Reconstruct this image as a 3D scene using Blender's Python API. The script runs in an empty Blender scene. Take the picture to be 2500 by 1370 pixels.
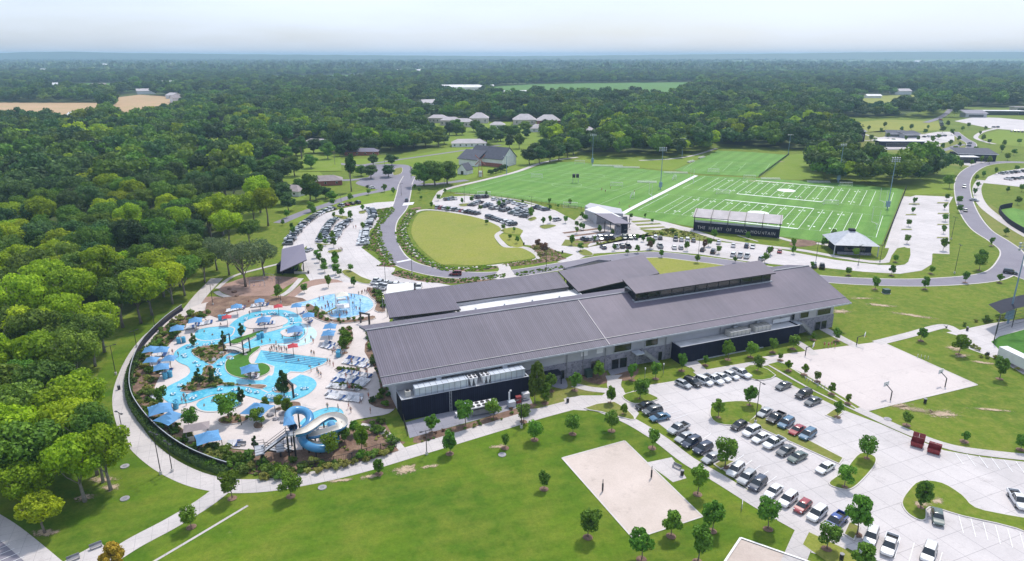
import bpy, bmesh, math, random
import numpy as np
from math import radians as rad, sin, cos, pi
from mathutils import Vector, Matrix
from mathutils.geometry import tessellate_polygon
rnd = random.Random(7)
SC = bpy.context.scene
COL = SC.collection
# ------------------------------------------------ camera
FOC, YH, CH = 1667.0, 135.0, 76.0
PITCH = math.atan((685 - YH) / FOC)
cam = bpy.data.cameras.new('camera'); cam.sensor_width = 36; cam.lens = 36 * FOC / 2500
cam.clip_start = 1; cam.clip_end = 60000
camo = bpy.data.objects.new('camera', cam); COL.objects.link(camo)
camo.location = (0, 0, CH); camo.rotation_euler = (pi / 2 - PITCH, 0, 0)
SC.camera = camo
# ------------------------------------------------ sky, sun, exposure
SUN_EL, SUN_AZ = rad(58), rad(28)          # azimuth clockwise from +Y
world = bpy.data.worlds.new('World'); SC.world = world; world.use_nodes = True
wn, wl = world.node_tree.nodes, world.node_tree.links
wn.clear()
sky = wn.new('ShaderNodeTexSky'); sky.sky_type = 'NISHITA'; sky.sun_disc = False
sky.sun_elevation = SUN_EL; sky.sun_rotation = SUN_AZ
sky.air_density = 1.0; sky.dust_density = 1.6; sky.ozone_density = 1.5; sky.altitude = 200
tc = wn.new('ShaderNodeTexCoord'); mp = wn.new('ShaderNodeMapping'); mp.inputs['Scale'].default_value = (1.2, 1.2, 7)
nz = wn.new('ShaderNodeTexNoise'); nz.inputs['Scale'].default_value = 1.6; nz.inputs['Detail'].default_value = 5; nz.inputs['Roughness'].default_value = .5
rp = wn.new('ShaderNodeValToRGB'); rp.color_ramp.elements[0].position = .30; rp.color_ramp.elements[1].position = .74
rp.color_ramp.elements[0].color = (.32, .32, .32, 1); rp.color_ramp.elements[1].color = (.95, .95, .95, 1)
mx = wn.new('ShaderNodeMix'); mx.data_type = 'RGBA'
mx.inputs[7].default_value = (7.6, 8.5, 10.3, 1)     # thin high cloud, as bright as the hazy sky round it
bg = wn.new('ShaderNodeBackground'); bg.inputs[1].default_value = .12
wo = wn.new('ShaderNodeOutputWorld')
wl.new(tc.outputs['Generated'], mp.inputs[0]); wl.new(mp.outputs[0], nz.inputs[0]); wl.new(nz.outputs[0], rp.inputs[0])
wl.new(rp.outputs[0], mx.inputs[0]); wl.new(sky.outputs[0], mx.inputs[6]); wl.new(mx.outputs[2], bg.inputs[0]); wl.new(bg.outputs[0], wo.inputs[0])
sun = bpy.data.lights.new('sun', 'SUN'); sun.energy = 3.2; sun.angle = rad(4.5); sun.color = (1, .94, .85)
suno = bpy.data.objects.new('sun', sun); COL.objects.link(suno)
sd = Vector((sin(SUN_AZ) * cos(SUN_EL), cos(SUN_AZ) * cos(SUN_EL), sin(SUN_EL)))
suno.rotation_euler = sd.to_track_quat('Z', 'Y').to_euler()
SC.view_settings.view_transform = 'Standard'; SC.view_settings.look = 'None'
SC.view_settings.exposure = 0.12; SC.view_settings.gamma = 1; SC.view_settings.use_curve_mapping = False
SC.cycles.use_denoising = True
SC.cycles.max_bounces = 5; SC.cycles.diffuse_bounces = 2; SC.cycles.glossy_bounces = 2; SC.cycles.volume_bounces = 0
SC.cycles.transparent_max_bounces = 6; SC.cycles.caustics_reflective = False; SC.cycles.caustics_refractive = False
# ------------------------------------------------ helpers
_cp, _sp = cos(PITCH), sin(PITCH)
def G(px, py, z=0.0):
    """where a point of the survey photograph lies at height z"""
    x = (px - 1250) / FOC; y = (py - 685) / FOC
    d = Vector((x, _cp - y * _sp, -_sp - y * _cp))
    t = (z - CH) / d.z
    return Vector((d.x * t, d.y * t, z))
def GD(px, py, vx, vy, z=0):
    v = G(px + vx, py + vy, z) - G(px, py, z); return math.atan2(v.y, v.x)
def tag(o, label=None, cat=None, group=None, kind=None):
    if label: o['label'] = label
    if cat: o['category'] = cat
    if group: o['group'] = group
    if kind: o['kind'] = kind
    return o
def thing(name, label, cat, loc=(0, 0, 0), rz=0, group=None, s=1):
    o = bpy.data.objects.new(name, None); COL.objects.link(o); o.empty_display_size = .3
    o.location = loc; o.rotation_euler = (0, 0, rz); o.scale = (s, s, s)
    return tag(o, label, cat, group)
def link(name, me, parent=None, loc=(0, 0, 0), rz=0, s=1):
    o = bpy.data.objects.new(name, me); COL.objects.link(o)
    if parent: o.parent = parent
    o.location = loc; o.rotation_euler = (0, 0, rz)
    o.scale = s if isinstance(s, tuple) else (s, s, s)
    return o
class MB:
    def __init__(s): s.v = []; s.f = []; s.m = []
    def add(s, vs, fs, m=0):
        b = len(s.v); s.v += [tuple(v) for v in vs]
        for f in fs: s.f.append([b + i for i in f]); s.m.append(m)
    def box(s, x0, x1, y0, y1, z0, z1, m=0, T=None):
        vs = [(x, y, z) for z in (z0, z1) for x, y in ((x0, y0), (x1, y0), (x1, y1), (x0, y1))]
        if T: vs = [T(*v) for v in vs]
        s.add(vs, [(3, 2, 1, 0), (4, 5, 6, 7), (0, 1, 5, 4), (1, 2, 6, 5), (2, 3, 7, 6), (3, 0, 4, 7)], m)
    def prism(s, poly, z0, z1, m=0, mt=None):
        n = len(poly); z0f = z0 if callable(z0) else (lambda i: z0); z1f = z1 if callable(z1) else (lambda i: z1)
        area = sum(poly[i][0] * poly[(i + 1) % n][1] - poly[(i + 1) % n][0] * poly[i][1] for i in range(n))
        if area < 0: poly = poly[::-1]; 
        b = len(s.v)
        s.v += [(p[0], p[1], z0f(i)) for i, p in enumerate(poly)] + [(p[0], p[1], z1f(i)) for i, p in enumerate(poly)]
        for i in range(n):
            j = (i + 1) % n; s.f.append([b + i, b + j, b + n + j, b + n + i]); s.m.append(m)
        for t in tessellate_polygon([[Vector((p[0], p[1], 0)) for p in poly]]):
            a, bb, c = [poly[k] for k in t]
            if (bb[0] - a[0]) * (c[1] - a[1]) - (bb[1] - a[1]) * (c[0] - a[0]) < 0: t = t[::-1]
            s.f.append([b + n + k for k in t]); s.m.append(m if mt is None else mt)
    def tube(s, pts, r, n=6, m=0, cap=True):
        pts = [Vector(p) for p in pts]; rings = []
        rr = r if isinstance(r, (list, tuple)) else [r] * len(pts)
        for i, p in enumerate(pts):
            d = (pts[min(i + 1, len(pts) - 1)] - pts[max(i - 1, 0)]).normalized()
            a = d.orthogonal().normalized() if abs(d.z) > .95 else d.cross(Vector((0, 0, 1))).normalized()
            c = d.cross(a)
            rings.append([p + (a * cos(2 * pi * k / n) + c * sin(2 * pi * k / n)) * rr[i] for k in range(n)])
        s.loft(rings, m, cap)
    def loft(s, rings, m=0, cap=True):
        n = len(rings[0]); b = len(s.v)
        for r in rings: s.v += [tuple(v) for v in r]
        for i in range(len(rings) - 1):
            for k in range(n):
                l = (k + 1) % n
                s.f.append([b + i * n + k, b + i * n + l, b + (i + 1) * n + l, b + (i + 1) * n + k]); s.m.append(m)
        if cap:
            s.f.append([b + k for k in range(n)][::-1]); s.m.append(m)
            e = b + (len(rings) - 1) * n; s.f.append([e + k for k in range(n)]); s.m.append(m)
    def mesh(s, name, mats, smooth=False):
        me = bpy.data.meshes.new(name); me.from_pydata(s.v, [], s.f)
        for m in (mats if isinstance(mats, (list, tuple)) else [mats]): me.materials.append(m)
        me.polygons.foreach_set('material_index', s.m)
        if smooth: me.polygons.foreach_set('use_smooth', [True] * len(s.f))
        me.update(); return me
    def obj(s, name, mats, parent=None, smooth=False, loc=(0, 0, 0), rz=0):
        return link(name, s.mesh(name, mats, smooth), parent, loc, rz)
def recalc(me):
    bm = bmesh.new(); bm.from_mesh(me); bmesh.ops.recalc_face_normals(bm, faces=bm.faces); bm.to_mesh(me); bm.free()
def smooth_loop(P, n=5, closed=True):
    out = []; N = len(P); rng = range(N) if closed else range(N - 1)
    for i in rng:
        if closed: a, b, c, d = P[i - 1], P[i], P[(i + 1) % N], P[(i + 2) % N]
        else: a, b, c, d = P[max(i - 1, 0)], P[i], P[i + 1], P[min(i + 2, N - 1)]
        for k in range(n):
            t = k / n
            out.append(tuple(.5 * (2 * b[j] + (c[j] - a[j]) * t + (2 * a[j] - 5 * b[j] + 4 * c[j] - d[j]) * t * t + (3 * b[j] - a[j] - 3 * c[j] + d[j]) * t ** 3) for j in range(len(b))))
    if not closed: out.append(tuple(P[-1]))
    return out
def poly_w(px, sm=0):
    P = [tuple(G(x, y)[:2]) for x, y in px]
    return smooth_loop(P, sm) if sm else P
def inset(P, d):
    n = len(P); ar = sum(P[i][0] * P[(i + 1) % n][1] - P[(i + 1) % n][0] * P[i][1] for i in range(n)); sg = 1 if ar > 0 else -1
    out = []
    for i in range(n):
        a, b, c = Vector(P[i - 1]), Vector(P[i]), Vector(P[(i + 1) % n])
        e1 = (b - a); e2 = (c - b)
        if e1.length < 1e-6 or e2.length < 1e-6: out.append(tuple(b)); continue
        e1.normalize(); e2.normalize()
        n1 = Vector((-e1.y, e1.x)); n2 = Vector((-e2.y, e2.x)); nn = n1 + n2
        if nn.length < .2: nn = n1
        nn.normalize(); out.append(tuple(b + nn * d * sg / max(.5, nn.dot(n1))))
    return out
def sheet(name, px, z, m, sm=0, kind='structure', world=None, label=None):
    P = world or poly_w(px, sm)
    mb = MB(); vs = [(p[0], p[1], z) for p in P]; fs = []
    for t in tessellate_polygon([[Vector((p[0], p[1], 0)) for p in P]]):
        a, b, c = [P[k] for k in t]
        if (b[0] - a[0]) * (c[1] - a[1]) - (b[1] - a[1]) * (c[0] - a[0]) < 0: t = t[::-1]
        fs.append(tuple(t))
    mb.add(vs, fs); return tag(mb.obj(name, m), kind=kind, label=label)
def strip_poly(P, w):
    L, Rr = [], []
    for i, p in enumerate(P):
        a = Vector(P[max(i - 1, 0)][:2]); b = Vector(P[min(i + 1, len(P) - 1)][:2]); d = (b - a).normalized()
        nrm = Vector((-d.y, d.x)); q = Vector(p[:2]); ww = w[i] if isinstance(w, list) else w
        L.append(q + nrm * ww / 2); Rr.append(q - nrm * ww / 2)
    return L, Rr
def strip(name, px, w, z, m, sm=5, world=None, closed=False, kind='structure'):
    P = world or [tuple(G(x, y)[:2]) for x, y in px]
    if sm: P = smooth_loop(P, sm, closed)
    if closed: P = P + [P[0], ]
    L, Rr = strip_poly(P, w); n = len(P)
    if closed: L[0] = L[-1] = (L[0] + L[-1]) / 2; Rr[0] = Rr[-1] = (Rr[0] + Rr[-1]) / 2
    mb = MB(); mb.add([(v.x, v.y, z) for v in L] + [(v.x, v.y, z) for v in Rr], [(n + i, n + i + 1, i + 1, i) for i in range(n - 1)])
    return tag(mb.obj(name, m), kind=kind)
def wall_strip(name, P, w, z0, z1, m, parent=None):
    """low wall, kerb or rail along world points P"""
    L, Rr = strip_poly(P, w); mb = MB()
    rings = [[(l.x, l.y, z0), (l.x, l.y, z1), (r.x, r.y, z1), (r.x, r.y, z0)] for l, r in zip(L, Rr)]
    mb.loft(rings); o = mb.obj(name, m, parent); recalc(o.data); return o
def island(name, px, m, sm=4, z=.05, h=.14, kerb=.22, world=None):
    P = world or poly_w(px, sm)
    mb = MB(); mb.prism(P, z, z + h); tag(mb.obj('kerb', MT['kerb']), kind='structure')
    return sheet(name, None, z + h + .012, m, world=inset(P, kerb))
# ------------------------------------------------ materials
MT = {}
HAZE = 1.35e-4
_ga, _gb = G(1844, 442), G(2030, 458); GRID_A = math.atan2(_gb.y - _ga.y, _gb.x - _ga.x)
_O1 = 'first second third fourth fifth sixth seventh eighth ninth tenth eleventh twelfth thirteenth fourteenth fifteenth sixteenth seventeenth eighteenth nineteenth'.split()
_O10 = 'twenty thirty forty fifty sixty seventy eighty ninety'.split()
def ORD(k):
    k += 1
    if k < 20: return _O1[k - 1]
    t = _O10[k // 10 - 2]; return t[:-1] + 'ieth' if k % 10 == 0 else t + ' ' + _O1[k % 10 - 1]
def newmat(name):
    m = bpy.data.materials.new(name); m.use_nodes = True; MT[name] = m
    return m, m.node_tree.nodes, m.node_tree.links, m.node_tree.nodes['Principled BSDF']
def mixc(n, l, fac, a, b, blend='MIX'):
    x = n.new('ShaderNodeMix'); x.data_type = 'RGBA'; x.blend_type = blend
    for i, v in ((0, fac), (6, a), (7, b)):
        if hasattr(v, 'links'): l.new(v, x.inputs[i])
        elif i == 0: x.inputs[0].default_value = v
        else: x.inputs[i].default_value = (*v, 1)
    return x.outputs[2]
def noise(n, l, co, scale, detail=3, rough=.55, lo=.35, hi=.65):
    t = n.new('ShaderNodeTexNoise'); t.inputs['Scale'].default_value = scale; t.inputs['Detail'].default_value = detail; t.inputs['Roughness'].default_value = rough
    l.new(co, t.inputs['Vector'])
    r = n.new('ShaderNodeMapRange'); r.inputs[1].default_value = lo; r.inputs[2].default_value = hi
    l.new(t.outputs[0], r.inputs[0]); return r.outputs[0]
def mat(name, c, c2=None, scale=1.0, rough=.75, metal=0, bump=0, lo=.35, hi=.65, spec=.5, c3=None, scale3=.1, obj=False, emit=None, fine=None):
    m, n, l, p = newmat(name)
    p.inputs['Roughness'].default_value = rough; p.inputs['Metallic'].default_value = metal; p.inputs['Specular IOR Level'].default_value = spec
    if obj: co = n.new('ShaderNodeTexCoord').outputs['Object']
    else: co = n.new('ShaderNodeNewGeometry').outputs['Position']
    if c2 is None: c2 = tuple(v * .86 for v in c)
    out = mixc(n, l, noise(n, l, co, scale, lo=lo, hi=hi), c, c2)
    if c3: out = mixc(n, l, noise(n, l, co, scale3, 4, lo=.42, hi=.68), out, c3)
    if fine: 
        nf = noise(n, l, co, fine[0], 2, lo=.3, hi=.7)
        out = mixc(n, l, nf, out, mixc(n, l, 1.0, out, (fine[1],) * 3, 'MULTIPLY'))
    l.new(out, p.inputs['Base Color'])
    if bump:
        t = n.new('ShaderNodeTexNoise'); t.inputs['Scale'].default_value = scale * 4; l.new(co, t.inputs['Vector'])
        b = n.new('ShaderNodeBump'); b.inputs['Strength'].default_value = bump; l.new(t.outputs[0], b.inputs['Height']); l.new(b.outputs[0], p.inputs['Normal'])
    if emit: p.inputs['Emission Color'].default_value = (*emit, 1); p.inputs['Emission Strength'].default_value = 1
    return m
def grassmat(name, a, b, c, s1=.03, s2=.35, lo=.38, hi=.62, worn=None, bands=None):
    m, n, l, p = newmat(name); p.inputs['Roughness'].default_value = .9; p.inputs['Specular IOR Level'].default_value = .15
    co = n.new('ShaderNodeNewGeometry').outputs['Position']
    o1 = mixc(n, l, noise(n, l, co, s1, 5, .6, lo=lo, hi=hi), a, b)
    o2 = mixc(n, l, noise(n, l, co, s2, 6, .7, lo=.42, hi=.78), o1, c)
    o3 = mixc(n, l, noise(n, l, co, 1.1, 6, .8, lo=.42, hi=.66), o2, mixc(n, l, 1.0, o2, (.70, .76, .62), 'MULTIPLY'))
    o3 = mixc(n, l, noise(n, l, co, 5, 4, .75, lo=.38, hi=.66), o3, mixc(n, l, 1.0, o3, (1.28, 1.22, 1.3), 'MULTIPLY'))
    if bands:      # mowing bands
        dp = n.new('ShaderNodeVectorMath'); dp.operation = 'DOT_PRODUCT'; l.new(co, dp.inputs[0]); dp.inputs[1].default_value = (cos(bands[1]) / bands[0], sin(bands[1]) / bands[0], 0)
        fr = n.new('ShaderNodeMath'); fr.operation = 'PINGPONG'; fr.inputs[1].default_value = 1; l.new(dp.outputs['Value'], fr.inputs[0])
        st = n.new('ShaderNodeMapRange'); st.inputs[1].default_value = .4; st.inputs[2].default_value = .6; l.new(fr.outputs[0], st.inputs[0])
        o3 = mixc(n, l, st.outputs[0], o3, mixc(n, l, 1.0, o3, (bands[2],) * 3, 'MULTIPLY'))
    if worn: o3 = mixc(n, l, noise(n, l, co, worn[0], 7, .72, lo=worn[1], hi=worn[1] + .07), o3, worn[2])
    l.new(o3, p.inputs['Base Color']); return m
grassmat('grass', (.125, .185, .016), (.085, .15, .012), (.22, .225, .045), worn=(.09, .665, (.34, .27, .17)))
grassmat('grass_rich', (.055, .125, .007), (.105, .18, .010), (.175, .205, .026), s1=.03, s2=.14, bands=(1.7, rad(112), .93), worn=(.09, .69, (.3, .26, .15)))
grassmat('grass_olive', (.25, .265, .05), (.21, .245, .045), (.27, .265, .075), s1=.03, s2=.2)
grassmat('grass_bright', (.17, .24, .025), (.14, .22, .02), (.2, .25, .05), s1=.01, s2=.1)
grassmat('grass_verge', (.15, .19, .035), (.18, .20, .045), (.25, .22, .08), s1=.08, s2=.5, worn=(.2, .72, (.38, .3, .2)))
grassmat('floor', (.05, .085, .02), (.07, .105, .028), (.10, .11, .04), s1=.02, s2=.2)
grassmat('crop', (.09, .20, .04), (.08, .18, .035), (.12, .22, .05), s1=.004, s2=.02)
grassmat('bare_soil', (.50, .33, .2), (.42, .28, .17), (.36, .30, .14), s1=.004, s2=.03)
grassmat('turf', (.145, .285, .062), (.108, .245, .045), (.175, .31, .075), s1=.015, s2=.08, bands=(4.572, GRID_A, .88))
grassmat('lawn_artificial', (.055, .16, .02), (.06, .18, .025), (.08, .17, .03), s1=.3, s2=1.2)
def concrete(name, a, b, joint=0, rough=.8, jw=.03, stain=(.40, .38, .38)):
    m, n, l, p = newmat(name); p.inputs['Roughness'].default_value = rough; p.inputs['Specular IOR Level'].default_value = .3
    co = n.new('ShaderNodeNewGeometry').outputs['Position']
    o = mixc(n, l, noise(n, l, co, .12, 5, .6), a, b)
    o = mixc(n, l, noise(n, l, co, .035, 7, .75, lo=.47, hi=.85), o, stain)
    o = mixc(n, l, noise(n, l, co, .22, 8, .8, lo=.56, hi=.70), o, mixc(n, l, 1.0, o, (.74, .73, .73), 'MULTIPLY'))
    o = mixc(n, l, noise(n, l, co, 2.5, 4, .7, lo=.3, hi=.8), o, mixc(n, l, 1.0, o, (.86, .86, .86), 'MULTIPLY'))
    if joint:
        mpn = n.new('ShaderNodeMapping'); mpn.inputs['Rotation'].default_value = (0, 0, rad(-22.5)); l.new(co, mpn.inputs[0])
        br = n.new('ShaderNodeTexBrick'); br.offset = 0; br.inputs['Scale'].default_value = 1; br.inputs['Mortar Size'].default_value = jw
        br.inputs['Brick Width'].default_value = joint; br.inputs['Row Height'].default_value = joint; br.inputs['Mortar Smooth'].default_value = .3
        l.new(mpn.outputs[0], br.inputs['Vector'])
        o = mixc(n, l, br.outputs['Fac'], o, mixc(n, l, 1.0, o, (.62, .62, .64), 'MULTIPLY'))
    l.new(o, p.inputs['Base Color']); return m
concrete('concrete', (.62, .58, .58), (.55, .515, .52), 4.6, jw=.05)
concrete('path', (.60, .555, .545), (.52, .485, .48), 2.4)
concrete('deck', (.67, .60, .575), (.59, .53, .51), 0, stain=(.5, .45, .44))
concrete('court', (.64, .575, .56), (.59, .53, .52), 12, stain=(.55, .48, .48))
concrete('sand', (.62, .53, .48), (.54, .46, .41), 0, stain=(.42, .34, .3))
concrete('kerb', (.66, .62, .60), (.56, .53, .5), 0)
concrete('asphalt', (.24, .225, .27), (.215, .20, .245), 0, stain=(.27, .26, .30))
concrete('slab', (.30, .30, .36), (.26, .26, .31), 6, jw=.04)
concrete('rockwall', (.3, .29, .32), (.42, .4, .42), 0)
mat('mulch', (.235, .14, .10), (.165, .10, .072), .6, .95, c3=(.33, .22, .15), scale3=.25, fine=(3, .6))
mat('play_mulch', (.36, .235, .19), (.29, .19, .15), .3, .95, c3=(.42, .27, .22), scale3=.1, fine=(2.5, .75))
mat('line', (.78, .82, .78), (.62, .72, .62), 1.5, .7)
mat('faint_line', (.34, .50, .26), (.28, .44, .2), 1.5, .8)
mat('stall_line', (.86, .86, .88), (.74, .74, .76), 1.2, .7)
mat('white_paint', (.78, .77, .79), (.66, .66, .69), .8, .5)
mat('white_roof', (.80, .80, .82), (.68, .68, .70), .25, .6, c3=(.55, .54, .54), scale3=.12)
mat('cream', (.74, .70, .60), (.66, .62, .54), .8, .5, obj=True)
mat('galv', (.66, .71, .78), (.56, .61, .69), .7, .35, metal=.3, obj=True)
mat('beige_metal', (.56, .53, .48), (.47, .45, .42), .9, .5, obj=True)
mat('black_metal', (.018, .018, .022), (.03, .03, .035), 1.2, .45, obj=True)
mat('dark_navy', (.012, .014, .03), (.017, .019, .036), .5, .7, spec=.2)
mat('grey_metal', (.2, .2, .22), (.27, .27, .3), .8, .45, obj=True)
mat('light_metal', (.45, .47, .52), (.36, .38, .42), .8, .4, obj=True)
mat('pole_blue', (.22, .32, .42), (.17, .26, .35), .6, .4, obj=True)
mat('brickred', (.30, .11, .085), (.22, .08, .06), 2, .85, obj=True)
mat('timber_red', (.36, .13, .1), (.28, .1, .08), 1, .8, obj=True)
mat('maroon', (.27, .03, .035), (.20, .022, .028), 1.4, .5, obj=True)
mat('blue_fabric', (.10, .29, .54), (.085, .25, .48), .6, .7, obj=True)
mat('navy_fabric', (.03, .09, .28), (.02, .07, .22), .6, .7, obj=True)
mat('red_fabric', (.52, .045, .06), (.42, .035, .05), .6, .7, obj=True)
mat('flume_blue', (.075, .28, .50), (.05, .21, .42), .5, .25, obj=True)
mat('flume_cream', (.70, .66, .60), (.60, .57, .52), .6, .35, obj=True)
mat('tube_blue', (.10, .42, .62), (.07, .34, .52), .8, .35, obj=True)
mat('tube_white', (.70, .78, .80), (.55, .66, .7), .8, .35, obj=True)
mat('yellow', (.75, .62, .05), (.62, .5, .04), .8, .5, obj=True)
mat('bark', (.14, .115, .095), (.21, .18, .155), 1.2, .9, obj=True, bump=.3)
mat('bark_pale', (.26, .235, .21), (.17, .15, .13), 1.2, .9, obj=True, bump=.3)
mat('rubber', (.015, .015, .016), (.025, .025, .025), 2, .8, obj=True)
mat('rim', (.35, .36, .38), (.22, .22, .24), 3, .3, metal=.7, obj=True)
mat('headlamp', (.75, .78, .8), (.6, .62, .66), 3, .15, obj=True)
mat('taillamp', (.35, .012, .012), (.25, .01, .01), 3, .25, obj=True)
mat('roof_purple', (.16, .145, .205), (.14, .125, .18), .05, .5)
mat('shingle', (.10, .105, .14), (.075, .08, .11), .6, .85, fine=(3, .7))
mat('shingle_pale', (.50, .46, .47), (.42, .39, .40), .3, .85)
mat('shingle_brown', (.30, .255, .26), (.24, .205, .21), .4, .85)
mat('siding_white', (.76, .76, .78), (.66, .66, .69), .4, .6)
mat('panel_grey', (.43, .43, .46), (.36, .365, .395), .22, .65, c3=(.48, .48, .52), scale3=.06)
mat('far_wall', (.55, .5, .47), (.45, .4, .38), .05, .8)
def glassy(name, c, rough=.08):
    m, n, l, p = newmat(name); p.inputs['Base Color'].default_value = (*c, 1); p.inputs['Roughness'].default_value = rough
    p.inputs['Specular IOR Level'].default_value = .7; return m
glassy('glass', (.012, .016, .02)); glassy('car_glass', (.02, .028, .036), .06); glassy('window_dark', (.03, .035, .02), .12)
def stone(name):
    m, n, l, p = newmat(name); p.inputs['Roughness'].default_value = .9
    co = n.new('ShaderNodeNewGeometry').outputs['Position']
    v = n.new('ShaderNodeTexVoronoi'); v.inputs['Scale'].default_value = 1.7; l.new(co, v.inputs['Vector'])
    v2 = n.new('ShaderNodeTexVoronoi'); v2.feature = 'DISTANCE_TO_EDGE'; v2.inputs['Scale'].default_value = 1.7; l.new(co, v2.inputs['Vector'])
    bw = n.new('ShaderNodeRGBToBW'); l.new(v.outputs['Color'], bw.inputs[0])
    o = mixc(n, l, bw.outputs[0], (.12, .115, .155), (.30, .29, .35))
    mr = n.new('ShaderNodeMapRange'); mr.inputs[1].default_value = .02; mr.inputs[2].default_value = .06; l.new(v2.outputs['Distance'], mr.inputs[0])
    o = mixc(n, l, mr.outputs[0], (.32, .32, .36), o); l.new(o, p.inputs['Base Color']); return m
stone('stone')
def ribbed(name, a, b, period, ang, rough=.45, line=.72, jitter=.25, bump=.35, duty=.78, spec=.5):
    """standing-seam or corrugated sheet; ribs lie across direction ang"""
    m, n, l, p = newmat(name); p.inputs['Roughness'].default_value = rough; p.inputs['Specular IOR Level'].default_value = spec
    co = n.new('ShaderNodeNewGeometry').outputs['Position']
    dp = n.new('ShaderNodeVectorMath'); dp.operation = 'DOT_PRODUCT'; l.new(co, dp.inputs[0]); dp.inputs[1].default_value = (cos(ang) / period, sin(ang) / period, 0)
    fr = n.new('ShaderNodeMath'); fr.operation = 'FRACT'; l.new(dp.outputs['Value'], fr.inputs[0])
    st = n.new('ShaderNodeMapRange'); st.inputs[1].default_value = duty - .06; st.inputs[2].default_value = duty + .06; l.new(fr.outputs[0], st.inputs[0])
    o = mixc(n, l, noise(n, l, co, .06, 4, .6), a, b)
    fl = n.new('ShaderNodeMath'); fl.operation = 'FLOOR'; l.new(dp.outputs['Value'], fl.inputs[0])
    wnn = n.new('ShaderNodeTexWhiteNoise'); wnn.noise_dimensions = '1D'; l.new(fl.outputs[0], wnn.inputs['W'])
    pj = n.new('ShaderNodeMapRange'); pj.inputs[3].default_value = 1 - jitter * .5; pj.inputs[4].default_value = 1 + jitter * .3; l.new(wnn.outputs['Value'], pj.inputs[0])
    cb = n.new('ShaderNodeCombineColor'); [l.new(pj.outputs[0], cb.inputs[k]) for k in range(3)]
    o = mixc(n, l, 1.0, o, cb.outputs[0], 'MULTIPLY')
    o = mixc(n, l, st.outputs[0], o, mixc(n, l, 1.0, o, (line,) * 3, 'MULTIPLY'))
    o = mixc(n, l, noise(n, l, co, .11, 8, .75, lo=.45, hi=.8), o, mixc(n, l, 1.0, o, (1.22, 1.2, 1.18), 'MULTIPLY')); l.new(o, p.inputs['Base Color'])
    bp = n.new('ShaderNodeBump'); bp.inputs['Strength'].default_value = bump; bp.inputs['Distance'].default_value = .05; l.new(st.outputs[0], bp.inputs['Height']); l.new(bp.outputs[0], p.inputs['Normal'])
    return m
def water(name, a, b, c, scale=.12):
    m, n, l, p = newmat(name); p.inputs['Roughness'].default_value = .12; p.inputs['Specular IOR Level'].default_value = .35
    co = n.new('ShaderNodeNewGeometry').outputs['Position']
    o = mixc(n, l, noise(n, l, co, scale, 4, .6), a, b)
    o = mixc(n, l, noise(n, l, co, 1.1, 5, .7, lo=.48, hi=.75), o, c)
    l.new(o, p.inputs['Base Color'])
    t = n.new('ShaderNodeTexNoise'); t.inputs['Scale'].default_value = 1.6; t.inputs['Detail'].default_value = 4; l.new(co, t.inputs['Vector'])
    bp = n.new('ShaderNodeBump'); bp.inputs['Strength'].default_value = .35; bp.inputs['Distance'].default_value = .15; l.new(t.outputs[0], bp.inputs['Height']); l.new(bp.outputs[0], p.inputs['Normal'])
    return m
water('pool_water', (.14, .50, .63), (.06, .38, .56), (.24, .60, .72), .07)
water('splash_water', (.16, .42, .72), (.45, .68, .80), (.06, .25, .58), .16)
water('beach_water', (.55, .76, .80), (.45, .70, .78), (.7, .82, .84), .3)
def leafmat(name, a, b, var=.5, obj_scale=.45, trans=.25):
    m, n, l, p = newmat(name); p.inputs['Roughness'].default_value = .65; p.inputs['Specular IOR Level'].default_value = .25
    co = n.new('ShaderNodeTexCoord').outputs['Object']; oi = n.new('ShaderNodeObjectInfo')
    o = mixc(n, l, noise(n, l, co, obj_scale, 3, .6, lo=.33, hi=.67), a, b)
    mr = n.new('ShaderNodeMapRange'); mr.inputs[3].default_value = 1 - var * .55; mr.inputs[4].default_value = 1 + var * .6; l.new(oi.outputs['Random'], mr.inputs[0])
    hs = n.new('ShaderNodeHueSaturation'); l.new(mr.outputs[0], hs.inputs['Value']); l.new(o, hs.inputs['Color'])
    m2 = n.new('ShaderNodeMath'); m2.operation = 'MULTIPLY'; m2.inputs[1].default_value = 7.31; l.new(oi.outputs['Random'], m2.inputs[0])
    m3 = n.new('ShaderNodeMath'); m3.operation = 'FRACT'; l.new(m2.outputs[0], m3.inputs[0])
    m4 = n.new('ShaderNodeMapRange'); m4.inputs[3].default_value = .5 - .03 * var; m4.inputs[4].default_value = .5 + .04 * var; l.new(m3.outputs[0], m4.inputs[0]); l.new(m4.outputs[0], hs.inputs['Hue'])
    l.new(hs.outputs[0], p.inputs['Base Color'])
    tr = n.new('ShaderNodeBsdfTranslucent'); l.new(hs.outputs[0], tr.inputs[0])
    ms = n.new('ShaderNodeMixShader'); ms.inputs[0].default_value = trans
    l.new(p.outputs[0], ms.inputs[1]); l.new(tr.outputs[0], ms.inputs[2]); l.new(ms.outputs[0], n['Material Output'].inputs[0])
    return m
leafmat('leaf_bright', (.42, .54, .012), (.19, .30, .012), .45, .45, .35)
leafmat('leaf_mid', (.17, .285, .02), (.07, .145, .018), .6)
leafmat('leaf_dark', (.09, .175, .034), (.038, .085, .024), .7)
leafmat('leaf_far', (.13, .215, .06), (.045, .09, .045), .9, .12, trans=0)
leafmat('leaf_young', (.18, .34, .03), (.09, .20, .02), .45, 1.2)
leafmat('leaf_lime', (.16, .27, .015), (.11, .2, .012), .4, 1.0)
leafmat('leaf_grey', (.17, .23, .09), (.10, .15, .06), .3, .6)
leafmat('leaf_gold', (.55, .38, .03), (.42, .32, .03), .2, 1.2)
leafmat('leaf_red', (.22, .12, .08), (.16, .10, .05), .5, 1.2)
leafmat('shrub_green', (.16, .26, .035), (.09, .15, .025), .6, 1.5)
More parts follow.
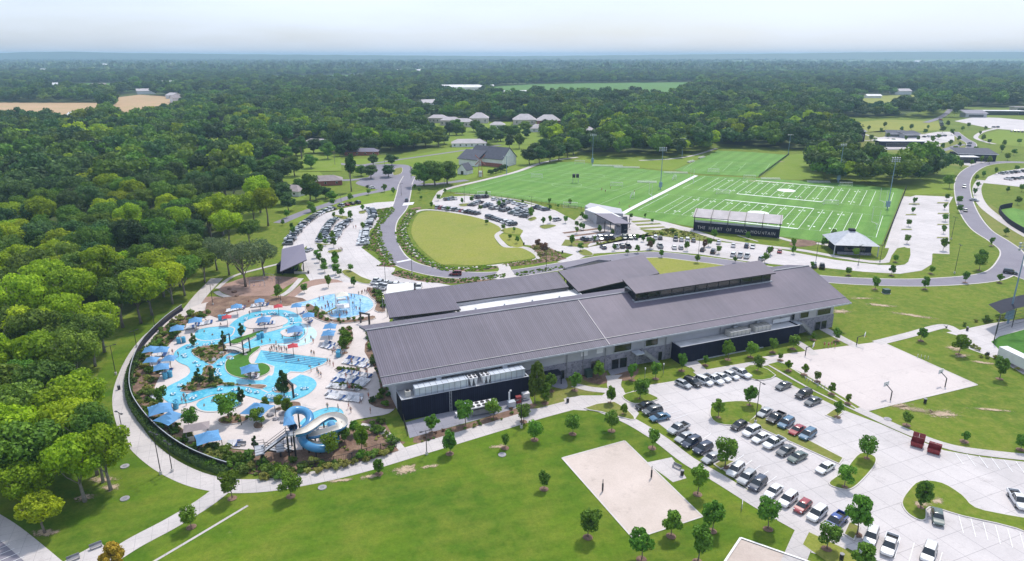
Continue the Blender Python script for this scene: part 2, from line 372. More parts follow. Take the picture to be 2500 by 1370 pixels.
leafmat('shrub_olive', (.36, .36, .08), (.20, .22, .05), .6, 1.5)
leafmat('shrub_cover', (.24, .38, .02), (.14, .24, .016), .6, .8)
BODY = {}
for k, c in dict(white=(.78, .79, .81), silver=(.42, .44, .46), grey=(.13, .14, .15), black=(.012, .012, .015), navy=(.02, .035, .075), blue=(.07, .17, .28), red=(.32, .025, .035), darkred=(.2, .012, .02), royal=(.02, .07, .32), green=(.10, .14, .13), tan=(.34, .31, .27)).items():
    m = glassy('paint_' + k, c, .22); m.node_tree.nodes['Principled BSDF'].inputs['Coat Weight'].default_value = .6
    n, l = m.node_tree.nodes, m.node_tree.links
    l.new(mixc(n, l, noise(n, l, n.new('ShaderNodeTexCoord').outputs['Object'], 1.2, 3), c, tuple(v * .88 for v in c)), n['Principled BSDF'].inputs['Base Color']); BODY[k] = m
# ================================================= GROUND
def Z1(*p): return [(280 + .39414 * a, 660 + .39414 * b) for a, b in p]
def Z7(*p): return [(660 + .32 * a, 440 + .32 * b) for a, b in p]
HALF, FARY = 15000, 15500
_g = MB(); _g.add([(-HALF, -150, 0), (HALF, -150, 0), (HALF, FARY, 0), (-HALF, FARY, 0)], [(0, 1, 2, 3)])
tag(_g.obj('ground', MT['floor']), kind='structure')
LAWN = [(-250, 1500), (-90, 1120), (60, 1010), (190, 900), (265, 800), (350, 740), (440, 690), (505, 610), (590, 540), (600, 470), (600, 410), (740, 380), (960, 378), (1100, 352), (1290, 352), (1400, 372), (1560, 372), (1740, 350), (1960, 366), (2010, 290), (2180, 283), (2300, 262), (2640, 262), (3300, 400), (3900, 900), (4200, 1500)]
sheet('lawn', LAWN, .01, MT['grass'])
sheet('lawn', [(-200, 1500), (60, 1100), (210, 960), (300, 820), (370, 770), (455, 745), (330, 860), (308, 960), (320, 1040), (350, 1090), (440, 1160), (560, 1188), (720, 1178), (900, 1138), (1100, 1078), (1300, 1025), (1420, 990), (1540, 1040), (1650, 1110), (1800, 1205), (1960, 1290), (1940, 1500)], .03, MT['grass_rich'], 0)
sheet('lawn', [(2020, 700), (2150, 712), (2300, 705), (2520, 690), (2800, 690), (2900, 900), (2450, 905), (2300, 810), (2150, 835), (2060, 800)], .025, MT['grass'], 0)
sheet('lawn', [(1300, 995), (1350, 1000), (1380, 985), (1420, 962), (1478, 958), (1440, 930), (1400, 920)], .03, MT['grass_verge'], 2)
# meadows and farm fields beyond the trees
def field(pts, m, z=.4, nm='field'): return sheet(nm, pts, z, MT[m])
def opening(top, low, m, z):
    """open land whose near edge is seen over a line of 13 m trees"""
    P = [tuple(G(*q)[:2]) for q in top] + [tuple(G(*q, 13)[:2]) for q in low]; OPEN.append(P); return sheet('field', None, z, MT[m], world=P)
OPEN = []
field([(740, 392), (980, 385), (1110, 358), (1190, 352), (1300, 352), (1305, 404), (1230, 425), (1140, 438), (1010, 440), (1000, 405), (930, 400), (760, 404)], 'grass_bright', .03, 'meadow')
field([(1180, 395), (1185, 372), (1300, 368), (1300, 398), (1240, 408)], 'grass_bright', .035, 'meadow')
field([(1400, 392), (1440, 380), (1600, 388), (1740, 372), (1640, 416), (1480, 402)], 'grass_bright', .035, 'meadow')
field([(1925, 378), (2000, 372), (2010, 440), (1860, 436)], 'grass_bright', .035, 'meadow')
field([(2070, 300), (2160, 292), (2290, 296), (2300, 318), (2180, 322), (2080, 325)], 'grass_olive', .05, 'meadow')
field([(600, 405), (760, 398), (800, 440), (700, 520), (610, 500)], 'grass_bright', .03, 'meadow')
field([(700, 540), (760, 500), (860, 470), (985, 450), (1003, 480), (940, 495), (820, 508), (740, 545)], 'grass_bright', .035, 'meadow')
opening([(-300, 250), (250, 252), (268, 254)], [(240, 285), (150, 283), (60, 276), (-300, 278)], 'bare_soil', .5)
opening([(275, 240), (340, 232), (440, 238), (462, 250)], [(400, 262), (320, 280), (275, 268)], 'bare_soil', .52)
opening([(1190, 213), (1300, 206), (1500, 203), (1700, 201), (1706, 207)], [(1640, 229), (1450, 224), (1200, 222)], 'crop', .54)
opening([(1080, 214), (1180, 213)], [(1180, 221), (1080, 220)], 'grass_olive', .56)
opening([(640, 186), (900, 183)], [(880, 188), (660, 190)], 'crop', .58)
opening([(1750, 172), (2050, 170)], [(2020, 175), (1800, 177)], 'grass_olive', .6)
opening([(100, 205), (330, 203)], [(320, 209), (120, 211)], 'crop', .62)
opening([(2060, 236), (2250, 232)], [(2240, 243), (2100, 246)], 'grass_olive', .64)
opening([(480, 300), (560, 296)], [(560, 310), (490, 312)], 'grass_bright', .3)
opening([(1040, 296), (1350, 298)], [(1350, 318), (1040, 318)], 'grass_bright', .32)
opening([(700, 352), (830, 350)], [(830, 372), (700, 374)], 'grass_bright', .34)
field([(2060, 420), (2200, 440), (2330, 420), (2330, 470), (2240, 476), (2200, 470)], 'grass_bright', .035, 'meadow')
field([(2380, 335), (2440, 318), (2640, 330), (2640, 372), (2440, 352)], 'grass_bright', .04, 'meadow')
field([(2380, 505), (2420, 500), (2500, 555), (2640, 620), (2640, 660), (2500, 625), (2420, 560)], 'grass_verge', .03, 'meadow')
# --- parking lots and paved yards
LOT1 = [(1527, 962), (1586, 940), (1656, 929), (1700, 918), (1824, 908), (1850, 928), (1895, 921), (1958, 953), (2063, 1003), (2150, 1036), (2223, 1068), (2305, 1100), (2400, 1117), (2500, 1128), (2720, 1160), (3000, 1560), (2190, 1560), (2130, 1370), (2000, 1303), (1872, 1232), (1779, 1158), (1623, 1046), (1548, 988)]
sheet('parking_lot', LOT1, .05, MT['concrete'])
sheet('parking_lot', [(688, 612), (700, 582), (735, 549), (790, 522), (850, 506), (915, 495), (990, 490), (985, 507), (940, 540), (905, 560), (884, 606), (935, 645), (965, 655), (960, 668), (1010, 680), (1100, 697), (1160, 702), (1100, 725), (940, 722), (870, 692), (800, 690), (760, 690), (735, 655), (750, 600), (700, 640)], .05, MT['concrete'])
LOT3 = [(1062, 492), (1084, 482), (1140, 478), (1204, 483), (1300, 500), (1356, 514), (1390, 532), (1420, 548), (1460, 568), (1600, 575), (1720, 588), (1864, 601), (1914, 612), (2040, 635), (2145, 647), (2197, 648), (2218, 639), (2222, 606), (2160, 606), (2200, 487), (2236, 477), (2327, 481), (2317, 499), (2318, 621), (2278, 619), (2274, 646), (2250, 661), (2197, 669), (2110, 664), (2019, 655), (1940, 650), (1852, 642), (1792, 634), (1706, 621), (1590, 611), (1490, 617), (1440, 620), (1400, 640), (1360, 640), (1400, 622), (1356, 612), (1320, 602), (1281, 598), (1270, 577), (1277, 562), (1230, 557), (1180, 534), (1124, 521), (1062, 514)]
sheet('parking_lot', LOT3, .05, MT['concrete'])
sheet('parking_lot', [(2400, 447), (2412, 432), (2440, 420), (2520, 408), (2700, 420), (2700, 470), (2520, 460), (2450, 452)], .07, MT['concrete'])
sheet('parking_lot', [(2330, 296), (2380, 286), (2440, 288), (2640, 306), (2640, 326), (2500, 320), (2420, 314)], .1, MT['concrete'])
sheet('parking_lot', [(2240, 330), (2290, 322), (2330, 322), (2330, 345), (2280, 352), (2150, 348), (2120, 338)], .08, MT['concrete'])
sheet('parking_lot', [(-200, 1240), (0, 1283), (125, 1378), (160, 1470), (-200, 1470)], .05, MT['asphalt'])
sheet('plaza', [(1286, 1000), (1330, 1012), (1378, 1000), (1430, 1003), (1472, 995), (1545, 1032), (1560, 1010), (1530, 975), (1522, 950), (1502, 930), (1520, 915), (1478, 918), (1490, 950), (1470, 966), (1418, 966), (1376, 974), (1380, 983), (1340, 995)], .055, MT['path'], 0)
sheet('forecourt', [(1326, 925), (1352, 918), (1378, 922), (1386, 944), (1372, 950), (1338, 940)], .055, MT['slab'], 2)
sheet('forecourt', [(1484, 905), (1530, 893), (1536, 905), (1492, 918)], .058, MT['slab'], 0)
sheet('service_yard', [(990, 1032), (1160, 985), (1290, 962), (1300, 985), (1150, 1030), (1000, 1070)], .055, MT['slab'], 0)
sheet('basketball_court', [(1905, 882), (1880, 880), (1860, 872), (1935, 862), (2150, 834), (2386, 940), (2105, 1007)], .06, MT['court'])
sheet('volleyball_court', [(1372, 1119), (1525, 1077), (1715, 1262), (1547, 1317)], .06, MT['sand'])
sheet('volleyball_court', [(1807, 1316), (1950, 1365), (1990, 1500), (1680, 1500)], .06, MT['sand'])
sheet('terrace', [(1578, 1130), (1640, 1117), (1676, 1168), (1643, 1178)], .062, MT['path'])
sheet('terrace', [(150, 1375), (243, 1325), (268, 1342), (290, 1338), (280, 1400), (120, 1400)], .062, MT['path'])
sheet('ballpark_yard', [(2310, 812), (2335, 808), (2420, 790), (2560, 770), (2700, 800), (2700, 960), (2500, 915), (2440, 880), (2360, 850), (2345, 822)], .055, MT['concrete'])
sheet('entrance_plaza', [(1395, 545), (1440, 505), (1530, 520), (1600, 540), (1700, 560), (1680, 567), (1560, 560), (1600, 575), (1480, 575)], .058, MT['path'])
sheet('lawn', [(2060, 330), (2160, 318), (2330, 326), (2390, 380), (2370, 410), (2290, 400), (2180, 372), (2080, 360)], .05, MT['grass_verge'])
sheet('plaza', [(2140, 350), (2260, 346), (2300, 356), (2250, 366), (2150, 362)], .066, MT['path'], 2); sheet('plaza', [(2320, 392), (2345, 380), (2400, 380), (2408, 394), (2370, 406)], .066, MT['path'], 2)
strip('footpath', [(2080, 338), (2130, 344), (2180, 336), (2240, 342), (2300, 338)], 4, .068, MT['path']); strip('footpath', [(2110, 328), (2150, 336), (2190, 326)], 3, .07, MT['path'])
# --- roads
def road(px, w, z=.045, kerb=True):
    P = smooth_loop([tuple(G(x, y)[:2]) for x, y in px], 6, False)
    strip('road', None, w + (1.0 if kerb else 0), z - .008, MT['kerb'], 0, world=P); strip('road', None, w, z, MT['asphalt'], 0, world=P)
    return P
MAIN = road([(1000, 430), (990, 450), (985, 475), (975, 508), (950, 540), (944, 572), (955, 610), (982, 640), (1040, 660), (1110, 671), (1200, 673), (1290, 663), (1400, 645), (1490, 630), (1600, 622), (1700, 632), (1800, 645), (1900, 662), (2000, 680), (2120, 688), (2250, 690), (2380, 682), (2440, 668), (2466, 640), (2470, 615), (2440, 590), (2395, 560), (2366, 520), (2352, 480), (2350, 445), (2365, 420), (2400, 402), (2460, 396), (2560, 400)], 7.6, .085)
road([(680, 545), (740, 520), (800, 500), (860, 480), (930, 466), (985, 455)], 6, .07, False)
road([(985, 455), (1020, 452), (1080, 448), (1140, 440)], 6, .078, False)
road([(2466, 640), (2480, 660), (2520, 680), (2600, 700)], 7.5, .08)
road([(760, 385), (800, 392), (830, 400), (880, 404), (960, 402)], 5.5, .07, False)
road([(880, 404), (960, 392), (1100, 372), (1240, 352), (1300, 348)], 4, .065, False)
road([(780, 438), (850, 440), (930, 432), (985, 432), (998, 415), (985, 405), (940, 402)], 6, .075, False)
road([(2330, 322), (2350, 338), (2372, 352), (2360, 375), (2330, 385)], 7, .08)
road([(2260, 300), (2300, 285), (2325, 262), (2335, 240), (2345, 215)], 7, .3, False)
road([(2160, 365), (2230, 365), (2280, 372), (2350, 352)], 6, .085, False)
sheet('road', [(868, 448), (894, 437), (960, 436), (1015, 437), (1035, 446), (1000, 455), (985, 468), (960, 462), (926, 464), (900, 458)], .072, MT['asphalt'], 3)
sheet('road', [(884, 408), (905, 402), (985, 402), (1003, 410), (998, 428), (985, 436), (900, 438), (905, 425)], .0745, MT['asphalt'], 3)
island('lawn', [(962, 414), (982, 410), (980, 424), (960, 428)], MT['grass_verge'], 3, .08)
sheet('rock_bed', [(1928, 594), (1950, 585), (1985, 588), (1992, 598), (1955, 603), (1932, 600)], .1, MT['mulch'], 3)
strip('crosswalk', [(968, 641), (1004, 634)], 1.6, .10, MT['white_paint'], 0)
sheet('crosswalk', [(1208, 672), (1222, 655), (1240, 650), (1255, 668), (1262, 676), (1225, 682)], .11, MT['path'])
sheet('crosswalk', [(986, 496), (1012, 494), (1008, 500), (982, 503)], .11, MT['white_paint'])
# --- footpaths
def path(px, w, z=.07, m='path', closed=False): return strip('footpath', px, w, z, MT[m], 6, closed=closed)
path([(530, 680), (490, 722), (455, 765), (420, 787), (375, 815), (335, 865), (308, 925), (300, 975), (312, 1030), (340, 1080), (385, 1122), (440, 1155), (500, 1177), (570, 1187), (650, 1185), (730, 1173), (820, 1155), (910, 1132), (1010, 1102), (1110, 1072), (1210, 1042), (1310, 1012), (1400, 988)], 4.3)
path([(556, 1185), (500, 1228), (420, 1277), (330, 1325), (262, 1368)], 3.6, .075)
path([(1430, 985), (1490, 1008), (1545, 1032), (1610, 1072), (1680, 1125), (1760, 1172), (1850, 1228), (1960, 1290), (2060, 1345)], 3.2, .078)
path([(1972, 1292), (1955, 1330), (1930, 1390)], 3.4, .082)
path([(1980, 1335), (2040, 1352), (2120, 1400)], 3.2, .074)
path([(1400, 940), (1440, 950), (1490, 955)], 2.4, .072)
path([(1502, 925), (1500, 945), (1520, 975), (1550, 1005)], 3.4, .081)
path([(1700, 915), (1800, 897), (1870, 886), (1910, 880)], 3.0, .076)
path([(1880, 888), (1935, 920), (2000, 955), (2063, 985), (2120, 1012), (2223, 1058), (2320, 1092), (2420, 1108), (2560, 1122)], 2.6, .083)
path([(1722, 917), (1690, 885), (1672, 880)], 3.2, .075); path([(1640, 862), (1660, 882), (1690, 896)], 2, .079)
path([(2010, 803), (2060, 830), (2100, 850)], 3, .073); path([(1945, 835), (1968, 850), (1990, 868)], 2.4, .077)
path([(2140, 838), (2220, 818), (2300, 797), (2330, 806), (2370, 830)], 3, .078)
path([(1060, 500), (1070, 478), (1090, 462), (1180, 440), (1260, 420), (1330, 396), (1410, 384)], 3.6, .072)
path([(1560, 392), (1640, 388), (1700, 378), (1750, 362)], 3, .08)
path([(1224, 683), (1233, 660), (1226, 645)], 4.5, .112)
path([(1000, 528), (985, 560), (1000, 600), (1030, 630), (1080, 652), (1130, 655), (1200, 650), (1260, 643), (1315, 632), (1298, 612), (1275, 604), (1240, 604), (1222, 590), (1214, 574), (1226, 562), (1200, 545), (1150, 527), (1080, 515), (1035, 513), (1010, 520)], 2.6, .09, closed=True)
path([(1268, 603), (1310, 622), (1345, 612)], 2.6, .092)
path([(1400, 545), (1350, 515), (1280, 492), (1200, 480), (1110, 472)], 1.5, .08)
path([(1560, 528), (1680, 560), (1760, 585), (1860, 600), (1960, 612), (2060, 630), (2150, 640), (2178, 620), (2190, 560), (2215, 480)], 3.4, .082)
path([(1900, 580), (1940, 590), (1990, 594), (2030, 600)], 3, .079)
path([(530, 705), (570, 675), (640, 655), (700, 640)], 1.6, .08); path([(528, 712), (545, 722), (600, 735), (650, 734), (700, 715), (735, 680)], 2, .083)
path([(700, 1000), (730, 990), (770, 1000)], 1, .2)
path([(838, 655), (870, 680), (930, 700), (1000, 712)], 2.5, .084)
path([(878, 1040), (920, 1050), (950, 1070), (975, 1098)], 2.4, .1); path([(862, 1000), (900, 990), (935, 985)], 3, .1)
path([(1800, 575), (1850, 590)], 1, .08)
path([(2430, 352), (2400, 345), (2382, 335), (2400, 322), (2430, 315)], 4, .1); path([(2380, 640 - 120), (2400, 560), (2450, 600), (2510, 640)], 2, .06)
path([(2395, 440), (2385, 460), (2392, 490), (2420, 520), (2500, 572), (2560, 600)], 4.5, .075)
path([(-60, 1250), (20, 1300), (128, 1390)], 3.4, .08)
path([(370, 1375), (480, 1310), (605, 1235)], .5, .06)
path([(1520, 522), (1560, 500), (1620, 470), (1700, 429)], 2.6, .13, 'white_paint')
strip('kerb', [(1808, 1315), (1960, 1368), (2100, 1420)], .35, .2, MT['white_paint'], 0); strip('kerb', [(1808, 1315), (1770, 1372), (1700, 1480)], .35, .204, MT['white_paint'], 0)
for a, b in (((1372, 1119), (1525, 1077)), ((1525, 1077), (1715, 1262)), ((1715, 1262), (1547, 1317)), ((1547, 1317), (1372, 1119))): strip('kerb', [a, b], .3, .1, MT['kerb'], 0)
for q in ([(1905, 882), (2105, 1007)], [(2105, 1007), (2386, 940)], [(2386, 940), (2150, 834)]): strip('kerb', q, .4, .09, MT['kerb'], 0)
# --- lawns with kerbs inside the lots
GI = MT['grass_verge']
sheet('lawn', Z7((1075, 400), (1100, 300), (1160, 245), (1300, 240), (1500, 270), (1650, 310), (1760, 370), (1710, 420), (1740, 490), (1800, 515), (1920, 520), (2020, 590), (1800, 625), (1600, 650), (1400, 645), (1300, 640), (1200, 570), (1120, 490)), .094, MT['grass_olive'], 4)
sheet('planting_bed', Z7((955, 400), (1010, 300), (1060, 225), (1150, 205), (1130, 235), (1060, 320), (1040, 400), (1080, 490), (1180, 590), (1280, 650), (1450, 670), (1700, 650), (1735, 670), (1500, 700), (1300, 690), (1150, 630), (1050, 560), (970, 480)), .075, MT['mulch'], 3)
sheet('planting_bed', Z7((780, 235), (940, 205), (950, 230), (835, 355), (870, 500), (960, 650), (860, 660), (800, 655), (860, 640), (800, 545), (700, 520), (745, 470), (830, 290)), .075, MT['mulch'], 2)
sheet('planting_bed', Z7((920, 715), (1000, 690), (1150, 735), (1400, 755), (1600, 740), (1790, 715), (1800, 740), (1500, 785), (1200, 780), (1000, 745)), .074, MT['mulch'], 3)
sheet('planting_bed', Z7((1850, 715), (2000, 690), (2230, 655), (2240, 670), (1900, 735)), .075, MT['mulch'], 2)
sheet('planting_bed', Z7((1760, 640), (2060, 600), (1980, 510), (2050, 490), (2160, 530), (2240, 590), (2220, 610), (1780, 665)), .096, MT['mulch'], 2)
sheet('lawn', Z7((1745, 420), (1810, 415), (1900, 450), (1930, 490), (1920, 510), (1850, 510), (1780, 470)), .096, MT['grass_olive'], 3)
sheet('lawn', Z7((1760, 380), (1860, 360), (1925, 385), (1900, 415), (1800, 405)), .096, MT['grass_olive'], 3)
island('lawn', Z7((540, 705), (600, 685), (700, 740), (790, 775), (740, 795), (640, 770)), GI, 3)
island('lawn', Z7((2345, 545), (2400, 530), (2460, 560), (2450, 580), (2380, 575)), GI, 4)
island('lawn', Z7((2050, 355), (2100, 340), (2180, 345), (2160, 360), (2090, 375)), GI, 3)
island('lawn', Z7((1960, 300), (2010, 280), (2035, 295), (1990, 315)), GI, 3)
island('lawn', Z7((340, 480), (440, 490), (500, 480), (430, 498), (360, 492)), GI, 3)
island('lawn', Z7((470, 265), (620, 285), (600, 305), (500, 290)), GI, 3); island('lawn', Z7((675, 240), (730, 235), (720, 255), (680, 258)), GI, 3)
island('lawn', Z7((440, 540), (540, 530), (540, 550), (450, 560)), GI, 2); island('lawn', Z7((1440, 185), (1530, 178), (1500, 200), (1450, 200)), GI, 3)
sheet('lawn', [(1380, 585), (1445, 590), (1430, 605), (1370, 600)], .055, MT['grass_verge'], 0)
sheet('lawn', [(1480, 622), (1595, 614), (1700, 626), (1850, 652), (1880, 656), (1800, 668), (1600, 675), (1580, 660)], .075, MT['grass_olive'], 0)
sheet('planting_bed', [(1430, 605), (1640, 556), (1760, 588), (1720, 590), (1600, 575), (1530, 572)], .06, MT['grass_verge'], 0)
island('lawn', [(1732, 1010), (1745, 987), (1810, 980), (1860, 990), (1852, 1010), (1822, 1036), (1780, 1040), (1745, 1032)], MT['grass'], 4, .055)
island('lawn', [(1822, 1032), (1852, 1012), (2060, 1120), (2050, 1135)], GI, 0, .056)
island('lawn', [(2022, 1180), (2060, 1150), (2098, 1108), (2135, 1115), (2138, 1135), (2110, 1170), (2080, 1195), (2050, 1195)], MT['grass'], 4, .057)
island('lawn', [(2200, 1228), (2215, 1200), (2245, 1175), (2300, 1180), (2350, 1210), (2382, 1240), (2460, 1258), (2620, 1290), (2620, 1345), (2480, 1292), (2350, 1262), (2270, 1240), (2262, 1268), (2245, 1272), (2215, 1255)], MT['grass'], 3, .055)
island('lawn', [(2058, 1305), (2072, 1275), (2102, 1288), (2085, 1322)], GI, 0, .09); island('lawn', [(1741, 1135), (1765, 1122), (1796, 1128), (1760, 1148)], GI, 0, .09)
island('lawn', [(2014, 1015), (2035, 1000), (2060, 1008), (2040, 1025)], GI, 0, .055)
island('lawn', [(1518, 968), (1560, 956), (1598, 968), (1605, 978), (1550, 988)], MT['grass'], 3, .09)
island('lawn', [(1425, 998), (1500, 982), (1548, 1018), (1540, 1027), (1470, 1008)], GI, 2, .09)
island('lawn', [(1815, 900), (1850, 892), (1895, 918), (1862, 930), (1830, 925)], MT['grass'], 2, .09)
sheet('lawn', [(1875, 890), (1900, 884), (1960, 912), (2100, 995), (2085, 1000), (1990, 955)], .088, MT['grass'], 0)
sheet('lawn', [(1960, 1330), (1975, 1300), (2060, 1340), (2180, 1430), (2100, 1430)], .085, MT['grass_olive'], 0)
sheet('lawn', [(2190, 607), (2222, 608), (2217, 640), (2197, 648), (2170, 645)], .09, MT['grass'], 2)
sheet('lawn', [(2276, 620), (2318, 622), (2322, 500), (2345, 500), (2390, 560), (2445, 605), (2440, 640), (2380, 668), (2270, 672), (2255, 662), (2276, 646)], .06, MT['grass'], 0)
for (x, y) in ((2232, 499), (2224, 525), (2213, 561)):
    island('lawn', [(x - 14, y - 1.5), (x + 14, y - 1.5), (x + 14, y + 1.5), (x - 14, y + 1.5)], GI, 0, .055)
for (x, y) in ((2302, 496), (2303, 522), (2302, 549), (2301, 581)):
    island('lawn', [(x - 15, y - 1.5), (x + 15, y - 1.5), (x + 15, y + 1.5), (x - 15, y + 1.5)], GI, 0, .055)
for k in range(4):   # stepped planting by the entrance building
    a = (1372 + 10 * k, 568 + 9 * k); sheet('planting_bed', [(a[0], a[1]), (a[0] + 95, a[1] - 12), (a[0] + 100, a[1] - 9), (a[0] + 6, a[1] + 3)], .075, MT['mulch'], 0)
    b = (1540 + 10 * k, 540 + 8 * k); sheet('planting_bed', [(b[0], b[1]), (b[0] + 60, b[1] - 3), (b[0] + 66, b[1]), (b[0] + 6, b[1] + 4)], .075, MT['grass_verge'], 0)
# mulch by the building
for pts in ([(880, 1030), (935, 1025), (960, 1070), (990, 1080), (965, 1090), (940, 1060)], [(1010, 1068), (1150, 1032), (1295, 985), (1296, 1002), (1150, 1055), (1040, 1085)], [(1395, 905), (1470, 895), (1482, 935), (1440, 935)], [(1500, 915), (1560, 900), (1545, 925), (1510, 930)]):
    sheet('planting_bed', pts, .05, MT['mulch'], 2)
# parking bay lines
def bays(p0, p1, n, length_px, z=.105):
    for i in range(n + 1):
        t = i / n; a = (p0[0] + (p1[0] - p0[0]) * t, p0[1] + (p1[1] - p0[1]) * t)
        strip('bay_line', [a, (a[0] + length_px[0], a[1] + length_px[1])], .11, z, MT['stall_line'], 0)
bays((2330, 1105), (2480, 1128), 5, (22, 30)); bays((2340, 1258), (2490, 1302), 5, (12, 45)); bays((1600, 990), (1640, 1025), 3, (38, -12)); bays((0, 1310), (60, 1360), 5, (-60, 25))
bays((1700, 1085), (1860, 1190), 8, (36, -26)); bays((1660, 930), (1830, 912), 9, (26, 14)); bays((1770, 1020), (1960, 1120), 8, (34, -16)); bays((2130, 1290), (2300, 1350), 5, (-14, 50))
# ================================================= SPORTS FIELDS
sheet('turf_field', [(1086, 467), (1180, 443), (1265, 421), (1330, 402), (1365, 397), (1400, 395), (1560, 412), (1706, 427), (1610, 474), (1515, 522), (1431, 508), (1238, 482)], .10, MT['turf'])
sheet('turf_field', [(1524, 524), (1620, 474), (1708, 429), (1850, 435), (2040, 447), (2207, 462), (2185, 520), (2152, 598), (2000, 590), (1905, 578), (1700, 556)], .104, MT['turf'])
sheet('turf_field', [(1646, 416), (1700, 393), (1752, 368), (1840, 372), (1925, 379), (1890, 408), (1850, 432), (1708, 425)], .108, MT['turf'])
YD = .9144
def frame(a, b):
    A, B = G(*a), G(*b); d = (B - A); d.z = 0; d.normalize(); return A, B, d, Vector((-d.y, d.x, 0))
def ln(A, B, w, m='line', z=.15):
    A, B = Vector(A), Vector(B); d = (B - A).normalized() * w / 2; nn = Vector((-d.y, d.x, 0))
    return [(A - nn), (B - nn), (B + nn), (A + nn)]
class Lines:
    def __init__(s): s.mb = MB()
    def seg(s, A, B, w, z=.15): q = ln(A, B, w); s.mb.add([(v.x, v.y, z) for v in q], [(0, 1, 2, 3)])
    def ring(s, C, r, w, z=.15, n=28, a0=0, a1=2 * pi):
        P = [(C.x + r * cos(a0 + (a1 - a0) * k / n), C.y + r * sin(a0 + (a1 - a0) * k / n)) for k in range(n + 1)]
        for p, q in zip(P, P[1:]): s.seg((p[0], p[1], 0), (q[0], q[1], 0), w, z)
    def disc(s, C, r, z=.15, n=28): s.mb.add([(C.x + r * cos(2 * pi * k / n), C.y + r * sin(2 * pi * k / n), z) for k in range(n)], [tuple(range(n))])
def gridiron(a, b, sgn, zz):
    A, B, u, v = frame(a, b); v = v * sgn; L = Lines(); O = A - u * 25 * YD       # O: goal line on this touchline
    W = 160 / 3 * YD
    def p(s, t): return O + u * s * YD + v * t
    for t in (0, W): L.seg(p(-10, t), p(110, t), .12, zz)
    for t in (-.9, W + .9): L.seg(p(25, t), p(75, t), 1.5, zz + .002)
    for s in list(range(0, 101, 5)) + [-10, 110]: L.seg(p(s, .1), p(s, W - .1), .22 if s % 10 == 0 or s % 5 == 0 else .12, zz + .004)
    for s in range(10, 91, 10):
        for t in (7.5, W - 7.5):
            for e in (-1.3, 1.3):
                L.seg(p(s + e - .5, t), p(s + e + .5, t), 1.7, zz + .006)
    for s in range(1, 100):
        for t in (W * .4, W * .6):
            if s % 5: L.seg(p(s, t - .3), p(s, t + .3), .1, zz + .006)
    L.disc(p(50, W / 2), 5.2, zz + .008)
    tag(L.mb.obj('field_lines', MT['line']), kind='structure')
gridiron((1844, 442), (2030, 458), -1, .15); gridiron((1769, 489), (1987, 511), -1, .17)
def soccer(a, b, c, z):     # a-b one touchline, c opposite corner of a
    A, B, Cc = G(*a), G(*b), G(*c); u = (B - A); v = (Cc - A); L = Lines(); lu, lv = u.length, v.length
    p = lambda s, t: A + u * s + v * t
    for s0, t0, s1, t1 in ((0, 0, 1, 0), (1, 0, 1, 1), (1, 1, 0, 1), (0, 1, 0, 0), (.5, 0, .5, 1)): L.seg(p(s0, t0), p(s1, t1), .3, z)
    L.ring(p(.5, .5), 9.15, .25, z + .002)
    for e in (0, 1):
        g = 16.5 / lu if e == 0 else 1 - 16.5 / lu; h = 20 / lv
        L.seg(p(e, .5 - h), p(g, .5 - h), .25, z + .004); L.seg(p(g, .5 - h), p(g, .5 + h), .25, z + .006); L.seg(p(g, .5 + h), p(e, .5 + h), .25, z + .004)
    tag(L.mb.obj('field_lines', MT['faint_line']), kind='structure')
soccer((1150, 462), (1330, 413), (1455, 503), .13); soccer((1400, 400), (1235, 436), (1640, 424), .14); soccer((1700, 392), (1880, 400), (1668, 414), .15)

def bare_mat():
    m, n, l, p = newmat('bare_earth'); p.inputs['Roughness'].default_value = .95
    tc_ = n.new('ShaderNodeTexCoord').outputs['Object']; co = n.new('ShaderNodeNewGeometry').outputs['Position']
    l.new(mixc(n, l, noise(n, l, co, 1.5, 5, .7), (.50, .38, .28), (.40, .31, .20)), p.inputs['Base Color'])
    ln_ = n.new('ShaderNodeVectorMath'); ln_.operation = 'LENGTH'; l.new(tc_, ln_.inputs[0])
    a = n.new('ShaderNodeMapRange'); a.inputs[1].default_value = 0; a.inputs[2].default_value = 1; a.inputs[3].default_value = .62; a.inputs[4].default_value = -.35; l.new(ln_.outputs['Value'], a.inputs[0])
    ad = n.new('ShaderNodeMath'); ad.operation = 'ADD'; l.new(a.outputs[0], ad.inputs[0]); l.new(noise(n, l, co, .8, 8, .85, lo=.3, hi=.7), ad.inputs[1])
    st = n.new('ShaderNodeMapRange'); st.inputs[1].default_value = .55; st.inputs[2].default_value = .9; l.new(ad.outputs[0], st.inputs[0]); l.new(st.outputs[0], p.inputs['Alpha'])
bare_mat()
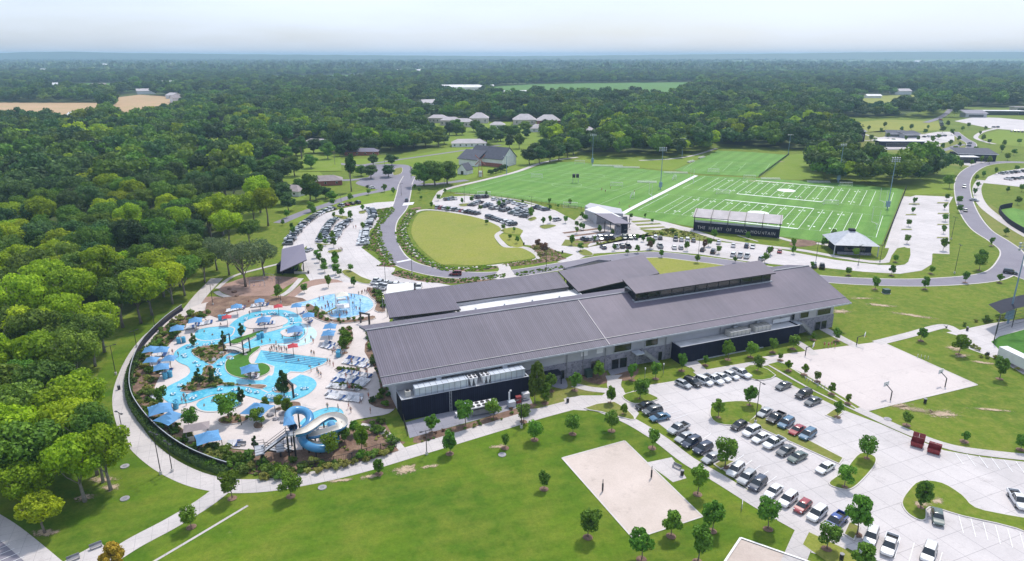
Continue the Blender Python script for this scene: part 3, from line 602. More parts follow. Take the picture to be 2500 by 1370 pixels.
for i, (x, y, w, h, a) in enumerate(((990, 1146, 4.2, 2.6, .3), (1052, 1138, 3, 1, .3), (905, 1163, 4, 1.2, .3), (835, 1172, 5, .9, .2), (1215, 1090, 3, 1.2, .2), (2240, 1000, 8, 2.2, -.3), (2300, 1010, 6, 3, 0), (2350, 868, 4, 1.6, .4), (2400, 885, 5, 1.4, -.4), (2150, 745, 8, 2, -.3), (2230, 770, 10, 2, -.5), (2050, 760, 5, 3, 0), (2105, 728, 8, 1, 0), (2330, 850, 3, 3, 0), (2200, 990, 5, 1.5, .2), (2420, 1000, 7, 1, -.2), (205, 1215, 3, 2, 0), (271, 1190, 3, 2, 0), (110, 1300, 4, 1.6, 0), (250, 1170, 4, 2, 0), (1905, 395, 6, 3, 0), (2250, 1230, 2.4, 1.6, 0), (2290, 1222, 2.4, 1.4, .4), (1850, 442, 14, 2, -.1), (1905, 446, 18, 2, -.1))):
    q = MB(); q.add([(-1, -1, 0), (1, -1, 0), (1, 1, 0), (-1, 1, 0)], [(0, 1, 2, 3)]); o = q.obj('bare_ground', MT['bare_earth'], None, False, G(x, y, .115 if not 2235 < x < 2300 or y < 1200 else .22), a); o.scale = (w, h, 1); tag(o, kind='structure')
# ================================================= RECREATION BUILDING
BA = G(934, 940, 8); BANG = rad(22.4945); BU = Vector((cos(BANG), sin(BANG), 0)); BN = Vector((-sin(BANG), cos(BANG), 0))
ribbed('seam_roof', (.132, .120, .158), (.152, .137, .178), .52, BANG, rough=.6, spec=.3, line=.70, jitter=.22, bump=.4, duty=.7)
ribbed('fine_seam_roof', (.128, .115, .152), (.165, .142, .182), .42, BANG, rough=.6, spec=.3, line=.80, jitter=.12, bump=.15)
ribbed('navy_corrugated', (.014, .016, .038), (.011, .013, .03), .5, BANG, rough=.75, spec=.15, line=.62, jitter=.3)
def plane_roof(mb, P, th, m=0, me=1):
    """thin roof slab: P four corners with heights"""
    T = [Vector(p) for p in P]; B_ = [p - Vector((0, 0, th)) for p in T]
    mb.add(T + B_, [(0, 1, 2, 3)], m); mb.add(T + B_, [(7, 6, 5, 4), (0, 4, 5, 1), (1, 5, 6, 2), (2, 6, 7, 3), (3, 7, 4, 0)], me)
rec = thing('recreation_centre', 'long two storey recreation centre with grey standing seam roof and clerestory', 'building', (BA.x, BA.y, 0), BANG)
def bpart(name, mb, mats, parent=rec, label=None):
    o = mb.obj(name, mats, parent); recalc(o.data); return tag(o, label)
RIDGE_T, RIDGE_H, RLEN = 17.3, 14.2, 136.9
m = MB(); th = .45
def slab(mb, P, th=.45): plane_roof(mb, P, th)
slab(m, [(0, 0, 8), (56.4, 0, 8), (56.4, RIDGE_T, RIDGE_H), (0.3, RIDGE_T, RIDGE_H)])
rf = bpart('roof', m, [MT['seam_roof'], MT['black_metal']], label='ribbed left half of the main roof')
m = MB(); slab(m, [(56.7, 0, 8), (RLEN, 0, 8), (RLEN, RIDGE_T, RIDGE_H), (56.7, RIDGE_T, RIDGE_H)])
rf2 = bpart('roof', m, [MT['fine_seam_roof'], MT['black_metal']], label='smooth right half of the main roof')
m = MB(); slab(m, [(0.3, RIDGE_T + .02, RIDGE_H), (RLEN, RIDGE_T + .02, RIDGE_H), (RLEN, 26, 12), (0, 26, 12)])
bpart('roof', m, [MT['seam_roof'], MT['black_metal']], label='rear slope of the main roof')
m = MB(); sl = (RIDGE_H - 8) / RIDGE_T
T = lambda x, y, z: (x, y, z + 8 + sl * y)
m.box(56.42, 56.68, 0, RIDGE_T, .02, .12, 0, T); bpart('expansion_joint', m, MT['shingle_pale'])
m = MB(); m.box(0, RLEN, 2.1, 2.22, .03, .18, 0, T); bpart('snow_guard', m, MT['grey_metal'])
m = MB(); m.box(0, RLEN, -.22, -.02, 7.55, 7.95); bpart('gutter', m, MT['light_metal'])
m = MB(); m.box(0, RLEN, RIDGE_T - .3, RIDGE_T + .3, 14.15, 14.32); bpart('ridge_cap', m, MT['grey_metal'])
# walls
m = MB(); WT, WB = 2.2, 24.0
m.prism([(3.4, WT), (133, WT), (133, WB), (3.4, WB)], 0.02, 8.1)
m.add([(3.4, WT, 8.1), (3.4, WB, 8.1), (3.4, WB, 12.0), (3.4, RIDGE_T, 13.6), (133, WT, 8.1), (133, WB, 8.1), (133, WB, 12.0), (133, RIDGE_T, 13.6)], [(0, 3, 2, 1), (4, 5, 6, 7), (1, 2, 6, 5)])
bpart('wall', m, MT['panel_grey'])
for bx_ in ((34, 76.3, WT - .18, WT - .004, .02, 4.1), (116.6, 133.2, WT - .18, WT - .004, .02, 4.1), (133.01, 133.2, WT, 14, .02, 4.1)):
    m = MB(); m.box(*bx_); bpart('stone_wall', m, MT['stone'])
def fitting(name, boxes, mt, parent=rec):
    m = MB()
    for b in boxes: m.box(*b)
    return bpart(name, m, mt, parent)
y0 = WT
for (s0, s1, h0, h1) in ((59.2, 64.2, 4.6, 7.3), (68.5, 72.2, 4.7, 7.3), (120.2, 123.2, 4.7, 7.2), (126.6, 131.6, 4.6, 7.3)):
    w = fitting('window', [(s0, s1, y0 - .12, y0 - .02, h0, h1)], MT['window_dark'])
    fitting('frame', [(s0 - .15, s0, y0 - .22, y0 - .01, h0 - .15, h1 + .15), (s1, s1 + .15, y0 - .22, y0 - .01, h0 - .15, h1 + .15), (s0, s1, y0 - .22, y0 - .01, h0 - .15, h0), (s0, s1, y0 - .22, y0 - .01, h1, h1 + .15)], MT['light_metal'], w)
for (s0, s1, h0, h1) in ((58.6, 60.6, .1, 2.7), (61, 63, .1, 2.7), (52.6, 54.9, .9, 3.4), (72.6, 73.7, .1, 2.5), (44.2, 45.2, .1, 2.4), (126.3, 128.2, .1, 2.6), (128.7, 130.6, .1, 2.6), (116.9, 117.8, 4.7, 6.9)):
    w = fitting('door', [(s0, s1, y0 - .3, y0 - .19, h0, h1)], MT['glass'])
    fitting('frame', [(s0 - .1, s0, y0 - .34, y0 - .19, h0, h1 + .1), (s1, s1 + .1, y0 - .34, y0 - .19, h0, h1 + .1), (s0, s1, y0 - .34, y0 - .19, h1, h1 + .1)], MT['grey_metal'], w)
for s in (45.8, 56.6, 50.3, 74.6, 92, 112.8, 22): fitting('downpipe', [(s, s + .14, y0 - .34, y0 - .2, .1, 7.6)], MT['grey_metal'])
for s in (49.8, 54.2): fitting('wall_panel', [(s, s + 1.9, y0 - .05, y0 - .003, 5.1, 6.7)], MT['siding_white'])
fitting('canopy', [(38.4, 43.4, -.6, 2.0, 2.6, 3.0)], MT['dark_navy']); fitting('canopy_post', [(38.5, 38.7, -.5, -.3, .02, 2.6)], MT['dark_navy']); fitting('canopy_post', [(43.1, 43.3, -.5, -.3, .02, 2.6)], MT['dark_navy'])
# outdoor stairs with their solid side panels
def stair(name, s0, s1, t, h1, n=12, w=1.4):
    st = MB(); d = (s1 - s0) / n
    for i in range(n): st.box(s0 + i * d, s0 + (i + 1) * d, t - w, t, h1 * (n - i - 1) / n, h1 * (n - i) / n)
    o = bpart(name, st, MT['galv']); e = MB()
    for q in (t - w - .06, t + .02):
        e.add([(s0, q, h1 - .3), (s1, q, -.05), (s1, q, 1.0), (s0, q, h1 + 1.0), (s0, q + .05, h1 - .3), (s1, q + .05, -.05), (s1, q + .05, 1.0), (s0, q + .05, h1 + 1.0)], [(0, 1, 2, 3), (7, 6, 5, 4), (0, 4, 5, 1), (3, 2, 6, 7), (1, 5, 6, 2), (0, 3, 7, 4)])
    bpart('railing', e, MT['grey_metal'], o); return o
stair('staircase', 66.6, 71.4, .9, 4.2); fitting('landing', [(64.2, 66.6, -.7, 1.9, 4.05, 4.2)], MT['galv']); fitting('landing_post', [(64.3, 64.45, -.6, -.45, .02, 4.05)], MT['grey_metal'])
stair('staircase', 118.4, 123.2, .9, 4.4); fitting('landing', [(116.6, 118.4, -.7, 1.9, 4.25, 4.4)], MT['galv'])
# clerestory
m = MB(); CS0, CS1 = 71.3, 119.2
plane_roof(m, [(CS0, 12.3, 15.45), (CS1, 12.3, 15.45), (CS1, 19.2, 17.4), (CS0, 19.2, 17.4)], .3)
cl = bpart('clerestory_roof', m, [MT['fine_seam_roof'], MT['black_metal']], label='raised shed roof over the clerestory windows')
fitting('clerestory_glazing', [(CS0 + .6, CS1 - .8, 13.3, 18.8, 12.4, 15.25)], MT['glass'])
for s in np.arange(CS0 + .5, CS1 - .4, 3.94): m = MB(); m.box(s, s + .14, 13.18, 13.3, 12.6, 15.25); bpart('mullion', m, MT['black_metal'])
fitting('sill', [(CS0 + .2, CS1 - .4, 12.8, 13.28, 12.62, 12.86), (CS0 + .2, CS0 + .5, 13.28, 18.6, 12.9, 13.15)], MT['light_metal'])
# annexes
def annex(s0, s1, t0, t1, h):
    a = bpart('annex', (lambda q: (q.prism([(s0, t0), (s1, t0), (s1, t1), (s0, t1)], .02, h - .45), q)[1])(MB()), MT['navy_corrugated'])
    p = MB(); w = .25
    for b in ((s0, s1, t0, t0 + w), (s0, s0 + w, t0 + w, t1), (s1 - w, s1, t0 + w, t1)): p.box(*b, h - .45, h)
    bpart('parapet', p, MT['navy_corrugated'], a)
    c = MB()
    for b in ((s0 - .05, s1 + .05, t0 - .05, t0 + w + .02), (s0 - .05, s0 + w + .02, t0 + w + .02, t1), (s1 - w - .02, s1 + .05, t0 + w + .02, t1)): c.box(*b, h + .002, h + .06)
    bpart('coping', c, MT['light_metal'], a)
    fitting('flat_roof', [(s0 + w, s1 - w, t0 + w, t1, h - .44, h - .38)], MT['white_roof'], a); return a
AL = annex(3.3, 33.4, -3.0, 2.0, 5.1); AR = annex(76.6, 116.4, -1.9, 2.0, 4.7)
fitting('ladder', [(14.0, 14.07, -3.3, -3.2, .1, 5.5), (14.5, 14.57, -3.3, -3.2, .1, 5.5)] + [(14.07, 14.5, -3.28, -3.22, z, z + .04) for z in np.arange(.4, 5.4, .35)], MT['light_metal'], AL)
fitting('foundation', [(82, 104, -2.06, -1.93, .02, .3)], MT['light_metal'], AR)
fitting('door', [(80, 81.2, -2.0, -1.92, .02, 2.2)], MT['dark_navy'], AR); fitting('screen_wall', [(110.2, 116.2, 2.02 - .2, 2.15, 4.75, 5.9)], MT['white_roof'], AR)
# machines: air handlers stand on the annex roofs and can be lifted off
def bt(s, t, z): v = Vector((BA.x, BA.y, 0)) + BU * s + BN * t; return (v.x, v.y, z)
def air_handler(s, t, z, L, W, H, label, cooler=None, mt='galv'):
    o = thing('air_handler', label, 'air handler', bt(s, t, z), BANG)
    m = MB(); m.box(0, L, 0, W, .12, H, 0); x = .9
    while x < L: m.box(x, x + .07, -.05, 0, .2, H - .08, 1); m.box(x, x + .06, 0, W, H, H + .04, 1); x += 1.35
    m.box(-.1, L + .1, -.08, 0, H, H + .07, 2); m.obj('housing', [MT[mt], MT['grey_metal'], MT['white_paint']], o)
    m = MB(); m.box(.1, L - .1, .05, W - .05, 0, .119); m.obj('base', MT['grey_metal'], o)
    m = MB(); m.box(L * .45, L * .45 + 1.2, W + .01, W + .9, H * .5, H + .5); m.obj('duct', MT['light_metal'], o)
    return o
air_handler(6.6, -2.35, 4.76, 12.2, 2.3, 2.15, 'long galvanised air handler on the left annex roof left of the cooling coils')
air_handler(24.3, -2.35, 4.76, 8.4, 2.3, 2.15, 'long galvanised air handler at the right end of the left annex roof')
air_handler(93.0, -1.2, 4.33, 6.6, 2.4, 1.6, 'beige rooftop unit on the right annex nearer the car park', mt='beige_metal')
air_handler(101.6, -.9, 4.33, 5.4, 2.4, 1.6, 'beige rooftop unit on the right annex farther from the car park', mt='beige_metal')
def fan_bank(loc, rz, n, k, label, legs=True, H=1.8, sp=1.25):
    o = thing('condenser', label, 'condenser', loc, rz)
    m = MB(); m.box(0, n * sp, 0, k * sp, H - .25, H)
    for i in range(n):
        x = i * sp
        if legs: m.add([(x + .1, 0, H - .26), (x + sp - .1, 0, H - .26), (x + sp * .55, 0, 0), (x + sp * .45, 0, 0), (x + .1, k * sp, H - .26), (x + sp - .1, k * sp, H - .26), (x + sp * .55, k * sp, 0), (x + sp * .45, k * sp, 0)], [(0, 3, 2, 1), (4, 5, 6, 7), (0, 4, 7, 3), (1, 2, 6, 5), (3, 7, 6, 2)])
    m.obj('coil_frame', MT['white_paint'], o)
    for i in range(n):
        for j in range(k):
            f = MB(); f.tube([(i * sp + sp / 2, j * sp + sp / 2, H + .01), (i * sp + sp / 2, j * sp + sp / 2, H + .1)], sp * .36, 12); f.obj('fan', MT['black_metal'], o)
    return o
fan_bank(bt(19.1, -2.4, 4.76), BANG, 2, 2, 'white two bay condenser left of the gap on the left annex', sp=1.0, H=2.2)
fan_bank(bt(22.1, -2.4, 4.76), BANG, 2, 2, 'white two bay condenser beside the right air handler on the annex roof', sp=1.0, H=2.2)
ch = fan_bank(bt(17.6, -7.6, .1), BANG, 5, 2, 'large white chiller on legs in the service yard behind the annex', legs=False, H=2.3, sp=1.3)
m = MB(); [m.box(a, a + .15, b, b + .15, 0, 2.04) for a in (0, 6.35) for b in (0, 2.45)]; m.box(.3, 6.1, .3, 2.3, .3, 1.5); m.obj('chassis', MT['grey_metal'], ch)
for (s, t, lb) in ((4.6, -1.5, 'small white exhaust unit at the left corner of the annex roof'),):
    o = thing('exhaust_unit', lb, 'exhaust unit', bt(s, t, 4.76), BANG); m = MB(); m.box(0, 1.2, 0, 1.2, 0, 1.3); m.obj('housing', MT['beige_metal'], o)
    m = MB(); m.tube([(.6, .6, 1.31), (.6, .6, 1.4)], .4, 10); m.obj('fan', MT['black_metal'], o)
o = thing('storage_tank', 'upright blue grey tank beside the annex ladder', 'tank', bt(17.2, -4.0, .07), BANG)
m = MB(); m.tube([(0, 0, 0), (0, 0, 1.9), (0, 0, 2.15)], [.55, .55, .3], 14); m.obj('shell', MT['galv'], o)
for (s, t, mt, lb, sz) in ((27.6, -5.2, 'white_paint', 'tall white swan neck pipe stack in the service yard', 3.2),):
    m = MB(); m.tube([(0, 0, 0), (0, 0, sz), (.2, 0, sz + .3), (.5, 0, sz + .3)], .22, 8); tag(m.obj('vent_pipe', MT[mt], loc=bt(s, t, .07), rz=BANG), lb, 'pipe')
for (s, t, mt, lb, sz) in ((29.3, -5.6, 'maroon', 'red cabinet beside the white pipe stack', (1.2, .9, 1.6)), (31.4, -4.6, 'white_paint', 'white cabinet near the right end of the service yard', (1.6, 1.2, 1.5)), (27, -6.6, 'galv', 'grey cabinet at the foot of the white pipe stack', (1.6, 1.2, 1.2)), (14.6, -6.2, 'white_paint', 'low white pump housing left of the chiller', (1.8, 1.0, .8)), (50.4, -.2, 'green_box', 'green transformer cabinet by the stone wall', (1.6, 1.4, 1.9))):
    if mt == 'green_box': mat('green_box', (.045, .09, .08), (.03, .07, .06), 1, .5, obj=True)
    o = thing('cabinet', lb, 'cabinet', bt(s, t, .07), BANG); m = MB(); m.box(0, sz[0], 0, sz[1], .1, sz[2]); m.box(-.05, sz[0] + .05, -.05, sz[1] + .05, sz[2], sz[2] + .07); m.obj('body', MT[mt], o)
    m = MB(); m.box(.05, sz[0] - .05, .05, sz[1] - .05, 0, .098); m.obj('plinth', MT['kerb'], o)
# ---- rear building
rear = thing('rear_hall', 'lower grey roofed hall behind the recreation centre with a white roof well', 'building', (BA.x, BA.y, 0), BANG)
def loc(px, py, h):
    q = G(px, py, h) - BA; q.z = 0; return (q.dot(BU), q.dot(BN), h)
m = MB(); plane_roof(m, [loc(950, 776, 7), loc(1125, 755, 7), (31.2, 45.2, 7.45), (31.2, 55.2, 9.3), loc(937, 718, 9.3)], .4) if 0 else None
m = MB(); e0, e1, e2 = loc(950, 776, 7), loc(1125, 755, 7), loc(1388, 701, 7); b0, b1 = loc(937, 718, 9.3), loc(1361, 663, 9.3)
def q4(a, b, c, d): mm = MB(); plane_roof(mm, [a, b, c, d], .4); return mm
tA = (e1[0], 44.0, 7.45)
bmid = tuple(b0[i] + (b1[i] - b0[i]) * .33 for i in range(3))
bpart('roof', q4(e0, (e1[0], e1[1], 7), bmid, b0), [MT['seam_roof'], MT['black_metal']], rear, 'left bay of the rear hall roof')
bpart('roof', q4((e1[0] + .02, e2[1] - .6, 7.4), (e2[0], e2[1] - .2, 7.1), b1, (bmid[0] + .02, bmid[1], bmid[2])), [MT['seam_roof'], MT['black_metal']], rear, 'middle bay of the rear hall roof')
r0, r1, r2, r3 = loc(1412, 712, 6.9), loc(1610, 667, 6.9), loc(1571, 622, 9.6), loc(1363, 662, 9.6)
bpart('roof', q4(r0, r1, r2, r3), [MT['fine_seam_roof'], MT['black_metal']], rear, 'right bay of the rear hall roof')
m = MB(); m.box(e1[0], 70.2, 37.6, 46, 5.4, 6.0); bpart('flat_roof', m, MT['white_roof'], rear)
m = MB(); m.box(e1[0], 70.2, 37.4, 37.6, 5.4, 6.3); m.box(70.2, 70.4, 37.4, 46, 5.4, 6.3); bpart('parapet', m, MT['white_paint'], rear)
for k in range(4):
    m = MB(); m.tube([(36 + 9 * k, 41, 6.01), (36 + 9 * k, 41, 6.5)], .28, 8); bpart('roof_vent', m, MT['light_metal'], rear)
m = MB(); m.prism([(12, 43), (e1[0], 42.2), (e1[0], 38), (70, 38), (70, 52), (15, 52.5)], .02, 5.38); m.prism([(13, 44.5), (69, 46.8), (69, 52), (15, 52)], 5.39, 6.9); bpart('wall', m, MT['panel_grey'], rear)
cx = [(r0[0] * .92 + r2[0] * .08, r0[1] + 2), (r1[0] - 3.2, r1[1] + 1.6), (r2[0] - 6, r2[1] - 3), (r3[0] + 3, r3[1] - 3)]
m = MB(); m.prism([(72.5, 48.5), (98, 49.5), (99, 60), (73.5, 57)], .02, 6.3); bpart('wall', m, MT['dark_navy'], rear)
m = MB(); m.box(33, 60, 26.5, 37.2, .02, 5.3); bpart('link_block', m, MT['panel_grey'], rear)
m = MB(); q = [loc(943, 717, 4.6), loc(1010, 707, 4.6), loc(1010, 690, 4.6), loc(946, 694, 4.6)]; plane_roof(m, q, .4); bpart('flat_roof', m, [MT['white_roof'], MT['white_paint']], rear, 'white flat canopy at the left rear corner')
for s, t in ((14, 60), (21, 60), (14, 66), (21, 66)): bpart('canopy_post', (lambda q: (q.box(s, s + .2, t, t + .2, .02, 4.2), q)[1])(MB()), MT['grey_metal'], rear)
m = MB(); plane_roof(m, [loc(1374, 656, 5.6), loc(1392, 658, 5.6), loc(1495, 637, 5.6), loc(1462, 634, 6.6)], .3); bpart('porch_roof', m, [MT['shingle'], MT['black_metal']], rear)
for px, py in ((1378, 655), (1490, 637)): l = loc(px, py, 5); bpart('porch_post', (lambda q: (q.box(l[0], l[0] + .25, l[1], l[1] + .25, .02, 5.2), q)[1])(MB()), MT['black_metal'], rear)
# ================================================= OTHER BUILDINGS
def hip(mb, x0, x1, y0, y1, z0, z1, over=.6, ridge='x', m=0):
    x0 -= over; x1 += over; y0 -= over; y1 += over; w = (y1 - y0) / 2 if ridge == 'x' else (x1 - x0) / 2
    if ridge == 'x': a, b = (x0 + w * .9, (y0 + y1) / 2, z1), (x1 - w * .9, (y0 + y1) / 2, z1)
    else: a, b = ((x0 + x1) / 2, y0 + w * .9, z1), ((x0 + x1) / 2, y1 - w * .9, z1)
    v = [(x0, y0, z0), (x1, y0, z0), (x1, y1, z0), (x0, y1, z0), a, b]
    f = [(0, 1, 5, 4), (1, 2, 5), (2, 3, 4, 5), (3, 0, 4)] if ridge == 'x' else [(0, 1, 4), (1, 2, 5, 4), (2, 3, 5), (3, 0, 4, 5)]
    mb.add(v, f + [(3, 2, 1, 0)], m)
def gable(mb, x0, x1, y0, y1, z0, z1, over=.5, m=0, me=0):
    yc = (y0 + y1) / 2; X0, X1 = x0 - over, x1 + over; k = (z1 - z0) / (yc - y0); zo = z0 - k * over
    for ya, yb in ((y0 - over, yc), (y1 + over, yc)):
        P = [(X0, ya, zo), (X1, ya, zo), (X1, yb, z1), (X0, yb, z1)]
        mb.add(P + [(a, b, c - .22) for a, b, c in P], [(0, 1, 2, 3), (7, 6, 5, 4), (0, 4, 5, 1), (1, 5, 6, 2), (2, 6, 7, 3), (3, 7, 4, 0)], m)
def gwall(mb, x0, x1, y0, y1, z0, z1, m=0):
    mb.box(x0, x1, y0, y1, 0, z0, m); yc = (y0 + y1) / 2; e = (z1 - z0) * .05
    mb.add([(x0, y0, z0), (x0, y1, z0), (x0, yc, z1 - .25), (x1, y0, z0), (x1, y1, z0), (x1, yc, z1 - .25)], [(0, 2, 1), (3, 4, 5)], m)
def rp(o, name, fn, mats, label=None):
    m = MB(); fn(m); q = m.obj(name, mats, o); recalc(q.data); return tag(q, label)
def openings(o, L):
    """L: (x0,x1,y,z0,z1) on a wall facing -y"""
    for x0, x1, y, z0, z1 in L:
        w = rp(o, 'window', lambda m: m.box(x0, x1, y - .05, y - .005, z0, z1), MT['glass'])
        rp(w, 'frame', lambda m: (m.box(x0 - .1, x0, y - .08, y - .003, z0, z1), m.box(x1, x1 + .1, y - .08, y - .003, z0, z1), m.box(x0, x1, y - .08, y - .003, z1, z1 + .1)), MT['siding_white'])
def house(px, py, w, d, h, r, roofm, wallm, label, ang=0, kind='hip', cat='house', wins=3, base=0):
    o = thing('house', label, cat, G(px, py, base), ang)
    if kind == 'hip':
        rp(o, 'wall', lambda m: m.box(-w / 2, w / 2, -d / 2, d / 2, 0, h), MT[wallm]); rp(o, 'roof', lambda m: hip(m, -w / 2, w / 2, -d / 2, d / 2, h, h + r), MT[roofm])
    else:
        rp(o, 'wall', lambda m: gwall(m, -w / 2, w / 2, -d / 2, d / 2, h, h + r), MT[wallm]); rp(o, 'roof', lambda m: gable(m, -w / 2, w / 2, -d / 2, d / 2, h, h + r), MT[roofm])
    openings(o, [(-w / 2 + w * (i + .5) / wins - .6, -w / 2 + w * (i + .5) / wins + .6, -d / 2, h * .35, h * .75) for i in range(wins)])
    return o
# white barn-like house with a windmill tower beside it
ba = rad(-33)
barn = thing('white_house', 'white board house with slate gable roofs beside the soccer field', 'house', G(1182, 405), ba, None, 1.22)
rp(barn, 'wall', lambda m: gwall(m, -11, 13, 0, 15, 5, 10.8), MT['siding_white'])
rp(barn, 'roof', lambda m: gable(m, -11, 13, 0, 15, 5, 10.8, .5), MT['shingle'])
w = rp(barn, 'wing_wall', lambda m: m.box(-15, -2, -5, 1, 0, 4), MT['siding_white']); rp(w, 'roof', lambda m: m.add([(-16, -5.6, 3.9), (-1, -5.6, 3.9), (-1, 4, 8.4), (-16, 4, 8.4), (-16, -5.6, 3.6), (-1, -5.6, 3.6)], [(0, 1, 2, 3), (0, 4, 5, 1)]), MT['shingle'])
rp(barn, 'brick_wall', lambda m: m.box(-2, 13.05, -.2, 0, 0, 2.2), MT['brickred'])
g = thing('white_garage', 'small white gabled garage with a slate roof left of the windmill', 'garage', G(1136, 424), rad(62))
rp(g, 'wall', lambda m: gwall(m, -4, 4, -3.6, 3.6, 3.2, 7.2), MT['siding_white']); rp(g, 'roof', lambda m: gable(m, -4, 4, -3.6, 3.6, 3.2, 7.2, .4), MT['shingle'])
rp(g, 'door', lambda m: m.box(-4.08, -4.004, -1, 1, 0, 2.3), MT['glass'])
wm = thing('windmill', 'small red timber windmill tower in front of the white house', 'windmill', G(1173, 431))
rp(wm, 'tower', lambda m: [m.tube([(a * 1.6, b * 1.6, 0), (a * .5, b * .5, 11)], .16, 4) for a in (-1, 1) for b in (-1, 1)] + [m.box(-1.6 + z * .1, 1.6 - z * .1, -1.6 + z * .1, -1.5 + z * .1, z, z + .2) for z in (2, 5, 8)], MT['timber_red'])
rp(wm, 'tower_base', lambda m: m.box(-1, 1, -1, 1, 0, 3.5), MT['siding_white'])
for k in range(4): rp(wm, 'sail', lambda m: m.tube([(0, -.8, 11), (4.6 * cos(.8 + k * pi / 2), -.8, 11 + 4.6 * sin(.8 + k * pi / 2))], [.12, .35], 4), MT['timber_red'])
# open pavilions
def pavilion(name, label, corners, hs, posts, mroof, th=.35, floor=None):
    C = [G(x, y, h) for (x, y), h in zip(corners, hs)]; c = sum(C, Vector()) / 4
    o = thing(name, label, 'pavilion', (c.x, c.y, 0)); P = [(v.x - c.x, v.y - c.y, v.z) for v in C]
    rp(o, 'roof', lambda m: plane_roof(m, P, th), [MT[mroof], MT['black_metal']])
    for (px, py, h) in posts:
        v = G(px, py) - Vector((c.x, c.y, 0)); rp(o, 'post', lambda m: m.box(v.x - .15, v.x + .15, v.y - .15, v.y + .15, 0, h), MT['black_metal'])
    return o, c
pv, c = pavilion('pavilion', 'open pavilion with a flat dark roof beside the playground', [(684, 663), (749, 634), (741, 595), (688, 608)], [4.6, 4.6, 6.4, 6.4], [(742, 664, 4.6), (690, 672, 4.2), (738, 630, 5.5), (700, 640, 5)], 'roof_purple')
v = G(697, 668) - Vector((c.x, c.y, 0)); rp(pv, 'restroom_block', lambda m: m.box(v.x - 3, v.x + 3.2, v.y, v.y + 5, 0, 3.4), MT['dark_navy']); rp(pv, 'low_wall', lambda m: m.box(v.x + 3.3, v.x + 8, v.y - .4, v.y, 0, .8), MT['kerb'])
# ticket and refreshment building with tented roof
C = G(2072, 612); tz = thing('concession_stand', 'square concession stand with a pyramid metal roof by the corner of the turf', 'kiosk', C, rad(-8))
def pyr(m):
    a, z0, z1 = 8.6, 4.3, 8.4; b = 1.0
    v = [(-a, -a, z0), (a, -a, z0), (a, a, z0), (-a, a, z0), (-b, -b, z1), (b, -b, z1), (b, b, z1), (-b, b, z1)]
    m.add(v, [(0, 1, 5, 4), (1, 2, 6, 5), (2, 3, 7, 6), (3, 0, 4, 7), (3, 2, 1, 0)])
rp(tz, 'roof', pyr, MT['light_metal']); rp(tz, 'wall', lambda m: m.box(-6.3, 6.3, -6.3, 6.3, 0, 4.28), MT['dark_navy'])
lt = rp(tz, 'lantern', lambda m: (m.box(-1.1, 1.1, -1.1, 1.1, 8.4, 9.2)), MT['dark_navy']); rp(tz, 'stone_base', lambda m: m.box(-6.4, 6.4, -6.45, -6.31, 0, 1.1), MT['stone'])
for a in (-8.2, 8.2):
    for b in (-8.2, 8.2): rp(tz, 'post', lambda m: m.box(a - .15, a + .15, b - .15, b + .15, 0, 4.28), MT['light_metal'])
rp(tz, 'window', lambda m: m.box(-4, 4, -6.38, -6.32, 1.5, 3.2), MT['glass'])
# entrance building of the sports park
C = G(1482, 555); eb = thing('entrance_building', 'angular park entrance building with a purple roof and a white flat roof behind', 'building', (C.x, C.y, 0))
def E(px, py, h): q = G(px, py, h) - C; return (q.x, q.y, h)
rp(eb, 'roof', lambda m: plane_roof(m, [E(1452, 521, 7.5), E(1500, 546, 5.4), E(1541, 546, 5.4), E(1494, 521, 7.5)], .35), [MT['roof_purple'], MT['black_metal']])
rp(eb, 'flat_roof', lambda m: plane_roof(m, [E(1428, 511, 6), E(1456, 521, 6), E(1520, 531, 6), E(1460, 503, 6)], .4), [MT['white_roof'], MT['white_paint']])
def poly_w_rel(pts): return [tuple((G(x, y) - C)[:2]) for x, y in pts]
rp(eb, 'wall', lambda m: m.prism(poly_w_rel([(1427, 528), (1456, 548), (1470, 545), (1520, 548), (1515, 535), (1440, 520)]), 0, 5.2), MT['panel_grey'])
rp(eb, 'dark_wall', lambda m: m.prism(poly_w_rel([(1516, 570), (1532, 569), (1530, 552), (1512, 553)]), 0, 4.6), MT['dark_navy'])
rp(eb, 'stone_wall', lambda m: m.prism(poly_w_rel([(1505, 574), (1516, 572), (1512, 560), (1500, 560)]), 0, 3.6), MT['stone'])
for x, y in ((1476, 566), (1490, 560), (1536, 556)): rp(eb, 'post', lambda m: (lambda q: m.box(q[0] - .15, q[0] + .15, q[1] - .15, q[1] + .15, 0, 5.2))(E(x, y, 0)), MT['black_metal'])
# press box / grandstand with lettering
A0, A1 = G(1692, 563), G(1902, 582); gu = (A1 - A0); GL = gu.length; ga = math.atan2(gu.y, gu.x)
gs = thing('grandstand', 'roofed navy grandstand with white lettering on its back wall beside the turf', 'grandstand', A0, ga)
rp(gs, 'back_wall', lambda m: m.box(0, GL, 0, .3, 0, 4.0), MT['dark_navy'])
rp(gs, 'side_wall', lambda m: (m.box(GL - .3, GL, .3, 5, 0, 3.2), m.box(0, .3, .3, 5, 0, 3.2)), MT['light_metal'])
rp(gs, 'seating', lambda m: [m.box(.4, GL - .4, .5 + k * 1.1, 1.6 + k * 1.1, 0, 2.9 - .55 * k) for k in range(5)], MT['light_metal'])
rp(gs, 'roof', lambda m: plane_roof(m, [(-.5, -1, 6.6), (GL + .5, -1, 6.6), (GL + .5, 7.5, 8.8), (-.5, 7.5, 8.8)], .3), [MT['shingle_pale'], MT['black_metal']])
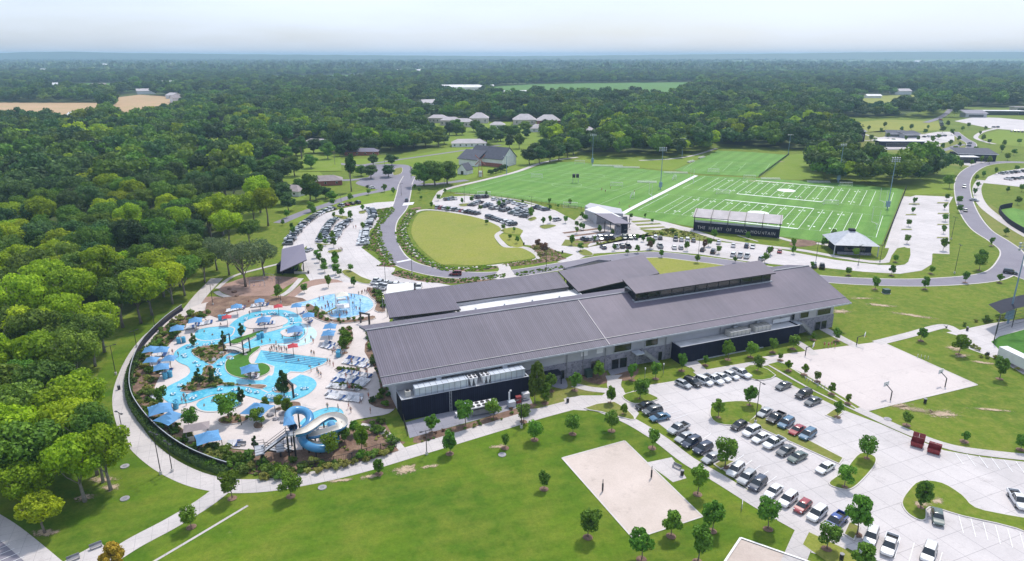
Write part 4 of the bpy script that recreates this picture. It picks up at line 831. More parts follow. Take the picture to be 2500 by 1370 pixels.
for k in range(6):
    x = .1 + (GL - .4) * k / 5; rp(gs, 'post', lambda m: (m.box(x, x + .3, -.32, -.02, 0, 6.3), m.box(x, x + .25, -1, 7.4, 6.75, 6.95, 0, lambda a, b, c: (a, b, c + (b + 1) * .26))), MT['black_metal'])
rp(gs, 'railing', lambda m: (m.box(0, GL, -.06, 0, 4.9, 5.0), m.box(0, GL, .02, .06, 4.05, 4.9)), MT['light_metal'])
cu = bpy.data.curves.new('lettering', 'FONT'); cu.body = 'THE  HEART  OF  SAND  MOUNTAIN'; cu.size = 2.0; cu.extrude = .03; cu.space_character = 1.25
to = bpy.data.objects.new('lettering', cu); COL.objects.link(to); bpy.context.view_layer.update()
dg = bpy.context.evaluated_depsgraph_get(); tm = bpy.data.meshes.new_from_object(to.evaluated_get(dg)); bpy.data.objects.remove(to)
tm.materials.clear(); tm.materials.append(MT['kerb'])
wx = max(v.co.x for v in tm.vertices); sc_ = (GL - 3.6) / wx
for v in tm.vertices: v.co = Vector((1.8 + v.co.x * sc_, -.06 - v.co.z, 1.15 + v.co.y * .95))
link('lettering', tm, gs)
# houses and far buildings
house(795, 450, 20, 11, 3, 2.6, 'shingle_brown', 'brickred', 'low brick house with a pale hip roof left of the tall pine', rad(15))
house(712, 474, 18, 11, 3, 2.6, 'shingle_brown', 'siding_white', 'house with a grey roof half hidden under trees left of the round tree', rad(-20))
house(1145, 357, 30, 12, 3.2, 3.2, 'shingle_pale', 'siding_white', 'long low white bungalow with a hip roof beside the lane', rad(4), wins=6)
house(884, 378, 26, 9, 3, 2.4, 'roof_purple', 'brickred', 'brick bungalow at the foot of the dark trees beyond the lane', rad(3), wins=4)
house(775, 360, 24, 14, 4, 3.5, 'shingle_pale', 'siding_white', 'white house among trees left of the lane end', rad(-10))
house(1070, 300, 22, 12, 6, 3.5, 'shingle_pale', 'far_wall', 'leftmost terraced block with a pale roof beyond the bungalow', rad(-2), wins=5)
house(1100, 306, 22, 12, 6, 3.5, 'shingle_pale', 'far_wall', 'second terraced block with a pale roof beyond the bungalow', rad(-2), wins=5)
house(1130, 310, 22, 12, 6, 3.5, 'shingle_pale', 'far_wall', 'rightmost terraced block with a pale roof beyond the bungalow', rad(-2), wins=5)
house(1170, 300, 22, 18, 6, 6, 'shingle_pale', 'far_wall', 'tall hip roofed house right of the terraced blocks', 0)
house(1280, 304, 26, 18, 6, 6, 'shingle_pale', 'far_wall', 'hip roofed house left of the pair beyond the poplar', 0)
house(1338, 306, 26, 18, 6, 6, 'shingle_pale', 'brickred', 'hip roofed house nearest the wood behind the soccer field', 0)
house(1322, 322, 24, 12, 4, 4, 'shingle_pale', 'siding_white', 'lower white house in front of the hip roofed pair', 0)
house(1215, 313, 16, 10, 4, 3, 'shingle_pale', 'siding_white', 'small pale house behind the dark spreading tree', 0)
house(1430, 328, 18, 11, 4, 3.5, 'shingle_pale', 'siding_white', 'pale roofed house behind the trees above the soccer field', rad(10))
house(600, 506, 14, 11, 3.5, 2.5, 'shingle_pale', 'siding_white', 'white roofed house under the lime green trees', rad(30))
house(200, 293, 26, 16, 7, 3, 'white_roof', 'siding_white', 'white barn at the edge of the bare soil field', rad(5), 'gable', 'barn')
house(20, 330, 34, 22, 6, 3, 'shingle_pale', 'far_wall', 'grey roofed barn in the wood at the far left', rad(-8), 'gable', 'barn')
house(70, 388, 20, 12, 4, 3, 'shingle_brown', 'brickred', 'small grey roofed cottage in the wood at the far left', rad(10), 'gable')
house(560, 375, 22, 12, 4, 3, 'shingle_brown', 'siding_white', 'grey roofed cottage in the wood left of the lane', rad(-10), 'gable')
for i, (x, y, w_, d_, h_, lb) in enumerate(((330, 165, 520, 160, 16, 'vast white warehouse on the far left horizon'), (1020, 180, 340, 90, 12, 'long white shed on the horizon above the soccer field'), (1140, 222, 120, 50, 9, 'long pale store building left of the far green field'), (1330, 236, 200, 45, 8, 'long pale roofed shed below the far green field'), (2240, 160, 60, 40, 26, 'pale block on the skyline at the far right'), (90, 178, 110, 50, 12, 'white shed in the far wood at the left'), (430, 212, 70, 40, 10, 'white shed beyond the small soil field'), (2130, 240, 26, 14, 5, 'pale roofed shed among trees at the upper right'), (2200, 214, 30, 16, 6, 'small pale shed among trees left of the avenue'), (1720, 190, 90, 30, 8, 'pale shed right of the far green field'), (2420, 222, 60, 24, 8, 'pale roofed shed right of the avenue'), (560, 203, 60, 30, 9, 'small pale shed in the wood above the lane'))):
    v = G(x, max(y, 158), 0); o = thing('shed', lb, 'shed', v)
    rp(o, 'wall', lambda m: gwall(m, -w_ / 2, w_ / 2, -d_ / 2, d_ / 2, h_, h_ * 1.5), MT['siding_white']); rp(o, 'roof', lambda m: gable(m, -w_ / 2, w_ / 2, -d_ / 2, d_ / 2, h_, h_ * 1.5, 1), MT['white_roof'])
_h = random.Random(21); _k = 0
_FH = sorted((_h.uniform(60, 2480), _h.choice([_h.uniform(200, 262), _h.uniform(175, 215)])) for _ in range(34))
for x, y in _FH:
    if 1300 < x < 1720 and 195 < y < 235: continue
    o = thing('house', f'{ORD(_k)} small pale roofed house from the left in the distant wood', 'house', G(x, y), _h.uniform(0, 3), 'small houses in the distant wood'); _k += 1
    w_, d_, h_ = _h.uniform(16, 40), _h.uniform(12, 20), _h.uniform(5, 8)
    rp(o, 'wall', lambda m: gwall(m, -w_ / 2, w_ / 2, -d_ / 2, d_ / 2, h_, h_ * 1.6), MT['siding_white']); rp(o, 'roof', lambda m: gable(m, -w_ / 2, w_ / 2, -d_ / 2, d_ / 2, h_, h_ * 1.6, 1), MT[_h.choice(['shingle_pale', 'white_roof', 'shingle_pale', 'shingle_brown'])])
# complex at the upper right
def flat_block(px, py, w, d, h, ang, wallm, roofm, label, name='pavilion_building', tilt=0):
    o = thing(name, label, 'building', G(px, py), ang)
    rp(o, 'wall', lambda m: m.box(-w / 2, w / 2, -d / 2, d / 2, 0, h), MT[wallm])
    rp(o, 'roof', lambda m: plane_roof(m, [(-w / 2 - 1, -d / 2 - 1, h + .5), (w / 2 + 1, -d / 2 - 1, h + .5), (w / 2 + 1, d / 2 + 1, h + .5 + tilt), (-w / 2 - 1, d / 2 + 1, h + .5 + tilt)], .4), [MT[roofm], MT['white_paint']])
    openings(o, [(-w * .35, w * .35, -d / 2, .8, h * .7)])
    return o
flat_block(2195, 357, 38, 9, 4.5, rad(-2), 'dark_navy', 'white_roof', 'long black walled building with a white roof edge beyond the trees')
flat_block(2372, 390, 26, 16, 5, rad(-10), 'dark_navy', 'shingle', 'navy club building with a dark sloping roof at the road bend', tilt=2.5)
flat_block(2350, 396, 16, 6, 4, rad(-6), 'dark_navy', 'white_roof', 'white roofed annex in front of the navy club building')
flat_block(2085, 345, 14, 10, 9, rad(20), 'dark_navy', 'roof_purple', 'dark gabled tower building among trees at the playground', tilt=3)
flat_block(2185, 334, 16, 9, 3.5, rad(-15), 'panel_grey', 'shingle', 'small grey roofed shelter left of the twin shelter', tilt=2)
flat_block(2218, 336, 16, 9, 3.5, rad(10), 'panel_grey', 'shingle', 'small grey roofed shelter right of the twin shelter', tilt=2)
flat_block(2375, 286, 26, 14, 5, rad(-5), 'panel_grey', 'roof_purple', 'purple roofed building beside the far white car park', tilt=3)
flat_block(2440, 280, 56, 14, 5, rad(-6), 'dark_navy', 'white_roof', 'long dark building with white roofs behind the far car park')
flat_block(2490, 270, 22, 14, 5, rad(-6), 'far_wall', 'shingle_brown', 'pale building among trees at the far right edge')
# bleachers and dugouts round the turf
def bleacher(px, py, w, ang, label, mt='white_paint'):
    o = thing('bleacher', label, 'bleacher', G(px, py), ang, 'benches beside the turf fields')
    for k in range(3): rp(o, 'bench', lambda m: m.box(-w / 2, w / 2, k * .8, k * .8 + .4, .35 + .3 * k, .45 + .3 * k), MT[mt])
    rp(o, 'frame', lambda m: [m.box(x, x + .1, 0, 2, 0, .34) for x in np.linspace(-w / 2 + .2, w / 2 - .3, 5)], MT['grey_metal'])
for (x, y, w_, lb) in ((1483, 407, 22, 'left of the pair above the upper soccer field'), (1530, 411, 18, 'right of the pair above the upper soccer field'), (1650, 424, 16, 'by the white walk above the tall light mast'), (1882, 439, 12, 'above the left of the far gridiron'), (2000, 447, 14, 'above the right of the far gridiron'), (1580, 447, 12, 'in the gap between the two soccer fields'), (1690, 396, 10, 'at the left edge of the farthest turf'), (1716, 386, 10, 'behind the left edge of the farthest turf')):
    bleacher(x, y, w_, rad(-6) if x < 1670 or x > 1730 else rad(50), 'low white bench ' + lb)
# bottle-green dugout row etc.
print('p3 done')
# ================================================= WATER PARK
DZ = .12
sheet('pool_deck', [(345, 860), (358, 820), (400, 785), (450, 760), (500, 740), (560, 735), (640, 728), (700, 735), (760, 700), (840, 690), (905, 700), (930, 720), (945, 745), (950, 790), (895, 800), (905, 830), (925, 900), (945, 950), (968, 985), (950, 1010), (900, 1020), (860, 1030), (845, 1060), (800, 1090), (740, 1100), (640, 1100), (560, 1095), (490, 1075), (430, 1040), (390, 1000), (365, 940), (350, 900)], DZ, MT['deck'], 3)
_wz = [DZ + .02]
def nextz(): _wz[0] += .004; return _wz[0]
def pool(pts, m='pool_water', sm=4, coping=True):
    P = poly_w(Z1(*pts), sm); z = nextz()
    if coping: strip('coping', None, .45, z + .05, MT['kerb'], 0, world=P, closed=True)
    return sheet('water', None, z, MT[m], world=P)
def river(pts, w, coping=True):
    P = smooth_loop([tuple(G(*q)[:2]) for q in Z1(*pts)], 6, False); z = nextz()
    if coping: strip('coping', None, w + .7, z - .04 - .012, MT['kerb'], 0, world=P)
    strip('water', None, w, z + .06, MT['pool_water'], 0, world=P)
def bed(pts, m='mulch', sm=3, nm='planting_bed'):
    P = poly_w(Z1(*pts), sm); mb = MB(); mb.prism(P, DZ, DZ + .22); tag(mb.obj('kerb', MT['kerb']), kind='structure')
    return sheet(nm, None, DZ + .235, MT[m], world=inset(P, .18))
river([(470, 455), (560, 462), (640, 448), (710, 425), (752, 385), (765, 345), (800, 312), (850, 285), (930, 268), (1010, 266), (1070, 280), (1105, 310), (1095, 350), (1060, 385)], 5.0)
river([(490, 468), (440, 495), (425, 525), (450, 555), (510, 582), (530, 620), (505, 660), (440, 700), (375, 735), (362, 770), (400, 800), (450, 800), (520, 775), (600, 750), (700, 738), (800, 742), (900, 765), (980, 788), (1080, 785), (1150, 760), (1190, 720), (1170, 690), (1110, 672)], 4.6)
river([(800, 510), (720, 545), (665, 575), (640, 615), (655, 660), (710, 695), (790, 710), (880, 715), (960, 700), (1010, 660)], 5.0)
pool([(490, 405), (510, 375), (570, 358), (660, 350), (735, 358), (740, 380), (720, 410), (650, 430), (570, 440), (510, 430)])
pool([(905, 498), (1335, 551), (1290, 588), (1230, 612), (1165, 637), (1090, 632), (1050, 660), (1040, 700), (1000, 745), (950, 762), (905, 740), (950, 690), (980, 640), (985, 600), (940, 585), (860, 580)], sm=0)
pool([(782, 475), (840, 435), (920, 395), (1000, 372), (1070, 350), (1140, 325), (1190, 345), (1190, 395), (1140, 440), (1040, 458), (960, 462), (890, 478), (820, 492)])
sheet('water', Z1((1150, 330), (1200, 345), (1245, 375), (1250, 410), (1215, 450), (1150, 470), (1050, 470), (1000, 463), (1100, 445), (1165, 415), (1180, 370)), nextz() + .004, MT['beach_water'], 3)
pool([(1100, 212), (1200, 190), (1300, 158), (1400, 145), (1500, 150), (1570, 170), (1605, 205), (1595, 240), (1530, 275), (1430, 300), (1340, 292), (1300, 255), (1230, 228), (1140, 225)], 'splash_water')
pool([(500, 845), (520, 815), (590, 785), (680, 772), (760, 790), (790, 830), (720, 865), (620, 880), (540, 875)])
pool([(1140, 960), (1190, 905), (1270, 865), (1350, 850), (1405, 862), (1425, 895), (1400, 935), (1330, 965), (1230, 975)])
mat('lane', (.03, .16, .36), (.02, .12, .3), 1, .6)
for k in range(5):
    t = (k + 1) / 6; a = (912 + 40 * t, 500 + 70 * t); b = (1333 - 90 * t, 552 + 52 * t); strip('lane_line', Z1(a, b), .3, _wz[0] + .02 + .002 * k, MT['lane'], 0)
# islands on the water
bed([(478, 500), (520, 480), (600, 470), (680, 462), (700, 500), (690, 530), (640, 560), (600, 590), (540, 560), (490, 530)])
bed([(408, 748), (470, 700), (540, 650), (560, 600), (610, 600), (620, 660), (680, 700), (800, 715), (900, 712), (945, 722), (900, 742), (800, 725), (680, 718), (600, 732), (500, 756), (430, 760)])
bed([(695, 560), (780, 520), (880, 478), (905, 485), (840, 540), (850, 585), (920, 580), (965, 605), (955, 640), (890, 668), (800, 675), (720, 655), (685, 615)], 'lawn_artificial', 3, 'lawn')
bed([(745, 430), (840, 400), (905, 378), (925, 380), (880, 410), (800, 445), (740, 465), (710, 450)], 'lawn_artificial', 3, 'lawn')
bed([(985, 752), (1040, 700), (1090, 700), (1108, 725), (1080, 750), (1020, 765)])
sheet('island_deck', Z1((800, 330), (860, 300), (980, 282), (1060, 300), (1070, 330), (1000, 355), (900, 365), (820, 360)), nextz() + .08, MT['deck'], 4)
sheet('island_deck', Z1((1025, 390), (1060, 368), (1130, 368), (1165, 390), (1130, 412), (1060, 415)), nextz() + .08, MT['deck'], 4)
for pts in ([(640, 930), (700, 905), (780, 905), (835, 925), (790, 950), (700, 962), (650, 955)], [(855, 965), (880, 945), (925, 965), (900, 990), (865, 988)], [(1030, 850), (1090, 820), (1150, 825), (1150, 860), (1060, 870)], [(1380, 470), (1400, 400), (1450, 345), (1480, 400), (1470, 460), (1420, 485)], [(1380, 610), (1520, 625), (1510, 640), (1375, 625)], [(1365, 705), (1555, 735), (1545, 750), (1365, 722)], [(1195, 210), (1240, 230), (1300, 290), (1350, 310), (1320, 330), (1220, 290), (1180, 240)], [(1330, 310), (1480, 310), (1600, 285), (1600, 310), (1400, 335)], [(1560, 110), (1640, 130), (1665, 180), (1680, 260), (1610, 255), (1620, 200), (1580, 165)]): bed(pts)
# outer planting round the park
OUT = Z1((330, 330), (240, 420), (180, 500), (130, 600), (105, 700), (115, 800), (170, 900), (250, 1000), (350, 1090), (480, 1170), (620, 1225), (720, 1250), (900, 1270), (1060, 1250), (1250, 1235), (1450, 1200), (1600, 1170), (1760, 1120), (1700, 1040), (1600, 1000), (1520, 960), (1430, 1010), (1300, 1100), (1100, 1120), (900, 1130), (700, 1110), (560, 1060), (440, 1000), (350, 930), (260, 850), (225, 780), (260, 700), (300, 620), (230, 600), (190, 560), (230, 520), (330, 470), (380, 420), (450, 330), (520, 300), (600, 280), (560, 250), (430, 290))
sheet('planting_bed', OUT, DZ + .03, MT['mulch'], 0)
sheet('planting_bed', Z1((560, 250), (620, 175), (900, 160), (1100, 165), (1190, 190), (1060, 225), (900, 215), (720, 265), (640, 300)), DZ + .034, MT['mulch'], 2)
sheet('playground', [(530, 700), (560, 690), (600, 678), (660, 674), (700, 676), (730, 680), (700, 700), (660, 722), (600, 730), (550, 718)], .05, MT['play_mulch'], 3)
sheet('playground', [(470, 760), (500, 725), (560, 728), (640, 733), (700, 722), (740, 690), (800, 680), (840, 690), (820, 705), (760, 715), (700, 735), (600, 745), (520, 755)], .052, MT['play_mulch'], 2)
sheet('planting_bed', [(900, 830), (935, 850), (945, 880), (955, 930), (975, 990), (940, 1000), (900, 985), (930, 960), (915, 900), (890, 860)], DZ + .036, MT['mulch'], 2)
# railing on a low dark wall round the park
FP = smooth_loop([tuple(G(*q)[:2]) for q in Z1((420, 250), (330, 315), (230, 410), (165, 490), (120, 590), (98, 700), (110, 800), (160, 890), (240, 985), (350, 1080), (470, 1155), (610, 1215), (700, 1245))], 5, False)
fc = thing('park_railing', 'long curved black railing on a dark wall round the left of the water park', 'railing', (0, 0, 0))
wall_strip('wall', FP, .35, .02, 1.0, MT['dark_navy'], fc); wall_strip('handrail', FP, .16, 2.0, 2.12, MT['light_metal'], fc); wall_strip('infill', FP, .05, 1.0, 2.0, MT['black_metal'], fc)
def post_fence(name, label, px, h, mt, step=2.5, group=None):
    P = [G(x, y) for x, y in px]; o = thing(name, label, 'fence', tuple(P[0]), 0, group); O = P[0]
    pts = []; 
    for a, b in zip(P, P[1:]):
        n = max(1, int((b - a).length / step)); pts += [a + (b - a) * k / n for k in range(n)]
    pts.append(P[-1]); 
    if len(pts) > 60: pts = pts[::2]
    for q in pts: m = MB(); q = q - O; m.box(q.x - .06, q.x + .06, q.y - .06, q.y + .06, 0, h + .1); m.obj('post', MT[mt], o)
    for z in (h, h * .12): wall_strip('rail', [tuple((q - O)[:2]) for q in P], .06, z, z + .06, MT[mt], o)
    m = MB()
    for a, b in zip(P, P[1:]):
        n = int((b - a).length / .35)
        for k in range(n): q = a + (b - a) * (k + .5) / n - O; m.box(q.x - .015, q.x + .015, q.y - .015, q.y + .015, h * .12 + .06, h)
    m.obj('bars', MT[mt], o); return o
post_fence('picket_fence', 'black picket fence behind the shrubs below the water slide', [(700, 1152), (770, 1142), (860, 1122), (930, 1100), (968, 1092)], 1.5, 'black_metal')
post_fence('picket_fence', 'black picket fence along the right of the service yard path', [(985, 1030), (995, 1065)], 1.8, 'black_metal')
post_fence('turf_fence', 'long dark fence at the top of the white car park beside the soccer turf', [(1086, 470), (1240, 486), (1340, 500), (1420, 512)], 1.6, 'black_metal', 4)
post_fence('turf_fence', 'dark fence up the right side of the football turf', [(2158, 600), (2190, 520), (2212, 462)], 2.6, 'black_metal', 4)
post_fence('turf_fence', 'dark fence on the right of the farthest small turf', [(1852, 434), (1926, 379)], 1.8, 'black_metal', 4)
# shade canopies
def canopy(px, py, w, h, ang, label, posts=1, mt='blue_fabric', d=None, group='blue shade canopies of the water park'):
    o = thing('shade_canopy', label, 'sunshade', G(px, py, DZ), ang, group); d = d or w
    m = MB(); a, b = w / 2, d / 2; n = 6; vs = []; top = h + w * .33
    for j in range(n + 1):
        for i in range(n + 1):
            u, v = i / n * 2 - 1, j / n * 2 - 1; r = max(abs(u), abs(v)); e = 1 - abs(abs(u) - abs(v)) if r > 0 else 1
            z = top - (top - h) * r ** .85 - .10 * w * (1 - min(abs(u), abs(v)) / max(r, 1e-6)) * r * .25 * (-1)
            k = 1 - .07 * (1 - min(abs(u), abs(v)) / max(r, 1e-6)) * r
            vs.append((u * a * k, v * b * k, z))
    m.add(vs, [(j * (n + 1) + i, j * (n + 1) + i + 1, (j + 1) * (n + 1) + i + 1, (j + 1) * (n + 1) + i) for j in range(n) for i in range(n)])
    c = m.obj('cloth', MT[mt], o)
    if posts == 1: P = [(0, 0, top - .05)]
    else: P = [(x, y, h) for x in (-a * .97, a * .97) for y in (-b * .97, b * .97)]
    for x, y, z in P: m = MB(); m.tube([(x, y, 0), (x, y, z)], .07, 6); m.obj('post', MT['black_metal'], o)
    return o
CAN = [(480, 783, 5.2, 20, 1, 'with the purple towels beneath, at the upper left deck'), (436, 803, 5.2, 20, 1, 'above the leftmost row of loungers near the railing'), (372, 856, 5.0, 15, 1, 'leftmost of the touching pair by the railing'), (398, 857, 5.0, 15, 1, 'right one of the touching pair by the railing'), (374, 882, 4.6, 10, 1, 'just below the touching pair by the railing'), (418, 878, 4.6, 5, 1, 'alone on one pole at the edge of the round deck'), (398, 900, 5.0, 25, 1, 'above the blue cubes on the round deck'), (396, 1004, 6.0, 30, 4, 'beside the striped shed with tubes at the lower left'), (420, 1026, 6.0, -25, 4, 'below its neighbour at the lower left deck'), (512, 1075, 5.8, 30, 4, 'lowest one beside the grey roofed hut'), (632, 1005, 6.6, -15, 4, 'large one behind the lime green ball tree'), (613, 905, 6.0, 25, 1, 'large one on the green island'), (646, 782, 5.6, 10, 1, 'on the white deck island inside the river loop'), (722, 806, 6.0, 20, 1, 'over the rock island in the beach pool'), (580, 748, 4.6, 20, 1, 'left of the two beside the red playground ground'), (636, 734, 4.2, 20, 1, 'right of the two beside the red playground ground'), (726, 746, 4.4, 10, 1, 'at the left end of the splash pool'), (755, 770, 4.8, 15, 1, 'between the shrubs right of the river loop'), (808, 798, 5.0, 5, 1, 'upper of the pair on the right deck'), (804, 815, 5.0, 5, 1, 'lower of the pair on the right deck')]
for (x, y, w, a, p, lb) in CAN: canopy(x, y + (21 if p == 1 else 22), w * (.72 if p == 1 else .80), 2.7, rad(a), 'blue shade canopy ' + lb, p)
for (x, y, lb) in ((681, 749, 'near the upper edge of the river loop'), (556, 776, 'beside the small blue slide at the round pool'), (717, 848, 'over the lifeguard chair by the lap pool')):
    canopy(x, y + 18, 2.7, 2.5, rad(20), 'red sun umbrella ' + lb, 1, 'red_fabric', group='red umbrellas by the pools')
# grey roofed hut
h = thing('shelter', 'grey roofed hut with open sides on the lower left deck', 'hut', G(484, 1068, DZ), rad(22)); rp(h, 'roof', lambda m: hip(m, -2.2, 2.2, -1.4, 1.4, 2.5, 3.2, .3), MT['shingle_brown'])
for x in (-2, 2):
    for y in (-1.2, 1.2): rp(h, 'post', lambda m: m.box(x - .08, x + .08, y - .08, y + .08, 0, 2.5), MT['grey_metal'])
rp(h, 'counter', lambda m: m.box(-1.9, 1.9, -1.2, -.9, 0, 1), MT['cream'])
# footbridge over the river
A, B = G(549, 858, DZ), G(597, 868, DZ); d = B - A; fb = thing('footbridge', 'small black railed footbridge over the lazy river', 'footbridge', A, math.atan2(d.y, d.x)); L = d.length
rp(fb, 'deck', lambda m: [m.box(L * k / 8, L * (k + 1) / 8, 0, 2, .5 + .5 * sin(pi * (k + .5) / 8), .65 + .5 * sin(pi * (k + .5) / 8)) for k in range(8)], MT['kerb'])
for y in (0, 2): rp(fb, 'railing', lambda m: m.tube([(L * k / 8, y, 1.6 + .5 * sin(pi * k / 8)) for k in range(9)], .06, 4), MT['black_metal'])
for x in (0, L):
    for y in (-.2, 2.2): rp(fb, 'portal_post', lambda m: m.box(x - .12, x + .12, y - .12, y + .12, 0, 4.2), MT['black_metal'])
for x in (0, L): rp(fb, 'portal_beam', lambda m: m.box(x - .1, x + .1, -.3, 2.3, 4.2, 4.4), MT['black_metal'])
# black entrance arches
def arch(p0, p1, h, label):
    A, B = G(*p0, DZ), G(*p1, DZ); d = B - A; o = thing('gateway', label, 'gateway', A, math.atan2(d.y, d.x)); L = d.length
    for x in (0, L): rp(o, 'post', lambda m: m.box(x - .2, x + .2, -.2, .2, 0, h), MT['black_metal'])
    rp(o, 'beam', lambda m: m.box(-.3, L + .3, -.22, .22, h, h + .4), MT['black_metal'])
arch((881, 788), (902, 792), 3.0, 'black square gateway by the splash pool beside the main roof corner'); arch((700, 955), (717, 972), 3.2, 'black square gateway beside the cone tree at the small round pool')
# water slide
tw = thing('slide_tower', 'tall black framed slide tower with stairs and a blue canopy', 'slide tower', G(712, 1118), 0); TO = G(712, 1118)
def tp(px, py, z): q = G(px, py, z) - TO; return Vector((q.x, q.y, z))
def pform(corners, z, nm='platform'):
    P = [tp(x, y, z)[:2] for x, y in corners]; return rp(tw, nm, lambda m: m.prism(P, z - .25, z), [MT['light_metal']])
PL = [((697, 1052), (719, 1050), (720, 1062), (698, 1064)), ((621, 1089), (645, 1085), (647, 1106), (623, 1112)), ((672, 1087), (693, 1083), (694, 1100), (675, 1103)), ((700, 1088), (711, 1088), (711, 1100), (700, 1100))]
for c_, z_ in zip(PL, (5.9, 2.7, 1.6, .6)): pform(c_, z_)
for c_, z_ in zip(PL[:3], (5.9, 2.7, 1.6)):
    q = [tp(x, y, z_) for x, y in c_]; rp(tw, 'railing', lambda m: [m.tube([a + Vector((0, 0, zz)), b + Vector((0, 0, zz))], .045, 4) for a, b in zip(q, q[1:] + q[:1]) for zz in (.5, 1.05)], MT['black_metal'])
for (x, y, z0_, z1_) in ((638, 1110, 2.7, 0), (640, 1090, 2.7, 0), (716, 1060, 5.7, 0), (700, 1060, 5.7, 0), (684, 1100, 1.5, 0), (716, 1052, 8.3, 5), (700, 1052, 8.3, 5)):
    a = tp(x, y, z0_); rp(tw, 'post', lambda m: m.tube([(a.x, a.y, z1_), (a.x, a.y, z0_)], .2 if z1_ == 0 else .08, 8), MT['black_metal'])
def flight(a, b, w=1.5, n=14):
    d = (b - a); e = Vector((-d.y, d.x, 0)).normalized() * w / 2
    s = rp(tw, 'stair_flight', lambda m: [m.box(-.16, .16, -w / 2, w / 2, -.04, .02, 0, lambda x, y, z, k=k: tuple(a + d * (k + .5) / n + Vector((d.x, d.y, 0)).normalized() * x + e * 2 / w * y + Vector((0, 0, z)))) for k in range(n)], MT['light_metal'])
    for sg in (-1, 1):
        rp(s, 'stringer', lambda m: m.tube([a + e * sg - Vector((0, 0, .15)), b + e * sg - Vector((0, 0, .15))], .16, 4), MT['black_metal'])
        rp(s, 'handrail', lambda m: (m.tube([a + e * sg + Vector((0, 0, 1)), b + e * sg + Vector((0, 0, 1))], .05, 4), m.tube([a + e * sg + Vector((0, 0, .5)), b + e * sg + Vector((0, 0, .5))], .03, 4)), MT['black_metal'])
flight(tp(645, 1100, 2.7), tp(698, 1060, 5.9)); flight(tp(646, 1094, 2.7), tp(672, 1098, 1.6), 1.3, 6); flight(tp(694, 1094, 1.6), tp(712, 1098, .2), 1.3, 6)
cv = [tp(x, y, z) for x, y, z in ((691, 1040, 8.3), (718, 1036, 8.3), (717, 1016, 8.3), (693, 1018, 8.3))]; tc_ = sum(cv, Vector()) / 4 + Vector((0, 0, .9))
rp(tw, 'canopy', lambda m: m.add([tuple(q) for q in cv] + [tuple(tc_)], [(0, 1, 4), (1, 2, 4), (2, 3, 4), (3, 0, 4)]), MT['blue_fabric'])
def flume(name, label, pts, r, open_, mo, mi):
    P = smooth_loop([tuple(G(x, y, z)) for x, y, z in pts], 6, False); O = Vector((P[-1][0], P[-1][1], 0)); P = [Vector(p) - O for p in P]
    o = thing(name, label, 'water slide', O); n = 9 if open_ else 12
    def ring(rr, i):
        d = (P[min(i + 1, len(P) - 1)] - P[max(i - 1, 0)]).normalized(); a = d.cross(Vector((0, 0, 1))).normalized(); c = a.cross(d)
        A = [pi + pi * k / (n - 1) for k in range(n)] if open_ else [2 * pi * k / n for k in range(n)]
        return [P[i] + a * cos(t) * rr + c * sin(t) * rr for t in A]
    m = MB()
    if open_:
        R1 = [ring(r, i) for i in range(len(P))]; R2 = [ring(r - .09, i) for i in range(len(P))]
        b = 0
        for R_, mi_ in ((R1, 0), (R2, 1)):
            b = len(m.v); [m.v.extend(tuple(v) for v in q) for q in R_]
            for i in range(len(P) - 1):
                for k in range(n - 1): m.f.append([b + i * n + k, b + i * n + k + 1, b + (i + 1) * n + k + 1, b + (i + 1) * n + k]); m.m.append(mi_)
        c0 = len(R1) * n
        for i in range(len(P) - 1):
            for k in (0, n - 1): m.f.append([i * n + k, (i + 1) * n + k, c0 + (i + 1) * n + k, c0 + i * n + k]); m.m.append(1)
    else: m.loft([ring(r, i) for i in range(len(P))], 0, False)
    m.obj('flume', [MT[mo], MT[mi]], o, smooth=True)
    for i in range(8, len(P) - 6, 13):
        if P[i].z > 1.2: c = P[i]; m = MB(); m.tube([(c.x, c.y, 0), (c.x, c.y, c.z - r * .9)], .16, 7); m.obj('support', MT['black_metal'], o)
    return o
flume('open_flume', 'open slide with cream inside and blue outside looping over its pool', [(718, 1055, 5.9), (742, 1050, 5.7), (760, 1040, 5.5), (778, 1026, 5.3), (800, 1014, 5.1), (822, 1013, 4.9), (836, 1024, 4.7), (832, 1038, 4.4), (812, 1046, 4.2), (790, 1052, 3.9), (768, 1058, 3.6), (748, 1060, 3.3), (738, 1066, 3.0), (748, 1078, 2.6), (772, 1085, 2.3), (796, 1080, 2.0), (802, 1066, 1.7), (795, 1050, 1.3), (786, 1036, .8)], 1.12, True, 'flume_blue', 'flume_cream')
flume('tube_slide', 'closed blue slide curling behind the tower and down to the left of the pool', [(716, 1044, 6.5), (708, 1030, 6.3), (704, 1014, 6.1), (716, 1002, 5.8), (738, 1002, 5.4), (754, 1012, 5.0), (756, 1030, 4.5), (744, 1046, 4.0), (736, 1062, 3.5), (744, 1082, 3.0), (770, 1094, 2.5), (802, 1092, 2.0), (818, 1076, 1.6), (818, 1054, 1.2), (808, 1036, .8)], .85, False, 'flume_blue', 'flume_blue')
